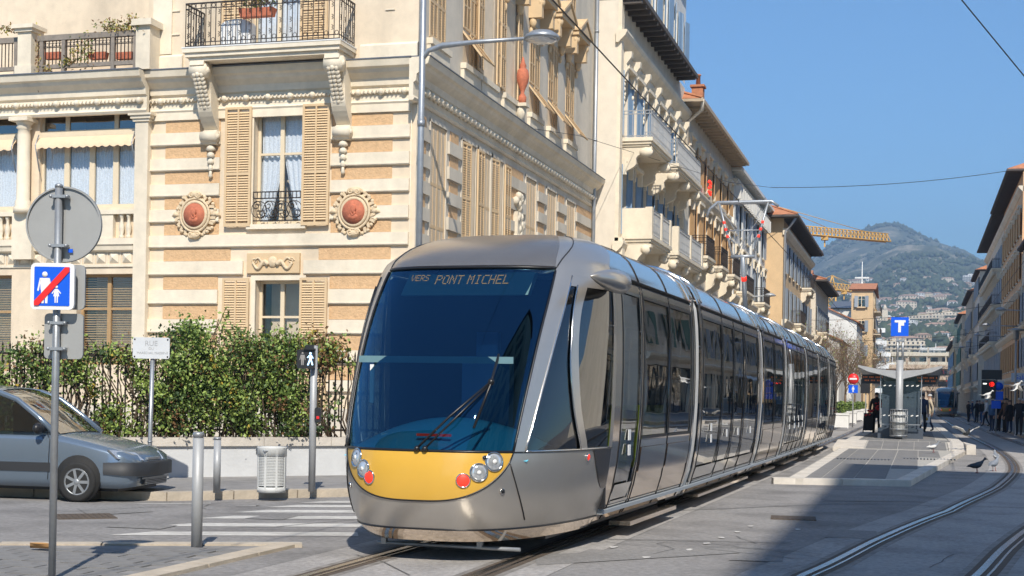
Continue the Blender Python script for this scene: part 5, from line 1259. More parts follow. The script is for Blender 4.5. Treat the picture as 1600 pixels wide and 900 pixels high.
b = MB(); b.box(0, .35, 0, 26, 0, zt2); w2_ = b.part('wall_body', W_render, wall)
e = WA + WD*SEND; w2_.parent = None; w2_.name = 'street_garden_wall'; w2_.location = (e.x-.2, e.y-.1, 0); w2_['label'] = 'garden wall running along the tram street behind the tram'; w2_['category'] = 'wall'
fence = thing('iron_fence', 'dark iron bar fence standing on the garden wall', 'fence', (WA.x, WA.y, zt), math.atan2(WD.y, WD.x))
ft = aw(520, 555)[1] - zt
bm = MB(); bm.box(-.011, .011, .16, .182, 0, ft); bm.lathe([(.02, 0), (.001, .09)], (0, .171, ft), 6); bme_ = bm.mesh('bar', K['iron'])
x = -13.0
while x < SEND: l_, r_ = Wl(x); put(bme_, 'bar', fence, l_, rz=r_); x += .125
for z in (.12, ft-.12): b = MB(); b.box(SB, SEND, .155, .187, z-.018, z+.018); b.part('rail', K['iron'], fence); b = MB(); b.box(-11, 0, .155, .187, z-.018, z+.018); b.part('rail', K['iron'], fence, loc=Wl(SB)[0], rz=WR)
b = MB()
for k in range(4): x = SB+.1+2.1*k; b.box(x-.03, x+.03, .14, .2, 0, ft+.1)
b.part('post', K['iron'], fence, stuff=True)
# ---- hedge foliage ----
L_g = [mat('leaf_green', (.12,.19,.04), .5, var=.3, sc=9), mat('leaf_light', (.27,.36,.08), .5, var=.3, sc=9), mat('leaf_dark', (.035,.07,.02), .6, var=.3, sc=9), mat('leaf_dry', (.22,.12,.05), .8, var=.4, sc=9), mat('leaf_yellow', (.45,.33,.05), .6, var=.3, sc=9)]
for m_ in L_g:
    n_ = m_.node_tree.nodes['Principled BSDF']; n_.inputs['Subsurface Weight'].default_value = 0
    n_.inputs['Transmission Weight'].default_value = 0
L_bark = mat('vine_bark', (.10,.07,.045), .9, var=.3, sc=8)
def leaf(b, c, s, m, rnd):
    d = Vector((rnd.gauss(0, 1), rnd.gauss(0, 1) , rnd.gauss(0, .8)+.1)).normalized(); e = d.cross(Vector((rnd.gauss(0,1), rnd.gauss(0,1), rnd.gauss(0,1)))).normalized()
    f = d.cross(e)*.08*s; a = e*s; w = d.cross(e).cross(e)
    w = d*(s*.33)
    i = [len(b.v)+k for k in range(4)]; b.v += [tuple(c - a*.5), tuple(c + w + f), tuple(c + a*.5), tuple(c - w + f)]
    b.f.append(i); b.m.append(m); b.sm.append(False)
def foliage(name, label, top, s0, s1, n, seed, mix, thick=.34, per=46, leafs=(.05, .10), base=None, gap=.75):
    rnd = random.Random(seed); b = MB(); q = MB()
    base = base if base is not None else (lambda s: zt-.05)
    for _ in range(n):
        s = rnd.uniform(s0, s1); hi = top(s); lo = base(s)
        z = lo + (hi-lo)*rnd.random()**.85
        g = sin(s*3.1+seed)*sin(z*4.3+s*1.7) + .6*sin(s*7.7+z*5.1+seed) + .4*sin(s*13+z*11)
        if g > gap: continue
        nn = max(.08 if z < zt+.25 else -.12, .20 + rnd.gauss(0, thick)*(.6+.4*(z-lo)/(hi-lo+.01)))
        c = Wp(s) - WN*nn + Vector((0, 0, z)); r = rnd.uniform(.07, .17); mm = rnd.choices(range(5), mix)[0]
        for _k in range(per):
            p = c + Vector((rnd.gauss(0, r), rnd.gauss(0, r), rnd.gauss(0, r*.9)))
            if p.z < zt+.02: p.z = zt + rnd.uniform(.02, .2)
            m = mm if rnd.random() < .82 else rnd.choices(range(5), mix)[0]
            leaf(b, p, rnd.uniform(*leafs), m, rnd)
    t = thing(name, label, 'plant', tuple(WA + WD*((s0+s1)/2)))
    o = b.part('foliage', L_g, t, stuff=True); o.location = -t.location
    for _ in range(int((s1-s0)*16)):
        s = rnd.uniform(s0, s1); hi = top(s); pts = []; a = rnd.uniform(-.4, .4); nn = rnd.uniform(0, .3)
        for k in range(6): f = k/5; pts.append(Wp(s + a*f + .08*sin(f*7+s)) - WN*(nn+.05*sin(f*9)) + Vector((0, 0, zt + (hi-zt)*f*rnd.uniform(.9, 1.05))))
        q.tube(pts, [.018, .016, .013, .010, .008, .005], 5)
    # stray shoots above the top
    for _ in range(int((s1-s0)*3)):
        s = rnd.uniform(s0, s1); z = top(s)-.1; pts = [Wp(s) - WN*.1 + Vector((0, 0, z))]; dx = rnd.uniform(-.35, .35)
        for k in range(4): pts.append(pts[-1] + WD*(dx*.35) + Vector((0, 0, rnd.uniform(.0, .13))) - WN*rnd.uniform(-.04, .04))
        q.tube(pts, [.008, .007, .006, .004, .003], 4)
        for p in pts[1:]:
            for _j in range(2): 
                i = [len(q.v)+k for k in range(4)]; d = Vector((rnd.gauss(0,.03), rnd.gauss(0,.03), rnd.gauss(0,.03))); u = Vector((rnd.gauss(0,.02), rnd.gauss(0,.02), rnd.gauss(0,.02)))
                q.v += [tuple(p-d), tuple(p+u), tuple(p+d), tuple(p-u)]; q.f.append(i); q.m.append(1); q.sm.append(False)
    o = q.part('stems', [L_bark, L_g[1]], t, stuff=True); o.location = -t.location
def topline(pts):
    T = sorted((aw(px, py)[0], aw(px, py)[1]) for px, py in pts); return lambda s: itp(T, s)
s_at = lambda px: aw(px, 620)[0]
tl = topline([(-60, 560), (0, 545), (60, 532), (120, 545), (190, 548), (230, 560), (268, 545)])
foliage('climbing_hedge', 'loose green climbing hedge over the fence behind the street name sign', tl, s_at(-80), s_at(272), 430, 21, (5, 6, 1.6, 1.3, .3), per=62, gap=-.22, thick=.18, leafs=(.045, .085))
tb = topline([(256, 560), (285, 520), (318, 500), (340, 503), (365, 520), (400, 530), (440, 518), (468, 535), (482, 560)])
foliage('flowering_bush', 'dense rounded green climber spilling over the fence left of the walk signal', tb, s_at(262), s_at(472), 640, 22, (6, 6, 2, .9, .25), per=64, gap=.30, leafs=(.045, .09))
td = topline([(462, 560), (480, 522), (510, 530), (560, 545)])
foliage('dry_vine', 'dry brown vine on the fence beside the tram nose', td, s_at(470), s_at(560), 46, 23, (.8, 1, .5, 5, .6), per=40, base=lambda s: zt + .85*(ft))
tg = topline([(440, 640), (500, 640), (560, 640)])
foliage('fence_ivy', 'thin ivy low on the bars behind the walk signal', lambda s: zt+.9, s_at(455), s_at(530), 34, 25, (4, 3, 3, 1, .1), per=26)
# bare garden branches at the left edge
rnd = random.Random(5); b = MB()
def branch(b, p, d, L_, r, dep, rnd):
    q = p; pts = [p]
    for k in range(5): d = (d + Vector((rnd.gauss(0,.16), rnd.gauss(0,.16), rnd.gauss(.03,.12)))).normalized(); q = q + d*L_/5; pts.append(q)
    b.tube(pts, [r*(1-.13*i) for i in range(6)], 5 if dep < 2 else 4)
    if dep < 3:
        for k in range(3): branch(b, pts[rnd.randint(2, 5)], (d + Vector((rnd.gauss(0,.6), rnd.gauss(0,.6), rnd.gauss(.2,.4)))).normalized(), L_*.62, r*.5, dep+1, rnd)
gp = WA + WD*-5.6 - WN*2.2
t = thing('bare_shrub', 'bare branching shrub in the garden at the left edge', 'shrub', tuple(gp))
for k in range(3): branch(b, Vector((0, 0, 0)), Vector((rnd.uniform(-.3, .8), rnd.uniform(-.3, .3), 1)).normalized(), 2.2, .035, 0, rnd)
b.part('branches', mat('bare_branch', (.42,.33,.22), .9, var=.2), t)

# ---------------- signs and street furniture ----------------
def text_mesh(s, size, m, name='lettering', ext=.0015):
    cu = bpy.data.curves.new(name, 'FONT'); cu.body = s; cu.size = size; cu.align_x = 'CENTER'; cu.align_y = 'CENTER'; cu.extrude = ext
    o = bpy.data.objects.new(name, cu); COL.objects.link(o); bpy.context.view_layer.update()
    me = bpy.data.meshes.new_from_object(o.evaluated_get(bpy.context.evaluated_depsgraph_get())); bpy.data.objects.remove(o); me.materials.clear(); me.materials.append(m); return me
def lettering(s, size, m, parent, loc, rz=0, name='lettering'):
    o = put(text_mesh(s, size, m, name), name, parent, loc); o.rotation_euler = (R(90), 0, rz); return o
def rsq(b, x0, x1, z0, z1, y0, y1, r=.03, m=0):
    pts = []
    for cx, cz, a0 in ((x1-r, z1-r, 0), (x0+r, z1-r, 90), (x0+r, z0+r, 180), (x1-r, z0+r, 270)):
        pts += [(cx + r*cos(R(a0+a)), cz + r*sin(R(a0+a))) for a in (0, 30, 60, 90)]
    b.prism(pts[::-1], y0, y1, m)
M_blue = mat('sign_blue', (.0,.10,.72), .4, var=0); M_red = mat('sign_red', (.75,.02,.02), .4, var=0); M_wh = mat('sign_white', (.80,.80,.80), .45, var=0); M_grey = mat('sign_back', (.36,.365,.36), .5, .3, var=.06, sc=5); M_pale = mat('worn_letter', (.40,.41,.42), .6, var=.1); M_green = mat('sign_green', (.03,.2,.05), .5, var=0)
# sign post, left
zs = 12.0
sp = az_(81, 912); SZ = (sp - CO).dot(CR @ Vector((0, 0, -1)))
st = thing('sign_post', 'tall grey sign post with round disc and blue walking zone end sign', 'sign', tuple(sp), YAW)
def sl(px, py, dz=0): q = acam(px, py, SZ+dz) - sp; q = Matrix.Rotation(-YAW, 3, 'Z') @ q; return q
b = MB(); ptop = sl(92, 291); b.tube([(0, 0, 0), (0, 0, ptop.z)], .030, 14); b.lathe([(.033, 0), (.033, .02), (.02, .03)], (0, 0, ptop.z-.01), 14); b.part('post', K['galv'], st)
c = sl(98, 351, .06); A90 = Matrix.Rotation(R(90), 3, 'X')
b = MB(); b.lathe([(.01, -.012), (.302, -.012), (.308, -.02), (.312, 0), (.308, .02), (.296, .02), (.296, .0), (.01, .0)], (0.03, .055, c.z), 48, A=A90, sm=False); b.part('round_sign', M_grey, st)
def clamp(zz): b = MB(); b.box(-.06, .08, -.035, .04, zz-.012, zz+.012); [b.ball((x, -.03, zz), .016, 8) for x in (-.055, .075)]; b.part('clamp', K['galv'], st)
q0, q1 = sl(66, 560), sl(128, 490)
for zz in (c.z+.22, c.z-.18, q0.z+.08, q1.z-.08): clamp(zz)
b = MB(); b.box(.07, .11, .035, .04, c.z-.23, c.z-.20); b.part('maker_sticker', M_blue, st)
b = MB(); rsq(b, q0.x, q1.x, q0.z, q1.z, .04, .07, .035); b.part('plate_back', M_grey, st)
q0, q1 = sl(52, 484), sl(121, 413)
b = MB(); rsq(b, q0.x+.05, q1.x+.05, q0.z+.01, q1.z, .045, .075, .04); b.part('plate_back', M_grey, st)
b = MB(); rsq(b, q0.x, q1.x, q0.z, q1.z, -.075, -.04, .04); sq = b.part('square_sign', M_wh, st)
b = MB(); rsq(b, q0.x+.03, q1.x-.035, q0.z+.03, q1.z-.03, -.079, -.074, .008); b.part('blue_face', M_blue, sq)
def figure(b, x, z, h, y, skirt=False):
    u = h/7; b.lathe([(.001, 0), (u*.62, .0), (u*.62, .003), (.001, .003)], (x, y, z+h-u*.6), 12, A=A90)
    P_ = lambda pts: b.prism([(x+p*u, z+q*u) for p, q in pts], y-.003, y)
    if skirt: P_([(-.6,5.6),(.6,5.6),(1.2,2.6),(-1.2,2.6)]); P_([(-.7,2.6),(-.15,2.6),(-.2,0),(-.65,0)]); P_([(.15,2.6),(.7,2.6),(.65,0),(.2,0)]); P_([(-.6,5.6),(-.5,5.0),(-1.6,3.6),(-1.9,3.9)]); P_([(.6,5.6),(1.9,3.9),(1.6,3.6),(.5,5.0)])
    else: P_([(-1.1,5.6),(1.1,5.6),(.85,3.0),(-.85,3.0)]); P_([(-.8,3.0),(-.05,3.0),(-.15,0),(-.65,0)]); P_([(.05,3.0),(.8,3.0),(.65,0),(.15,0)]); P_([(-1.1,5.6),(-.9,4.9),(-1.3,2.7),(-1.65,2.8)]); P_([(1.1,5.6),(1.65,2.8),(1.3,2.7),(.9,4.9)])
w_ = q1.x-q0.x; b = MB(); figure(b, q0.x+w_*.33, q0.z+.05, .255, -.0795); figure(b, q0.x+w_*.60, q0.z+.055, .14, -.0795, True); b.part('walker_symbol', M_wh, sq)
b = MB(); x0, x1, z0, z1 = q0.x+.032, q1.x-.037, q0.z+.032, q1.z-.032; t_ = .035
b.prism([(x0, z0), (x0+t_, z0), (x1, z1-t_), (x1, z1), (x1-t_, z1), (x0, z0+t_)][::-1], -.087, -.0835); b.part('red_bar', M_red, sq)
# street name sign
nb = P(kA, 0, .9); nb = az_(229, 758, .12)
NZ = (nb - CO).dot(CR @ Vector((0, 0, -1)))
ns = thing('street_name_sign', 'worn white street name plate on a leaning post in front of the hedge', 'sign', tuple(nb), YAW)
def nl(px, py): return Matrix.Rotation(-YAW, 3, 'Z') @ (acam(px, py, NZ) - nb)
b = MB(); b.tube([(0, 0, 0), nl(234, 700), nl(238.5, 560)], .033, 10); b.tube([nl(234.3, 690)-Vector((0,0,.01)), nl(234.3, 690)+Vector((0,0,.01))], .04, 10); b.part('post', K['galv'], ns)
a0, a1 = nl(208.5, 560), nl(266.5, 528)
b = MB(); rsq(b, a0.x, a1.x, a0.z, a1.z, -.05, -.03, .03); pn = b.part('name_plate', mat('enamel_white', (.62,.64,.66), .4, var=.08, stain=.1), ns)
xm, zm = (a0.x+a1.x)/2, (a0.z+a1.z)/2
lettering('RUE', .11, M_pale, ns, (xm-.0, -.052, zm+.07)); lettering('DU', .055, M_pale, ns, (xm, -.052, zm-.01)); lettering('MARECHAL MASSENE', .05, M_pale, ns, (xm+.02, -.052, zm-.075))
b = MB()
for x in (a0.x+.03, a1.x-.03):
    for z in (a0.z+.03, a1.z-.03): b.ball((x, -.052, z), .013, 8)
b.part('screw', K['iron'], pn)
for (tx, tt, w_, h_) in SHOPS: lettering(tx, h_*.7, M_blue, tt, (0, -.065, 0))
# bollards
bol = thing('bollard', 'grey steel bollard on the near kerb in the foreground', 'bollard', tuple(az_(307, 859)), 0, 'grey steel bollards')
hb = acam(307, 675, (az_(307,859)-CO).dot(CR @ Vector((0,0,-1)))).z
b = MB(); b.lathe([(.055, 0), (.055, hb-.06)], (0,0,0), 20); b.part('tube', K['galv2'], bol); b = MB(); b.lathe([(.050, hb-.06), (.050, hb-.045), (.057, hb-.04), (.057, hb-.012), (.045, hb), (.001, hb+.002)], (0,0,0), 20); b.part('cap', K['galv'], bol)
b2 = dup(bol, tuple(az_(338.5, 770, .12)), label='smaller grey steel bollard on the far pavement left of the litter bin'); b2.scale = (.95, .95, .68)
b2.name = 'bollard'
# litter bin
lb = az_(424, 769, .12); tb_ = thing('litter_bin', 'white slatted cylindrical litter bin standing on the far pavement', 'bin', tuple(lb))
lz = acam(424, 698, (lb-CO).dot(CR @ Vector((0,0,-1)))).z - .12; rr_ = .21
b = MB(); b.lathe([(rr_, .0), (rr_, .07), (rr_-.01, .08)], (0,0,0), 24); b.lathe([(rr_+.005, lz-.14), (rr_+.005, lz-.02), (rr_+.01, lz), (rr_-.02, lz), (rr_-.02, lz-.14)], (0,0,0), 24)
for k in range(19):
    z = .1 + (lz-.26)*k/18; b.lathe([(rr_-.012, z), (rr_, z), (rr_, z+.016), (rr_-.012, z+.016)], (0,0,0), 24, sm=False)
for k in range(8): a = 2*pi*k/8; b.obox((rr_*cos(a)*.99, rr_*sin(a)*.99, lz/2), (.012, .03, lz*.9), a)
b.part('slatted_drum', mat('bin_paint', (.60,.61,.60), .5, var=.08), tb_)
b = MB(); b.lathe([(rr_-.05, .08), (rr_-.035, lz-.1)], (0,0,0), 18); b.part('bin_liner', mat('bin_bag', (.45,.5,.52), .5, var=.3, sc=12), tb_)
b = MB(); b.tube([(-rr_-.02, -.03, lz-.12), (-rr_-.02, -.03, lz-.02), (0, -rr_-.03, lz-.06), (rr_+.0, -.03, lz-.02)], .012, 6); b.part('handle', K['galv'], tb_)
# pedestrian signal
pb = az_(487, 768, .12); PZ = (pb-CO).dot(CR @ Vector((0,0,-1)))
psg = thing('pedestrian_signal', 'grey post with black walk signal showing a lit white walking figure', 'traffic light', tuple(pb), YAW)
def pl(px, py): return Matrix.Rotation(-YAW, 3, 'Z') @ (acam(px, py, PZ) - pb)
pt = pl(489, 540); b = MB(); b.tube([(0, 0, 0), (0, 0, pt.z)], .052, 14); b.part('post', K['galv2'], psg)
h0, h1 = pl(466, 576), pl(494, 547)
b = MB(); rsq(b, h0.x, h1.x, h0.z, h1.z, -.16, -.05, .03); b.box(h0.x+.1, h1.x, -.2, -.04, h1.z, h1.z+.02); b.box(h0.x+.12, h1.x-.02, -.15, -.05, h1.z+.02, h1.z+.07); sh_ = b.part('signal_head', K['black'], psg)
b = MB(); figure(b, h0.x+.085, h0.z+.05, .19, -.162); b.part('standing_figure', mat('unlit_figure', (.28,.27,.26), .6, var=0), sh_)
b = MB(); x, z, u = h0.x+.2, h0.z+.05, .19/7; y = -.162
b.lathe([(.001, 0), (u*.62, .0), (u*.62, .003), (.001, .003)], (x, y, z+u*6.4), 12, A=A90)
for pts in ([(-.7,5.6),(.8,5.6),(.7,3.0),(-.6,3.0)], [(-.6,3.1),(.1,3.1),(-.9,0),(-1.7,0)], [(-.1,3.1),(.7,3.1),(1.6,.2),(.9,.0)], [(.6,5.6),(1.7,3.9),(1.4,3.6),(.5,4.8)], [(-.6,5.6),(-1.8,4.2),(-1.5,3.9),(-.4,4.9)]):
    b.prism([(x+p*u, z+q*u) for p, q in pts], y-.003, y)
b.part('walking_figure', emit('walk_lamp', (.45,.72,1), 1.6), sh_)
bb = pl(493, 648); b = MB(); rsq(b, .03, .12, bb.z-.11, bb.z+.11, -.06, .04, .03); b.part('push_button', K['black'], psg); b = MB(); b.box(.06, .10, -.07, -.06, bb.z-.06, bb.z-.02); b.part('button_lamp', M_red, psg)
# street lamp by the villa corner
lx, ly = -11.35, 31.2; lp = thing('street_lamp', 'tall galvanised street lamp with long arm at the villa corner', 'street lamp', (lx, ly, .12))
za = ay(652, 72, ly).z - .12; xe = ay(822, 60, ly).x - lx; ze = ay(822, 60, ly).z - .12
b = MB(); b.tube([(0, 0, 0), (0, 0, 14.5)], .075, 12); b.lathe([(.09, za-1.9), (.09, za-1.75)], (0,0,0), 12); b.lathe([(.09, za-4.9), (.09, za-4.75)], (0,0,0), 12); b.part('pole', K['galv'], lp)
b = MB(); b.tube([(0, 0, za-.35), (.15, 0, za-.12), (.5, 0, za-.02), (xe*.5, 0, (za+ze)/2), (xe, 0, ze)], [.05, .06, .075, .055, .04], 8); b.part('arm', K['galv'], lp)
xc, zc = ay(847, 56, ly).x - lx, ay(847, 62, ly).z - .12
b = MB(); b.lathe([(.40, 0), (.42, .03), (.38, .10), (.25, .18), (.1, .22), (.01, .225)], (xc, 0, zc), 20); lh = b.part('lamp_head', K['galv'], lp)
b = MB(); b.lathe([(.01, -.09), (.2, -.08), (.34, -.02), (.38, .01)], (xc, 0, zc), 20); b.part('diffuser', T_lens, lh)
b = MB(); b.tube([(.15, 0, .12), (.15, 0, 18.5)], .07, 10)
for z in (3, 7, 11, 15): b.lathe([(.085, z), (.085, z+.08)], (.15, 0, 0), 10)
dp = b.part('downpipe', K['galv'], villa, loc=(0.0, 50.6-VY, 0))
b = MB(); b.tube([(VX+.06, VY-.1, .3), (VX+.06, VY-.1, 8.9)], .012, 5); b.tube([(VX-.12, VY-.06, .3), (VX-.12, VY-.06, 9.0)], .01, 5); w_ = b.part('wall_cable', K['cream2'], villa); w_.location = (-VX, -VY, 0)
# overhead wires
def wire(pts, r, lab, sag=0):
    b = MB(); out = []
    for p, q in zip(pts, pts[1:]):
        p, q = Vector(p), Vector(q)
        for k in range(8): t = k/8; out.append(p.lerp(q, t) - Vector((0, 0, sag*4*t*(1-t))))
    out.append(Vector(pts[-1])); b.tube(out, r, 5); return b.top('overhead_wire', K['iron'], lab, 'wire')
wire([(-4.4, -5, 6.35), (-4.2, 31, 6.32), (-4.05, 60, 6.3), (-4.0, 120, 6.3), (-4.0, 250, 6.3)], .011, 'black contact wire above the silver tram running past the lamp')
wire([(2.9, 8, 6.4), (3.3, 40, 6.35), (3.2, 100, 6.3), (3.1, 250, 6.3)], .011, 'black contact wire over the right hand track')
wire([acam(1470, -40, 26), acam(1700, 240, 30)], .013, 'black wire crossing the top right corner of the sky')
wire([ay(640, 150, 33), ay(760, 190, 38), ay(905, 212, 46), ay(1140, 285, 66)], .009, 'thin span wire crossing the villa street facade', .0)
wire([ay(1205, 293, 100), ay(1575, 267, 112)], .022, 'span wire stretched across the sky between the two building rows', .35)
wire([ay(1140, 285, 66), ay(1205, 293, 100)], .014, 'short wire from the ivory house to the pantograph height')
for (p, q, n_) in (((-10.5, 132, 9), (8, 128, 10.5), 'upper'), ((-9, 150, 8), (7.5, 158, 9.5), 'middle'), ((-9, 178, 8.5), (7, 178, 8.6), 'lower')):
    wire([p, q], .02, f'{n_} of the three faint span wires across the far street', .5)
# ---------------- silver car ----------------
CB = az_(125, 784); HD = R(90-84)
car = thing('parked_car', 'silver leisure van with grey bumpers at the kerb by the hedge', 'car', (CB.x, CB.y, 0), HD)
car.scale = (.9, .9, .9)
# local: +x forward, +y away from the camera; near side wheels at y=0
P_car = mat('car_silver_shaded', (.19,.245,.31), .24, .5, var=.04, sc=2, coat=.5); P_bump = mat('bumper_grey', (.028,.03,.034), .6, var=.1)  # silver made dark and bluish; shade over the car put into the paint
C_gl = glass('car_glass', (.30,.36,.38), base=.10, k=.8)
yc = .76; hw_ = .84
ST = [(.86,.40,.30,.60,.62),(.84,.60,.26,.64,.66),(.78,.72,.24,.70,.73),(.66,.79,.22,.76,.80),(.45,.83,.22,.82,.87),(.1,.845,.22,.90,.95),(-.25,.85,.22,.97,1.02),(-.55,.85,.22,1.0,1.07),(-1.2,.85,.22,1.01,1.04),(-2.2,.85,.22,1.02,1.04),(-3.0,.84,.24,1.02,1.04),(-3.25,.80,.28,1.0,1.02)]
ringsC = []
for (x, w, zl, zb, zt_) in ST:
    half = [(w*.93, zl), (w, zl+.12), (w*1.0, zl+(zb-zl)*.55), (w*.985, zb-.05), (w*.95, zb), (w*.75, zt_-.01), (w*.4, zt_+.015), (0, zt_+.02)]
    ringsC.append([(x, yc - y, z) for y, z in half] + [(x, yc + y, z) for y, z in half[-2::-1]])
b = MB(); b.rings(ringsC, 0, True); b.part('body', P_car, car)
# greenhouse: pillars and roof
gb = [(-.38, .80, 1.04), (-1.0, .80, 1.04), (-3.2, .80, 1.04)]; GT = [(-.42, .70, 1.05), (-.75, .69, 1.32), (-1.12, .67, 1.58), (-1.45, .65, 1.70), (-1.9, .65, 1.75), (-2.8, .64, 1.75), (-3.15, .62, 1.68)]
b = MB()
rs = [[(x, yc-w, z-.035), (x, yc-w*.96, z+.005), (x, yc-w*.6, z+.03), (x, yc, z+.04), (x, yc+w*.6, z+.03), (x, yc+w*.96, z+.005), (x, yc+w, z-.035)] for x, w, z in GT[3:]]
b.rings(rs, 0, True, closed=False)
for s in (-1, 1):
    Y = lambda w: yc + s*w
    a = [(-.42, Y(.76), 1.04), (-.75, Y(.73), 1.31), (-1.12, Y(.695), 1.57), (-1.45, Y(.67), 1.68), (-1.9, Y(.66), 1.72), (-2.8, Y(.65), 1.72), (-3.15, Y(.64), 1.66)]
    b.tube(a, [.05, .045, .045, .05, .05, .05, .05], 8)
    b.hull8([(-3.22, Y(.80)-.03, 1.0), (-2.95, Y(.80)-.03, 1.0), (-2.95, Y(.80)+.03, 1.0), (-3.22, Y(.80)+.03, 1.0), (-3.2, Y(.66)-.03, 1.7), (-3.0, Y(.66)-.03, 1.7), (-3.0, Y(.66)+.03, 1.7), (-3.2, Y(.66)+.03, 1.7)])
b.part('roof_and_pillars', P_car, car)
b = MB(); b.rings([[(x+.02, yc-w*.95, z), (x+.06, yc-w*.5, z+.02), (x+.07, yc, z+.025), (x+.06, yc+w*.5, z+.02), (x+.02, yc+w*.95, z)] for x, w, z in GT[:4]], 0, True, closed=False); b.part('windscreen', C_gl, car)
for s in (-1, 1):
    Y = lambda w: yc + s*w
    b = MB(); b.poly([(-.52, Y(.775), 1.08), (-1.52, Y(.79), 1.07), (-1.52, Y(.685), 1.66), (-1.28, Y(.69), 1.60), (-.85, Y(.73), 1.34)]); b.part('side_window', C_gl, car)
    b = MB(); b.poly([(-1.62, Y(.79), 1.07), (-2.85, Y(.79), 1.07), (-2.85, Y(.67), 1.68), (-1.62, Y(.675), 1.68)]); b.part('side_window', C_gl, car)
    b = MB(); b.hull8([(-1.62, Y(.79)-.015, 1.0), (-1.52, Y(.79)-.015, 1.0), (-1.52, Y(.79)+.015, 1.0), (-1.62, Y(.79)+.015, 1.0), (-1.62, Y(.68)-.015, 1.7), (-1.52, Y(.68)-.015, 1.7), (-1.52, Y(.68)+.015, 1.7), (-1.62, Y(.68)+.015, 1.7)]); b.part('door_pillar', K['black'], car)
    b = MB(); b.ball((-.62, Y(.95), 1.13), (.07, .12, .09), 10); b.box(-.66, -.58, min(Y(.80), Y(.92)), max(Y(.80), Y(.92)), 1.06, 1.12); b.part('door_mirror', K['black'], car)
    b = MB(); b.hull8([(-.42, Y(.852)-.012, .46), (-3.0, Y(.852)-.012, .46), (-3.0, Y(.852)+.012, .46), (-.42, Y(.852)+.012, .46), (-.42, Y(.855)-.012, .60), (-3.0, Y(.855)-.012, .60), (-3.0, Y(.855)+.012, .60), (-.42, Y(.855)+.012, .60)]); b.part('side_moulding', P_bump, car)
    b = MB(); b.tube([(-.50, Y(.855), .34), (-.48, Y(.852), .98), (-.55, Y(.80), 1.05)], .006, 4); b.tube([(-1.58, Y(.853), .34), (-1.58, Y(.853), 1.0)], .006, 4); b.part('door_seam', K['black'], car)
    for xw in (0, -2.69):
        b = MB(); b.lathe([(.37, -.06), (.37, .010), (.02, .010)], (xw, Y(.845), .36), 28, A=Matrix.Rotation(R(90 if s < 0 else -90), 3, 'X')); b.part('arch_shade_disc', K['rubber'], car)  # dark disc stands for the shaded wheel opening; body is uncut
        Aw = Matrix.Rotation(R(90 if s < 0 else -90), 3, 'X')
        b = MB(); b.lathe([(.20, -.12), (.27, -.12), (.31, -.09), (.315, 0), (.305, .05), (.27, .065), (.21, .05)], (xw, Y(.835), .315), 32, A=Aw); wh = b.part('wheel', K['rubber'], car)
        b = MB(); b.lathe([(.001, .0), (.195, .0), (.215, .045), (.205, .055), (.19, .03)], (xw, Y(.835), .315), 28, A=Aw)
        b.part('rim', P_bump, wh); b = MB()
        for k in range(7):
            a = 2*pi*k/7; c0 = Vector((xw + .11*cos(a), Y(.878), .315+.11*sin(a))); b.obox(c0, (.17, .02, .045), 0, ry=-a)
        b.ball((xw, Y(.88), .315), (.05, .02, .05), 10); b.lathe([(.185, .03), (.185, .052), (.212, .052), (.212, .03)], (xw, Y(.835), .315), 28, A=Aw); b.part('spokes', K['galv'], wh)
b = MB(); b.rings([[(x+.035, yc + s_*w*1.02, z) for s_, z in ((-1, z0), (-1, z1), (-.5, z1+.01), (0, z1+.01), (.5, z1+.01), (1, z1), (1, z0))] for x, w, z0, z1 in ((.38, .835, .44, .62), (.62, .81, .43, .63), (.78, .74, .42, .62), (.86, .62, .41, .61), (.91, .35, .41, .60), (.92, .0001, .41, .60))], 0, True, closed=False)
b.part('front_bumper', P_bump, car)
b = MB(); b.box(.80, .905, yc-.40, yc+.40, .27, .36); b.part('air_intake', K['black'], car)
b = MB()
for k in range(4): b.box(.90, .92, yc-.38, yc+.38, .275+.024*k, .283+.024*k)
b.box(.78, .87, yc-.22, yc+.22, .655, .69); b.part('grille', K['galv'], car)
for s in (-1, 1):
    b = MB(); p = [(.82, yc+s*.34, .645), (.60, yc+s*.80, .68), (.46, yc+s*.83, .82), (.70, yc+s*.40, .765)]
    q = [Vector(v)+Vector((.05, s*.02, .005)) for v in p]; b.poly(q if s > 0 else q[::-1], 0, False); b.rings([p, q], 0, False, cap=False); b.part('headlight', T_lens, car)
b = MB(); b.box(.895, .915, yc-.26, yc+.26, .46, .56); b.part('number_plate', M_wh, car)
b = MB(); b.rings([[(.905, yc+y, z) for z in (.36, .385)] for y in (-.5, 0, .5)], closed=False); b.part('bumper_lip', K['galv'], car)
b = MB(); b.box(-2.9, .6, yc-.7, yc+.7, .17, .5); b.part('underbody', K['black'], car)
b = MB(); b.box(-1.35, -1.0, .35, .8, .7, 1.5); b.box(-1.35, -1.0, .9, 1.35, .7, 1.5); b.box(-1.5, -.7, .3, 1.3, .5, .75); b.box(-.62, -.4, .2, 1.35, .9, 1.06); b.tube([(-.75, .55+.19*cos(t), 1.05+.19*sin(t)) for t in [i*pi/6 for i in range(13)]], .016, 5); b.part('seats', K['black'], car)
# leaf on the pavement
b = MB(); b.grid(lambda a, c: (.22*(a-.5), .10*(c-.5)*(1-abs(2*a-1)**2), .02+.05*abs(2*c-1)), 6, 4); b.top('fallen_leaf', mat('dry_leaf', (.45,.25,.10), .9), 'curled dry leaf lying on the near pavement beside the sign post', 'leaf', loc=tuple(az_(62, 860, .03)))
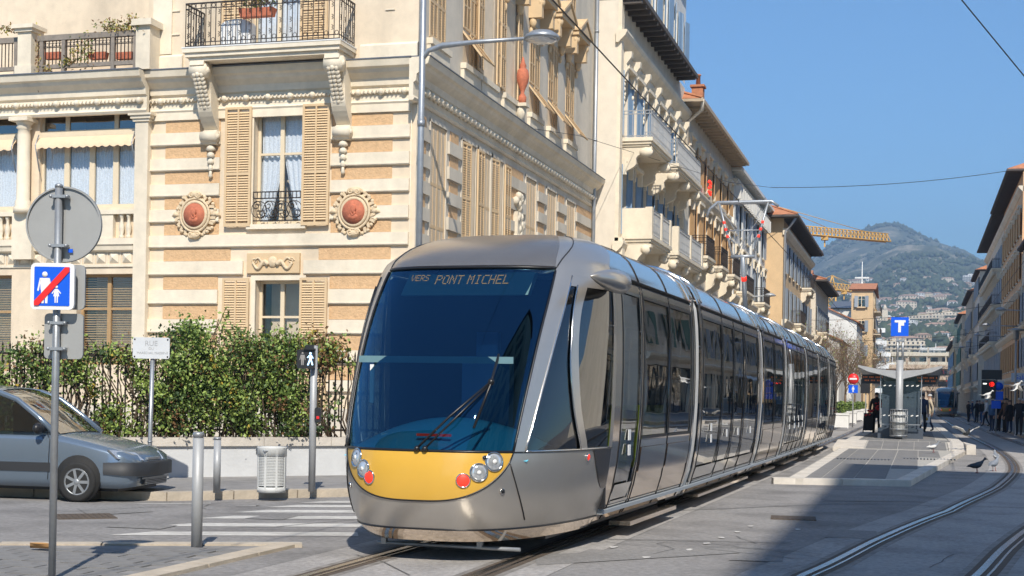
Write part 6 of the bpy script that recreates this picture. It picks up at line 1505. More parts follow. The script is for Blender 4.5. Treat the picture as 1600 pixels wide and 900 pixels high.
# ---------------- hill, far houses, crane ----------------
def nz(x, y, s=0):   # cheap value noise
    def h(i, j): v = sin(i*127.1 + j*311.7 + s*74.7)*43758.5453; return v - math.floor(v)
    i, j = math.floor(x), math.floor(y); f, g = x-i, y-j; f = f*f*(3-2*f); g = g*g*(3-2*g)
    return (h(i,j)*(1-f)+h(i+1,j)*f)*(1-g) + (h(i,j+1)*(1-f)+h(i+1,j+1)*f)*g
def fbm(x, y, o=5, s=0): return sum(nz(x*2**k, y*2**k, s+k)*.5**k for k in range(o))/1.94
sky_l = cr([(1100, .055), (1200, .085), (1255, .100), (1300, .1135), (1330, .1215), (1360, .1255), (1395, .1252), (1430, .117), (1465, .110), (1500, .107), (1530, .1005), (1570, .094), (1640, .080), (1760, .06), (1900, .045)])
mid_l = cr([(1100, .05), (1230, .075), (1290, .083), (1340, .090), (1385, .102), (1440, .1065), (1490, .100), (1540, .092), (1640, .07), (1900, .04)])
dirc = CR
def hill_h(px, D):
    e1, e2 = sky_l(px), mid_l(px)
    t = D
    a = 1.0 if D < 560 else 0
    pts = [(300, 0), (520, 4), (800, 800*.034), (1200, 1200*.056), (1650, 1650*.074), (2000, 2000*e2*.94), (2250, 2250*e2), (2480, 2480*e2*.93), (2900, 2900*e1*.95), (3200, 3200*e1*.97), (3700, 3700*e1*.78)]
    return itp(pts, D)
def hill_pt(px, D):
    d = ray(px, CY + (px-CX)*.018*1); d = Vector((d.x, d.y, 0)).normalized()
    q = d*D; f = min(1, max(0, (D-500)/900)); z = hill_h(px, D) + f*(fbm(q.x*.006, q.y*.006)-.5)*38 + f*(fbm(q.x*.03, q.y*.03, 4, 9)-.5)*12
    return Vector((q.x, q.y, z))
M_hill = bpy.data.materials.new('hillside'); M_hill.use_nodes = True
n = M_hill.node_tree.nodes; l = M_hill.node_tree.links; tc = n.new('ShaderNodeTexCoord')
t1 = n.new('ShaderNodeTexNoise'); t1.inputs['Scale'].default_value = .022; t1.inputs['Detail'].default_value = 12; t1.inputs['Roughness'].default_value = .80
l.new(tc.outputs['Object'], t1.inputs['Vector']); rp = n.new('ShaderNodeValToRGB'); l.new(t1.outputs[0], rp.inputs[0])
e = rp.color_ramp.elements; e[0].position = .42; e[0].color = (.05, .06, .035, 1); e[1].position = .65; e[1].color = (.42, .36, .28, 1)
q = rp.color_ramp.elements.new(.50); q.color = (.10, .11, .06, 1); q = rp.color_ramp.elements.new(.57); q.color = (.26, .23, .16, 1)
l.new(rp.outputs[0], n['Principled BSDF'].inputs['Base Color']); n['Principled BSDF'].inputs['Roughness'].default_value = .95
b = MB(); b.grid(lambda a, c: hill_pt(1080+760*a, 420+3200*c), 190, 130, sm=True, flip=True); hl_ = b.struct('hill', M_hill)
M_for = [mat('hill_tree_dark', (.045,.062,.03), .95, var=0), mat('hill_tree', (.075,.095,.045), .95, var=0)]
rnd = random.Random(9); b = MB()
for _ in range(26000):
    px = rnd.uniform(1150, 1620); D = rnd.uniform(480, 3250)**1; q = hill_pt(px, D); dn = .55*fbm(q.x*.024+5, q.y*.024, 3, 4) + .45*fbm(q.x*.007, q.y*.007, 2, 11)
    if dn < .34 + (.11 if D > 1900 else 0): continue
    r = rnd.uniform(2.4, 5.6)*(1 if D > 900 else .8); h = r*rnd.uniform(1.0, 1.7); m = rnd.choice((0, 0, 1)); k = len(b.v); a0 = rnd.uniform(0, 1.5)
    for j in range(5): a = a0 + 2*pi*j/5; rr = r*rnd.uniform(.7, 1.1); b.v.append((q.x+rr*cos(a), q.y+rr*sin(a), q.z+h*.3))
    b.v.append((q.x, q.y, q.z-2)); b.v.append((q.x+rnd.uniform(-1, 1), q.y, q.z+h))
    for j in range(5): b.f += [[k+j, k+(j+1)%5, k+6], [k+(j+1)%5, k+j, k+5]]; b.m += [m, m]; b.sm += [True, False]
b.top('hillside_trees', M_for, None, None, kind='stuff')
HWm = [wcol('far_cream', (.70,.60,.46), bump=0), wcol('far_white', (.76,.74,.70), bump=0), wcol('far_peach', (.62,.46,.32), bump=0)]
M_froof = mat('faded_roof', (.42,.27,.19), .9, var=.2)
def far_house(w, d, h, wall, roof=True, fl=2, terr=False):
    b = MB(); b.box(0, w, 0, d, -6, h, 0, skip='b')
    nf = fl; fh = h/nf
    for f in range(nf):
        n_ = max(2, int(w/3.2))
        for i in range(n_):
            x = w*(i+.5)/n_; b.box(x-.6, x+.6, -.12, .0, f*fh+fh*.3, f*fh+fh*.78, 1)
        if terr: b.box(-.4, w+.4, -1.6, 0, f*fh-.15, f*fh+.12, 0); b.box(-.4, w+.4, -1.6, -1.5, f*fh+.12, f*fh+.9, 0)
        for i in range(max(1, int(d/4))): y = d*(i+.5)/max(1, int(d/4)); b.box(-.12, 0, y-.5, y+.5, f*fh+fh*.3, f*fh+fh*.78, 1); b.box(w, w+.12, y-.5, y+.5, f*fh+fh*.3, f*fh+fh*.78, 1)
    if roof:
        b.poly([(-.5,-.5,h),(w+.5,-.5,h),(w-w*.25,d/2,h+d*.18),(w*.25,d/2,h+d*.18)], 2); b.poly([(w+.5,-.5,h),(w+.5,d+.5,h),(w-w*.25,d/2,h+d*.18)], 2); b.poly([(w+.5,d+.5,h),(-.5,d+.5,h),(w*.25,d/2,h+d*.18),(w*.75,d/2,h+d*.18)], 2); b.poly([(-.5,d+.5,h),(-.5,-.5,h),(w*.25,d/2,h+d*.18)], 2)
    else: b.box(w*.3, w*.6, d*.3, d*.7, h, h+2, 0)
    return b.mesh('hillside_house', [wall, K['black'], M_froof])
kinds_ = [(far_house(16, 10, 7, HWm[0]), 'cream villa with tiled roof'), (far_house(11, 9, 7, HWm[1]), 'white villa'), (far_house(24, 11, 9, HWm[0], fl=3), 'long cream house'), (far_house(19, 12, 15, HWm[1], False, 5, True), 'white balconied block'), (far_house(13, 10, 8, HWm[2]), 'peach coloured villa'), (far_house(34, 12, 13, HWm[0], False, 4, True), 'wide cream apartment block')]
rnd = random.Random(31); placed = []
hn = 0
for _ in range(2600):
    if hn >= 270: break
    px = rnd.uniform(1255, 1545); D = rnd.choice((rnd.uniform(760, 1400), rnd.uniform(1200, 1900), rnd.uniform(1000, 1650)))
    if any(abs(px-a) < 3 + 5500/D and abs(D-c) < 30 for a, c in placed): continue
    q = hill_pt(px, D); k = rnd.choices(range(6), (3, 6, 2, 1.5 if D < 1300 else .3, 1, 1 if D < 1300 else .2))[0]
    placed.append((px, D)); me, lab = kinds_[k]; hn += 1
    o = put(me, 'hillside_house', None, q, rz=YAW*-1 + R(rnd.uniform(-40, 15))*-1); s = rnd.uniform(.45, .85) * (1.0 if D < 1300 else 1.05); o.scale = (s, s, s)
    o['category'] = 'house'; o['group'] = 'houses scattered on the hillside'; o['label'] = f"{lab} {('low', 'lower middle', 'middle', 'upper middle', 'high')[min(4, int((D-760)/230))]} on the hill {('behind the crane', 'left of the T sign', 'near the T sign left', 'behind the T sign', 'near the T sign right', 'right of the T sign', 'by the right row')[min(6, int((px-1255)/42))]}"
# terraced white apartment blocks below the hill
def terrace_block(label, px, D, w, fl, wall, step=1.2, zb=0, rz=.0, nm='apartment_block'):
    d = ray(px, 629); d = Vector((d.x, d.y, 0)).normalized(); p = d*D; t = thing(nm, label, 'building', (p.x, p.y, zb), rz)
    b = MB(); 
    for f in range(fl): x = f*step*.6; b.box(-w/2+x, w/2-x, f*step, 14, f*3-.0, f*3+3, skip='b')
    b.part('walls', wall, t)
    wm = MB(); wm.box(-1.1, 1.1, -.1, .1, 0, 1.7); wme = wm.mesh('window', K['pane'])
    for f in range(fl):
        x = f*step*.6; b = MB(); b.box(-w/2+x-.3, w/2-x+.3, f*step-1.7, f*step, f*3+2.85, f*3+3.05); b.box(-w/2+x-.3, w/2-x+.3, f*step-1.7, f*step-1.6, f*3+3.05, f*3+3.95)
        for k in range(int((w-2*x)/6)+1): b.box(-w/2+x+6*k-.1, -w/2+x+6*k+.1, f*step-1.6, f*step, f*3+3.0, f*3+5.7)
        b.part('balcony', wall, t)
        n_ = max(2, int((w-2*x)/3.6))
        for i in range(n_): put(wme, 'window', t, (-w/2+x+(w-2*x)*(i+.5)/n_, f*step, f*3+.7))
    return t
terrace_block('white terraced apartment block stepping down behind the shelter roof', 1362, 420, 18, 6, HWm[1], 1.6, zb=0, rz=.1)
terrace_block('narrow white block with balconies right of the tall tan house', 1352, 360, 12, 7, HWm[1], .4, zb=-2, rz=.3)
terrace_block('cream apartment block low behind the shelter', 1440, 480, 34, 5, HWm[0], .3, zb=2, rz=-.2)
terrace_block('white long apartment block above the far tram', 1480, 620, 26, 4, HWm[1], 1.0, zb=12, rz=-.1)
terrace_block('peach low block at the end of the street', 1460, 400, 40, 4, HWm[2], .2, zb=-1, rz=-.25)
terrace_block('white stepped block directly below the blue tram sign', 1400, 560, 20, 4, HWm[0], 1.2, zb=8, rz=.05)
# church with bell tower
d = hill_pt(1378, 1050); t = thing('church', 'small pale church with a square bell tower left of the blue tram sign', 'church', tuple(d)); b = MB(); b.box(0, 26, 0, 10, -8, 7); b.part('nave', HWm[0], t); b = MB(); b.box(-1, 3, 0, 4, -8, 15); b.lathe([(2.4, 15), (.1, 19)], (1, 2, 0), 4); b.part('bell_tower', HWm[0], t); b = MB(); b.hull8([(3, -.5, 7), (26.5, -.5, 7), (26.5, 10.5, 7), (3, 10.5, 7), (3, 4.9, 9.5), (26.5, 4.9, 9.5), (26.5, 5.1, 9.5), (3, 5.1, 9.5)]); b.part('roof', K['tile'], t)
# crane
M_cr = mat('crane_yellow', (.62,.36,.10), .6, var=.1)
def lattice(b, p, q, w, h, n, r):
    d = (q-p); u = d.normalized(); s = u.cross(Vector((0,0,1))).normalized()*w/2; up = Vector((0,0,h))
    A = lambda t: [p+d*t-s, p+d*t+s, p+d*t+up]
    for k in range(3): b.tube([A(0)[k], A(1)[k]], r, 4)
    for i in range(n):
        a, c, m_ = A(i/n), A((i+1)/n), A((i+.5)/n)
        for k in (0, 1): b.tube([a[k], m_[2]], r*.7, 4, cap=False); b.tube([m_[2], c[k]], r*.7, 4, cap=False)
        b.tube([a[0], c[1]], r*.6, 4, cap=False); b.tube([a[0], a[1]], r*.6, 4, cap=False)
def crane(label, p1, p2, back, zt_, n, apex_h, w=1.1, h=1.2, r=.09):
    t = thing('tower_crane', label, 'crane', (p1.x, p1.y, 0)); o = p1.copy(); o.z = 0
    b = MB(); lattice(b, p1-o, p2-o, w, h, n, r); lattice(b, p1-o, (p1-(p2-p1).normalized()*back)-o, w, h, 5, r); b.part('jib', M_cr, t)
    b = MB()
    for sx in (-.7, .7):
        for sy_ in (-.7, .7): b.tube([(sx, sy_, 0), (sx, sy_, p1.z)], .12, 4)
    for k in range(int(p1.z/1.5)): z = 1.5*k; b.tube([(-.7, -.7, z), (.7, -.7, z+1.5)], .07, 4); b.tube([(.7, .7, z), (-.7, .7, z+1.5)], .07, 4); b.tube([(-.7, .7, z), (-.7, -.7, z+1.5)], .07, 4)
    b.part('mast', M_cr, t)
    b = MB(); ap = Vector((0, 0, p1.z+apex_h))
    for s in (-.6, .6): b.tube([(s, 0, p1.z), ap], .13, 5)
    b.part('apex_frame', M_cr, t); b = MB(); 
    for f in (.45, .8): b.tube([ap, (p2-o)*f + (p1-o)*(1-f) + Vector((0, 0, h))], .05, 4)
    b.tube([ap, (p1-(p2-p1).normalized()*back)-o], .05, 4); b.part('tie_rods', M_cr, t)
    b = MB(); tp = (p2-o)*.42 + (p1-o)*.58; b.box(tp.x-.5, tp.x+.5, tp.y-.5, tp.y+.5, tp.z-.6, tp.z-.1); b.box(tp.x-.1, tp.x+.1, tp.y-.1, tp.y+.1, tp.z-1.6, tp.z-.6); b.part('trolley', M_cr, t)
crane('long yellow tower crane jib reaching across the sky over the hill', acam(1213, 362, 200), acam(1388, 378, 211), 10, 0, 30, 3.6)
crane('smaller yellow crane behind the orange roof', acam(1300, 452, 260), acam(1345, 458, 262), 5, 0, 8, 2.6)
# ---------------- haze ----------------
HZ = bpy.data.materials.new('haze'); HZ.use_nodes = True; n = HZ.node_tree.nodes; n.remove(n['Principled BSDF'])
v = n.new('ShaderNodeVolumePrincipled'); v.inputs['Color'].default_value = (.55, .76, 1.0, 1); v.inputs['Density'].default_value = .00038; v.inputs['Anisotropy'].default_value = .2
HZ.node_tree.links.new(v.outputs[0], n['Material Output'].inputs['Volume'])
b = MB(); b.box(-2600, 2600, -400, 4100, -2.4, 470); b.top('haze', HZ, None, None, kind='stuff')
# ---------------- tram stop ----------------
sb = az_(1404, 686, .27); SZ_ = (sb-CO).dot(CR @ Vector((0, 0, -1))); SR = 0.0
def sp_(px, py, dz=0): return acam(px, py, SZ_+dz) - sb
stp = thing('tram_shelter', 'grey tram stop shelter with gull wing roof and glass screen on the platform', 'shelter', tuple(sb))
rz_ = sp_(1404, 580).z; re = sp_(1466, 568).z; hw2 = 1.46
b = MB(); b.tube([(0, 0, 0), (0, 0, rz_+.4)], .13, 14); b.box(-.10, .10, -.02, .3, rz_-.3, rz_+.1); b.part('pole', K['galv2'], stp)
b = MB(); b.tube([(-.09, 0, rz_+.3), (-.09, 0, sp_(1404, 527).z)], .045, 8); b.tube([(.09, 0, rz_+.3), (.09, 0, sp_(1404, 527).z)], .045, 8); b.obox((0, 0, rz_+1.1), (.3, .12, .06)); b.part('mast', K['galv'], stp)
for s in (-1, 1):
    b = MB(); rs = []
    for y in (0, 3, 6, 8.5):
        rs.append([(s*x, y, z-.045*y) for x, z in ((.1, rz_+.02), (.7, rz_+.06), (1.1, rz_+.14), (hw2, rz_+.21), (hw2, rz_+.14), (1.1, rz_-.03), (.7, rz_-.12), (.1, rz_-.28))])
    b.rings(rs, 0, False); b.part('roof_wing', K['galv2'], stp)
    b = MB(); b.box(min(s*.55, s*1.34), max(s*.55, s*1.34), .6, .75, rz_-.45, rz_-.12); db = b.part('display_board', K['black'], stp)
    b = MB()
    for row in range(2):
        for k in range(13):
            if (k*7+row*3) % 4: x = s*.95 + (k-6)*.055; b.box(x-.016, x+.016, .59, .598, rz_-.36+row*.12, rz_-.31+row*.12)
    b.part('led_row', emit('dim_led', (.55,.14,.03), .12), db, stuff=True)
b = MB(); gx0, gx1, gz0, gz1 = -.68, .78, sp_(1404, 664).z, rz_-.08
for (a, c, d, e_) in ((gx0, gx0+.03, gz0, gz1), (gx1-.03, gx1, gz0, gz1), (gx0, gx1, gz0, gz0+.03), (gx0, gx1, gz1-.03, gz1)): b.box(a, c, .2, .24, d, e_)
b.part('screen_frame', K['galv'], stp)
b = MB(); b.poly([(gx0, .22, gz0), (gx1, .22, gz0), (gx1, .22, gz1), (gx0, .22, gz1)]); b.part('glass_screen', glass('screen_glass', (.80,.86,.88), base=.015, k=.25), stp)
b = MB()
for z in (.74, 1.82):
    for x in (-.52, -.33, -.15, .27, .45, .63): b.obox((x, .19, gz0+z-.4), (.09, .012, .035), 0, ry=R(-20))
b.part('screen_marks', T_white, stp, stuff=True)
b = MB(); b.box(-.75, .85, .5, 3.4, 0, .35); b.box(-.62, .72, .6, 3.3, .35, rz_-.35); b.part('kiosk', mat('kiosk_panel', (.07,.085,.11), .35, var=.1), stp)
q0, q1 = sp_(1391, 525), sp_(1420, 496)
b = MB(); b.box(q0.x+.02, q1.x, -.08, .04, q0.z, q1.z); ts = b.part('tram_sign', M_blue, stp)
b = MB(); w_, h_ = q1.x-q0.x, q1.z-q0.z; X0, Z0 = q0.x+.02, q0.z
b.box(X0+w_*.2, X0+w_*.8, -.09, -.081, Z0+h_*.72, Z0+h_*.84); b.box(X0+w_*.40, X0+w_*.55, -.09, -.081, Z0+h_*.2, Z0+h_*.72); b.box(X0+w_*.55, X0+w_*.72, -.09, -.081, Z0+h_*.55, Z0+h_*.72); b.part('sign_symbol', M_wh, ts)
bn = thing('litter_bin', 'wire mesh litter bin fixed round the shelter pole', 'bin', tuple(sb + Vector((0, -.35, 0)))); b = MB()
for z in (.12, .35, .6, .85, 1.05): b.lathe([(.29, z), (.31, z), (.31, z+.03), (.29, z+.03)], (0,0,0), 18)
for k in range(18): a = 2*pi*k/18; b.tube([(.3*cos(a), .3*sin(a), .1), (.3*cos(a), .3*sin(a), 1.05)], .008, 4)
b.lathe([(.02, .08), (.28, .08), (.3, .12), (.02, .12)], (0,0,0), 18); b.part('wire_cage', K['galv'], bn); b = MB(); b.lathe([(.2, .12), (.25, 1.0)], (0,0,0), 12); b.part('bin_liner', mat('clear_bag', (.5,.5,.48), .4, var=.3, sc=8), bn)
# ---------------- people ----------------
SKIN = mat('skin', (.50,.30,.21), .6, var=.05); HAIR = {'dark': mat('dark_hair', (.02,.015,.012), .6), 'grey': mat('grey_hair', (.5,.5,.5), .7), 'brown': mat('brown_hair', (.09,.05,.03), .6)}
def person_mesh(stride=.18, arm=(.12, -.12), coat=False, lean=0, bag=False):
    J = {'pel': (0,0,.95), 'sp': (0,.0+lean*.1,1.12), 'ch': (0,lean*.25,1.33), 'ne': (0,lean*.33-.01,1.48), 'hd': (0,lean*.36-.01,1.60), 'tp': (0,lean*.36,1.70)}
    Rr = {'pel': (.155,.12), 'sp': (.14,.11), 'ch': (.165,.12), 'ne': (.055,.06), 'hd': (.082,.095), 'tp': (.06,.07)}
    Ed = [('pel','sp'),('sp','ch'),('ch','ne'),('ne','hd'),('hd','tp')]
    for s, nm in ((-1,'l'),(1,'r')):
        st = stride*s; a = arm[0] if s < 0 else arm[1]
        J |= {nm+'hp': (s*.09,0,.90), nm+'kn': (s*.10,-abs(st)*.3-st*.45,.50), nm+'an': (s*.10,-st,.09), nm+'to': (s*.11,-st-.15,.035), nm+'sh': (s*.19,lean*.27,1.40), nm+'el': (s*.25,a*.5+lean*.2+.02,1.12), nm+'wr': (s*.25,a-.06+lean*.1,.88), nm+'ha': (s*.245,a-.09,.79)}
        Rr |= {nm+'hp': (.095,.1), nm+'kn': (.062,.065), nm+'an': (.045,.05), nm+'to': (.04,.03), nm+'sh': (.07,.07), nm+'el': (.048,.048), nm+'wr': (.032,.035), nm+'ha': (.022,.04)}
        Ed += [('pel',nm+'hp'),(nm+'hp',nm+'kn'),(nm+'kn',nm+'an'),(nm+'an',nm+'to'),('ch',nm+'sh'),(nm+'sh',nm+'el'),(nm+'el',nm+'wr'),(nm+'wr',nm+'ha')]
        for fi in range(4):
            k = f'{nm}f{fi}'; J[k] = (s*(.23+.012*fi), a-.12+.018*fi, .70-.008*abs(fi-1.5)); Rr[k] = (.009,.009); Ed.append((nm+'ha', k))
        J[nm+'th'] = (s*.215, a-.14, .76); Rr[nm+'th'] = (.010,.010); Ed.append((nm+'ha', nm+'th'))
    if coat: J['hem'] = (0,.02,.62); Rr['hem'] = (.19,.15); Ed.append(('pel','hem'))
    ks = list(J); me = bpy.data.meshes.new('skeleton'); me.from_pydata([J[k] for k in ks], [(ks.index(a), ks.index(c)) for a, c in Ed], [])
    o = bpy.data.objects.new('skeleton', me); COL.objects.link(o); md = o.modifiers.new('s', 'SKIN'); md.use_smooth_shade = True; sv = me.skin_vertices[0].data
    for i, k in enumerate(ks): sv[i].radius = Rr[k]; sv[i].use_root = k == 'pel'
    o.modifiers.new('d', 'SUBSURF').levels = 1; bpy.context.view_layer.update()
    r = bpy.data.meshes.new_from_object(o.evaluated_get(bpy.context.evaluated_depsgraph_get())); bpy.data.objects.remove(o); r.name = 'person'
    r.materials.clear()
    for _ in range(4): r.materials.append(SKIN)
    for p in r.polygons:
        c = p.center
        if c.z > 1.50 or (abs(c.x) > .19 and c.z < .86): p.material_index = 0
        elif c.z < .09: p.material_index = 3
        elif c.z > (.60 if coat else .93) and not (coat and False) or (abs(c.x) > .17 and c.z > .8): p.material_index = 1
        else: p.material_index = 2
    return r
PM = [person_mesh(.05), person_mesh(.24, (.15, -.2)), person_mesh(.03, (-.2, -.22)), person_mesh(.2, (-.12, .16), coat=True), person_mesh(.04, (.05, -.05), coat=True)]
def cloth(c): return mat('cloth', c, .85, var=.15, sc=8)
SHOE = cloth((.03,.028,.025)); CC = {k: cloth(v) for k, v in dict(black=(.02,.02,.022), navy=(.03,.045,.09), blue=(.06,.14,.28), grey=(.2,.2,.21), beige=(.5,.42,.30), brown=(.12,.07,.04), white=(.6,.6,.6), jean=(.08,.13,.24), red=(.5,.03,.03), purple=(.12,.10,.2)).items()}
def person(label, pos, rz, mi, top, bot, hair='dark', s=1.0, group=None):
    me = PM[mi].copy(); me.materials[1] = CC[top]; me.materials[2] = CC[bot]; me.materials[3] = SHOE
    t = thing('person', label, 'person', tuple(pos), rz, group); t.scale = (s, s, s)
    o = put(me, 'body', t, (0, 0, 0)); zc = 1.63 + (0)
    ys = -.01 if mi != 1 else -.01
    b = MB(); b.rings([[(.088*sin(a)*cos(p), ys+.015+.105*sin(a)*sin(p), 1.635+.10*cos(a)) for p in [2*pi*k/12 for k in range(12)]] for a in (.05, .5, .9, 1.3, 1.6)], 0, True); 
    b.part('hair', HAIR[hair], t)
    b = MB(); b.ball((0, ys-.098, 1.585), (.012, .016, .02), 6, k=4)
    for sx in (-1, 1): b.ball((sx*.088, ys, 1.59), (.012, .02, .03), 6, k=4)
    b.part('nose_and_ears', SKIN, t, stuff=True)
    b = MB()
    for sx in (-1, 1): b.ball((sx*.032, ys-.092, 1.61), (.010, .006, .006), 6, k=4)
    b.box(-.02, .02, ys-.094, ys-.088, 1.548, 1.554); b.part('eyes_and_mouth', HAIR['dark'], t, stuff=True)
    return t
gp_ = lambda px, py, z=.11: az_(px, py, z)
w = person('woman in black with a red patterned scarf standing left of the shelter', gp_(1369, 677, .27), R(10), 4, 'black', 'black')
b = MB(); rnd = random.Random(2)
for k in range(14): b.ball((rnd.uniform(-.2, .2), -.135, rnd.uniform(.95, 1.3)), (.06, .025, .03), 6, k=4)
b.part('scarf', CC['red'], w)
p = gp_(1356, 677, .27); sc_ = thing('shopping_trolley', 'black shopping trolley bag beside the woman in black', 'trolley', tuple(p)); b = MB(); b.hull8([(-.2,-.15,.12),(.2,-.15,.12),(.2,.15,.12),(-.2,.15,.12),(-.17,-.12,.85),(.17,-.12,.85),(.17,.12,.85),(-.17,.12,.85)]); b.part('bag', CC['black'], sc_); b = MB(); b.tube([(.1, .15, .1), (.1, .22, 1.0), (-.1, .22, 1.0), (-.1, .15, .1)], .012, 5); b.part('handle', K['galv'], sc_); b = MB(); [b.lathe([(.001,-.02),(.07,-.02),(.07,.02),(.001,.02)], (x, .12, .07), 10, A=Matrix.Rotation(R(90), 3, 'Y')) for x in (-.2, .2)]; b.part('wheels', K['rubber'], sc_)
b = MB(); [b.ball((rnd.uniform(-.18, .18), -.16, rnd.uniform(.75, .95)), (.05, .03, .04), 6, k=4) for k in range(7)]; b.part('flower_print', CC['red'], sc_)
om = person('elderly man in a beige jacket carrying a white shopping bag right of the shelter', gp_(1452, 674, .27), R(-80), 3, 'beige', 'navy', 'grey')
p = gp_(1447, 674, .27); b = MB(); b.hull8([(-.16,-.07,.42),(.16,-.07,.42),(.16,.07,.42),(-.16,.07,.42),(-.18,-.05,.80),(.18,-.05,.80),(.18,.05,.80),(-.18,.05,.80)]); b.tube([(-.08,0,.8),(-.05,0,.95),(.05,0,.95),(.08,0,.8)], .01, 5); bg = thing('shopping_bag', 'white plastic shopping bag with yellow print held by the elderly man', 'bag', (p.x, p.y-.3, p.z)); b.part('bag', T_white, bg); b = MB(); b.lathe([(.001, 0), (.08, 0), (.08, .01), (.001, .01)], (0, -.065, .58), 12, A=A90); b.part('print', T_yel, bg)
person('person in dark clothes waiting under the right wing of the shelter', gp_(1441, 676, .27), R(170), 0, 'navy', 'black', 'dark')
crowd = [(1513, 660, 0, 'black', 'black', 'farthest of the dark dressed pedestrians by the far shop fronts'), (1519, 659, 1, 'navy', 'jean', 'pedestrian in navy jacket and pale jeans far down the right pavement'), (1526, 661, 2, 'black', 'black', 'person in black standing near the far shop fronts on the right'),
 (1535, 662, 0, 'black', 'jean', 'pedestrian in black top and light jeans in the shade'), (1541, 666, 1, 'white', 'black', 'pedestrian in a pale grey jacket walking on the right pavement'), (1550, 674, 0, 'blue', 'navy', 'man in a bright blue jacket standing below the traffic light'), (1559, 674, 4, 'black', 'black', 'person in long black coat right of the blue jacket'),
 (1565, 675, 0, 'black', 'black', 'person in black jacket in the middle of the waiting group'), (1571, 676, 2, 'brown', 'black', 'person with brown jacket in the waiting group'), (1577, 677, 4, 'black', 'navy', 'person in dark coat left of the lantern post'), (1592, 681, 0, 'black', 'black', 'person in black at the right edge of the picture'), (1598, 680, 1, 'navy', 'black', 'person in navy half cut off by the right edge'), (1530, 657, 0, 'grey', 'black', 'small grey dressed pedestrian far beyond the traffic light')]
for k, (px, py, mi, tp, bt, lab) in enumerate(crowd): person(lab, gp_(px, py), R(rnd.uniform(0, 360)), mi, tp, bt, rnd.choice(('dark', 'brown', 'grey')), rnd.uniform(.95, 1.06), 'people on the right pavement')
# ---------------- pigeons ----------------
M_leg = mat('bird_leg', (.22,.05,.04), .7, var=0); G_pig = mat('pigeon_grey', (.22,.24,.27), .7, var=.25, sc=30); G_dk = mat('pigeon_dark', (.05,.055,.065), .6, var=.2, sc=30); G_wh = mat('pigeon_white', (.70,.69,.66), .8, var=.15, sc=30)
def bird(label, pos, rz, bm_, hm, fly=0, s=1.0):
    t = thing('pigeon', label, 'bird', tuple(pos), rz); t.scale = (s, s, s); b = MB(); z0 = .12 if not fly else 0
    prof = [(-.17, .03, .004, z0-.02), (-.12, .028, .012, z0-.01), (-.06, .048, .042, z0), (0, .058, .055, z0+.01), (.06, .05, .052, z0+.03), (.095, .032, .036, z0+.065), (.115, .022, .024, z0+.10), (.13, .026, .026, z0+.125), (.15, .020, .02, z0+.125), (.165, .007, .007, z0+.118), (.185, .003, .003, z0+.112)]
    b.rings([[(x, w*cos(a), z+h*sin(a)) for a in [2*pi*k/10 for k in range(10)]] for x, w, h, z in prof], 0, True); body = b.part('body', bm_, t)
    if not fly:
        for sg in (-1, 1):
            b = MB(); b.rings([[(x, sg*(w+.004)+.006*cos(a), z+.03*sin(a)*hh) for a in [2*pi*k/8 for k in range(8)]] for x, w, z, hh in ((-.15, .02, z0, .2), (-.08, .045, z0+.01, .8), (0, .056, z0+.02, 1.1), (.05, .045, z0+.03, .7))], 0, True); b.part('wing', hm, t)
            b = MB(); b.tube([(0, sg*.022, z0-.04), (.01, sg*.024, .02), (.005, sg*.024, .005)], .005, 5); b.tube([(-.015, sg*.024, .005), (.035, sg*.026, .005)], .004, 4); b.tube([(.005, sg*.024, .005), (.03, sg*.04, .005)], .003, 4); b.part('leg', M_leg, t)
    else:
        for sg in (-1, 1):
            b = MB(); pts = [(.05, .03, .02), (.09, .14, .02+.10*fly), (.05, .30, .02+.16*fly), (-.03, .36, .02+.15*fly)]; pt2 = [(-.06, .03, .01), (-.06, .13, .08*fly), (-.05, .24, .12*fly), (-.05, .34, .13*fly)]
            b.rings([[(x, sg*y, z+.004), (x2, sg*y2, z2), (x, sg*y, z-.004)] for (x, y, z), (x2, y2, z2) in zip(pts, pt2)], 0, True); b.part('wing', hm, t)
        b = MB(); b.rings([[(-.15, -.02, 0), (-.15, .02, 0), (-.15, 0, .006)], [(-.24, -.06, 0), (-.24, .06, 0), (-.24, 0, .004)]], 0, False); b.part('tail', bm_, t)
    return t
bird('grey and white pigeon standing on the platform edge stones', az_(1458, 707, .14), R(20), G_pig, G_wh, s=1.3)
bird('dark pigeon standing on the sunlit road beside the platform', az_(1526, 739, .01), R(15), G_dk, G_dk, s=1.35)
bird('grey pigeon facing left on the sunlit road near the curved rail', az_(1553, 736, .01), R(60), G_pig, G_pig, s=1.35)
bird('pale pigeon just behind the grey one by the curved rail', az_(1556, 722, .01), R(100), G_pig, G_wh, s=1.25)
bird('flying pigeon with spread pale wings low over the road', acam(1510, 678, 44), R(-60), G_dk, G_wh, fly=1, s=1.35)
bird('white pigeon in flight in front of the traffic light', acam(1543, 617, 46), R(-10), G_wh, G_wh, fly=-.8, s=1.1)
bird('white flying pigeon near the right edge', acam(1589, 602, 42), R(-30), G_wh, G_wh, fly=-1.2, s=1.0)
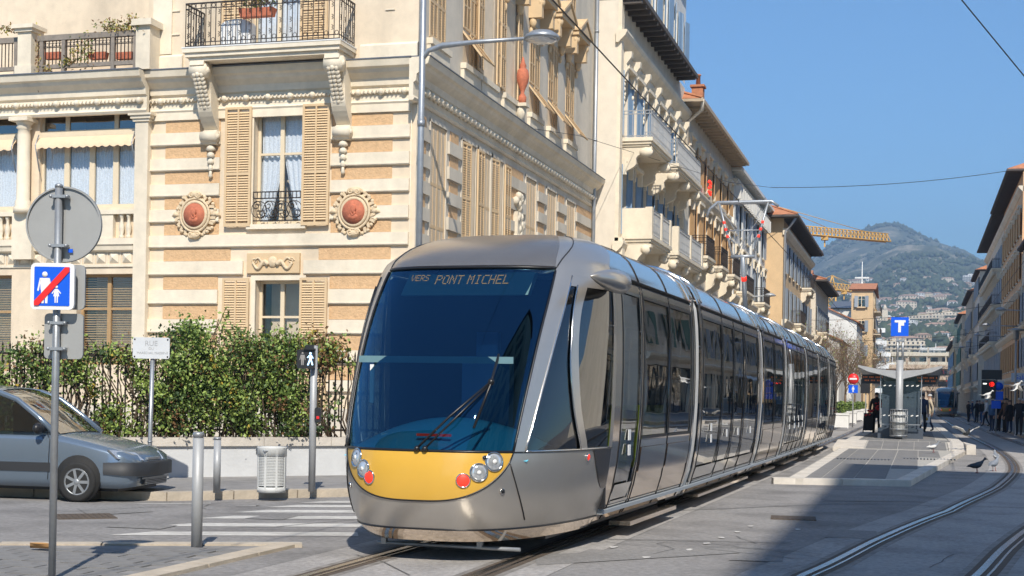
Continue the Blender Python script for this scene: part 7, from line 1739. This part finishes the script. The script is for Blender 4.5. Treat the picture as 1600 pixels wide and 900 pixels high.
# ---------------- street furniture further off ----------------
def post_sign(label, px, py, z, h, builder, nm='sign_post', cat='sign'):
    p = az_(px, py, z); t = thing(nm, label, cat, tuple(p), YAW*.0 + 0); b = MB(); b.tube([(0,0,0),(0,0,h)], .035, 8); b.part('post', K['galv2'], t); builder(t); return t
def noent(t):
    b = MB(); b.lathe([(.001, -.02), (.30, -.02), (.30, 0), (.001, 0)], (0, -.04, 2.75), 24, A=A90); o = b.part('no_entry_disc', M_red, t); b = MB(); b.box(-.2, .2, -.072, -.062, 2.70, 2.80); b.part('white_bar', M_wh, o)
    b = MB(); b.box(-.26, .26, -.07, -.04, 1.95, 2.40); o = b.part('blue_plate', M_blue, t); b = MB(); figure(b, 0, 2.0, .34, -.072); b.part('symbol', M_wh, o)
post_sign('no entry sign above a blue square plate left of the shelter', 1332, 668, .12, 3.1, noent)
def backs(t):
    b = MB(); b.box(-.3, .22, -.1, .1, 1.95, 2.75); b.part('signal_box', K['black'], t)
post_sign('black traffic signal seen from behind left of the shelter', 1352, 668, .12, 2.9, backs, 'traffic_signal', 'traffic light')
def tl_(t):
    b = MB(); b.box(-.75, .25, -.12, .12, 2.75, 3.25); b.box(-.75, -.05, -.14, .1, 1.75, 2.72); hd = b.part('signal_head', K['black'], t)
    b = MB(); b.lathe([(.001, -.03), (.13, -.03), (.13, 0), (.001, 0)], (-.25, -.14, 2.5), 16, A=A90); b.part('red_light', emit('red_signal', (1,.03,.02), 3.5), hd)
    b = MB(); b.box(-.68, -.5, -.16, -.14, 2.5, 2.56); b.part('tram_signal', emit('white_signal', (1,1,.9), 1.5), hd)
    b = MB(); b.lathe([(.001, -.03), (.22, -.03), (.22, 0), (.001, 0)], (.1, -.06, 2.4), 20, A=A90); b.part('round_blue_sign', M_blue, t); b = MB(); b.box(-.12, .32, -.08, -.05, 1.7, 2.14); b.part('blue_plate', M_blue, t); b = MB(); b.box(-.25, .22, -.08, -.05, 1.25, 1.66); b.part('blue_plate', M_blue, t)
post_sign('traffic light showing red with blue signs in front of the crowd', 1556, 676, .11, 3.2, tl_, 'traffic_signal', 'traffic light')
p = az_(1585, 680, .11); t = thing('lantern_post', 'slim lantern post at the right among the waiting people', 'street lamp', tuple(p)); b = MB(); b.tube([(0,0,0),(0,0,4.6)], .05, 8); b.part('post', K['galv2'], t); b = MB(); b.lathe([(.12, 4.6), (.15, 5.0), (.42, 5.05), (.42, 5.1), (.05, 5.15)], (0,0,0), 12); b.part('lantern', K['galv'], t)
for k, (px, py, Z, side) in enumerate([(1563, 484, 95, 1), (1541, 508, 117, 1), (1527, 524, 137, 1), (1514, 535, 152, 1), (1503, 543, 175, 1), (1203, 462, 88, -1), (1270, 520, 140, -1)]):
    q = acam(px, py, Z); xf = XR if side > 0 else -10.9
    t = thing('street_lamp', ['first and nearest', 'second', 'third', 'fourth', 'fifth and farthest', 'left hand', 'distant left hand'][k] + ' wall mounted street lamp arm over the ' + ('right pavement' if side > 0 else 'left pavement'), 'street lamp', (xf, q.y, q.z))
    b = MB(); b.tube([(0, 0, -.1), (q.x-xf, 0, 0)], [.06, .04], 6); b.box(-.1, .1, -.1, .1, -.4, .3); b.part('arm', K['galv2'], t); b = MB(); b.lathe([(.01, -.08), (.36, -.02), (.38, .02), (.2, .14), (.02, .18)], (q.x-xf, 0, 0), 12); b.part('lamp_head', K['galv2'], t)
p = az_(1598, 681, .11); t = thing('pavement_board', 'white framed menu board on the pavement at the right edge', 'board', tuple(p)); b = MB(); b.box(-.35, .35, -.03, .03, .08, 1.15); b.box(-.38, -.28, -.2, .2, 0, .06); b.box(.28, .38, -.2, .2, 0, .06); b.part('frame', M_wh, t); b = MB(); b.box(-.29, .29, -.04, -.031, .16, 1.09); b.part('board_face', mat('board_grey', (.35,.36,.36), .6, var=.2, sc=20), t)
# planters with shrubs
def shrub_mesh(r, h, n, seed, sz=.07):
    rnd = random.Random(seed); b = MB()
    for _ in range(n):
        v = Vector((rnd.gauss(0, 1), rnd.gauss(0, 1), rnd.gauss(0, 1))).normalized()*rnd.random()**.4; leaf(b, Vector((v.x*r, v.y*r, h*.5+v.z*h*.5)), sz*rnd.uniform(.8, 1.6), rnd.choices(range(3), (5, 3, 3))[0], rnd)
    return b.mesh('foliage', L_g)
shm = shrub_mesh(.38, .7, 700, 4, .09); pm_ = MB(); pm_.box(-.42, .42, -.42, .42, .05, .8); pm_.box(-.46, .46, -.46, .46, .72, .82)
for sx in (-.42, .36):
    for sy2 in (-.42, .36): pm_.box(sx, sx+.06, sy2, sy2+.06, 0, .05)
pme_ = pm_.mesh('tub', K['white'])
for k, (px, py) in enumerate([(1314, 669), (1328, 662), (1340, 657), (1348, 653)]):
    t = thing('planter', ['nearest', 'second', 'third', 'farthest'][k] + ' white square planter with a green shrub along the left pavement', 'planter', tuple(az_(px, py, .12)), 0, 'white planters on the left pavement'); put(pme_, 'tub', t, (0,0,0)); o = put(shm, 'foliage', t, (0,0,.8)); o['kind'] = 'stuff'
# bare street trees
M_tw = mat('tree_bark', (.20,.14,.09), .9, var=.3, sc=5)
def tree_meshes(seed, H=7.5):
    rnd = random.Random(seed); b = MB(); b.tube([(0,0,0),(.04,.02,H*.25),(0,.05,H*.45)], [.13,.10,.08], 8); tr = b.mesh('trunk', M_tw); b = MB(); q = MB()
    def br(p, d, L_, r, dep):
        pts = [p]
        for k in range(4): d = (d + Vector((rnd.gauss(0,.18), rnd.gauss(0,.18), rnd.gauss(.05,.12)))).normalized(); pts.append(pts[-1]+d*L_/4)
        b.tube(pts, [r*(1-.17*i) for i in range(5)], 5 if dep < 2 else 3, cap=False)
        if dep < 4:
            for k in range(4 if dep < 2 else 3): br(pts[rnd.randint(1, 4)], (d + Vector((rnd.gauss(0,.65), rnd.gauss(0,.65), rnd.gauss(.25,.4)))).normalized(), L_*.62, r*.5, dep+1)
        else:
            if rnd.random() < .5: leaf(q, pts[-1], .12, 3 if rnd.random() < .8 else 1, rnd)
    for k in range(6): br(Vector((0,.05,H*(.28+.03*k))), Vector((rnd.uniform(-.9,.9), rnd.uniform(-.9,.9), 1)).normalized(), H*.36, .055, 0)
    return tr, b.mesh('crown', M_tw), q.mesh('dry_leaves', L_g)
TT = [tree_meshes(1), tree_meshes(2)]
for k, (x, y, s) in enumerate([(-7.0, 96, .9), (-6.8, 108, .95), (-6.6, 120, 1), (-6.5, 134, 1), (-6.3, 148, 1.05), (-6.1, 163, 1.05), (-5.8, 180, 1.1), (2.0, 205, .9), (-.5, 240, 1.2)]):
    tr, cr_, dl = TT[k % 2]; lab = (['first and nearest', 'second', 'third', 'fourth', 'fifth', 'sixth', 'seventh and farthest'][k] + ' bare street tree in the row along the left pavement') if k < 7 else ('bare tree beyond the far tram' if k == 7 else 'bare tree closing the end of the street')
    t = thing('street_tree', lab, 'tree', (x, y, .1), k*1.3, 'bare street trees' if k < 7 else None); t.scale = (s, s, s); put(tr, 'trunk', t, (0,0,0)); o = put(cr_, 'crown', t, (0,0,0)); d_ = put(dl, 'dry_leaves', t, (0,0,0)); d_['kind'] = 'stuff'
# far tram: the same kind of tram coming towards us on the right hand track
ft_ = dup(tram, (3.05, 171, 0), 0, 'distant silver tram coming down the street behind the stop'); ft_.name = 'tram'
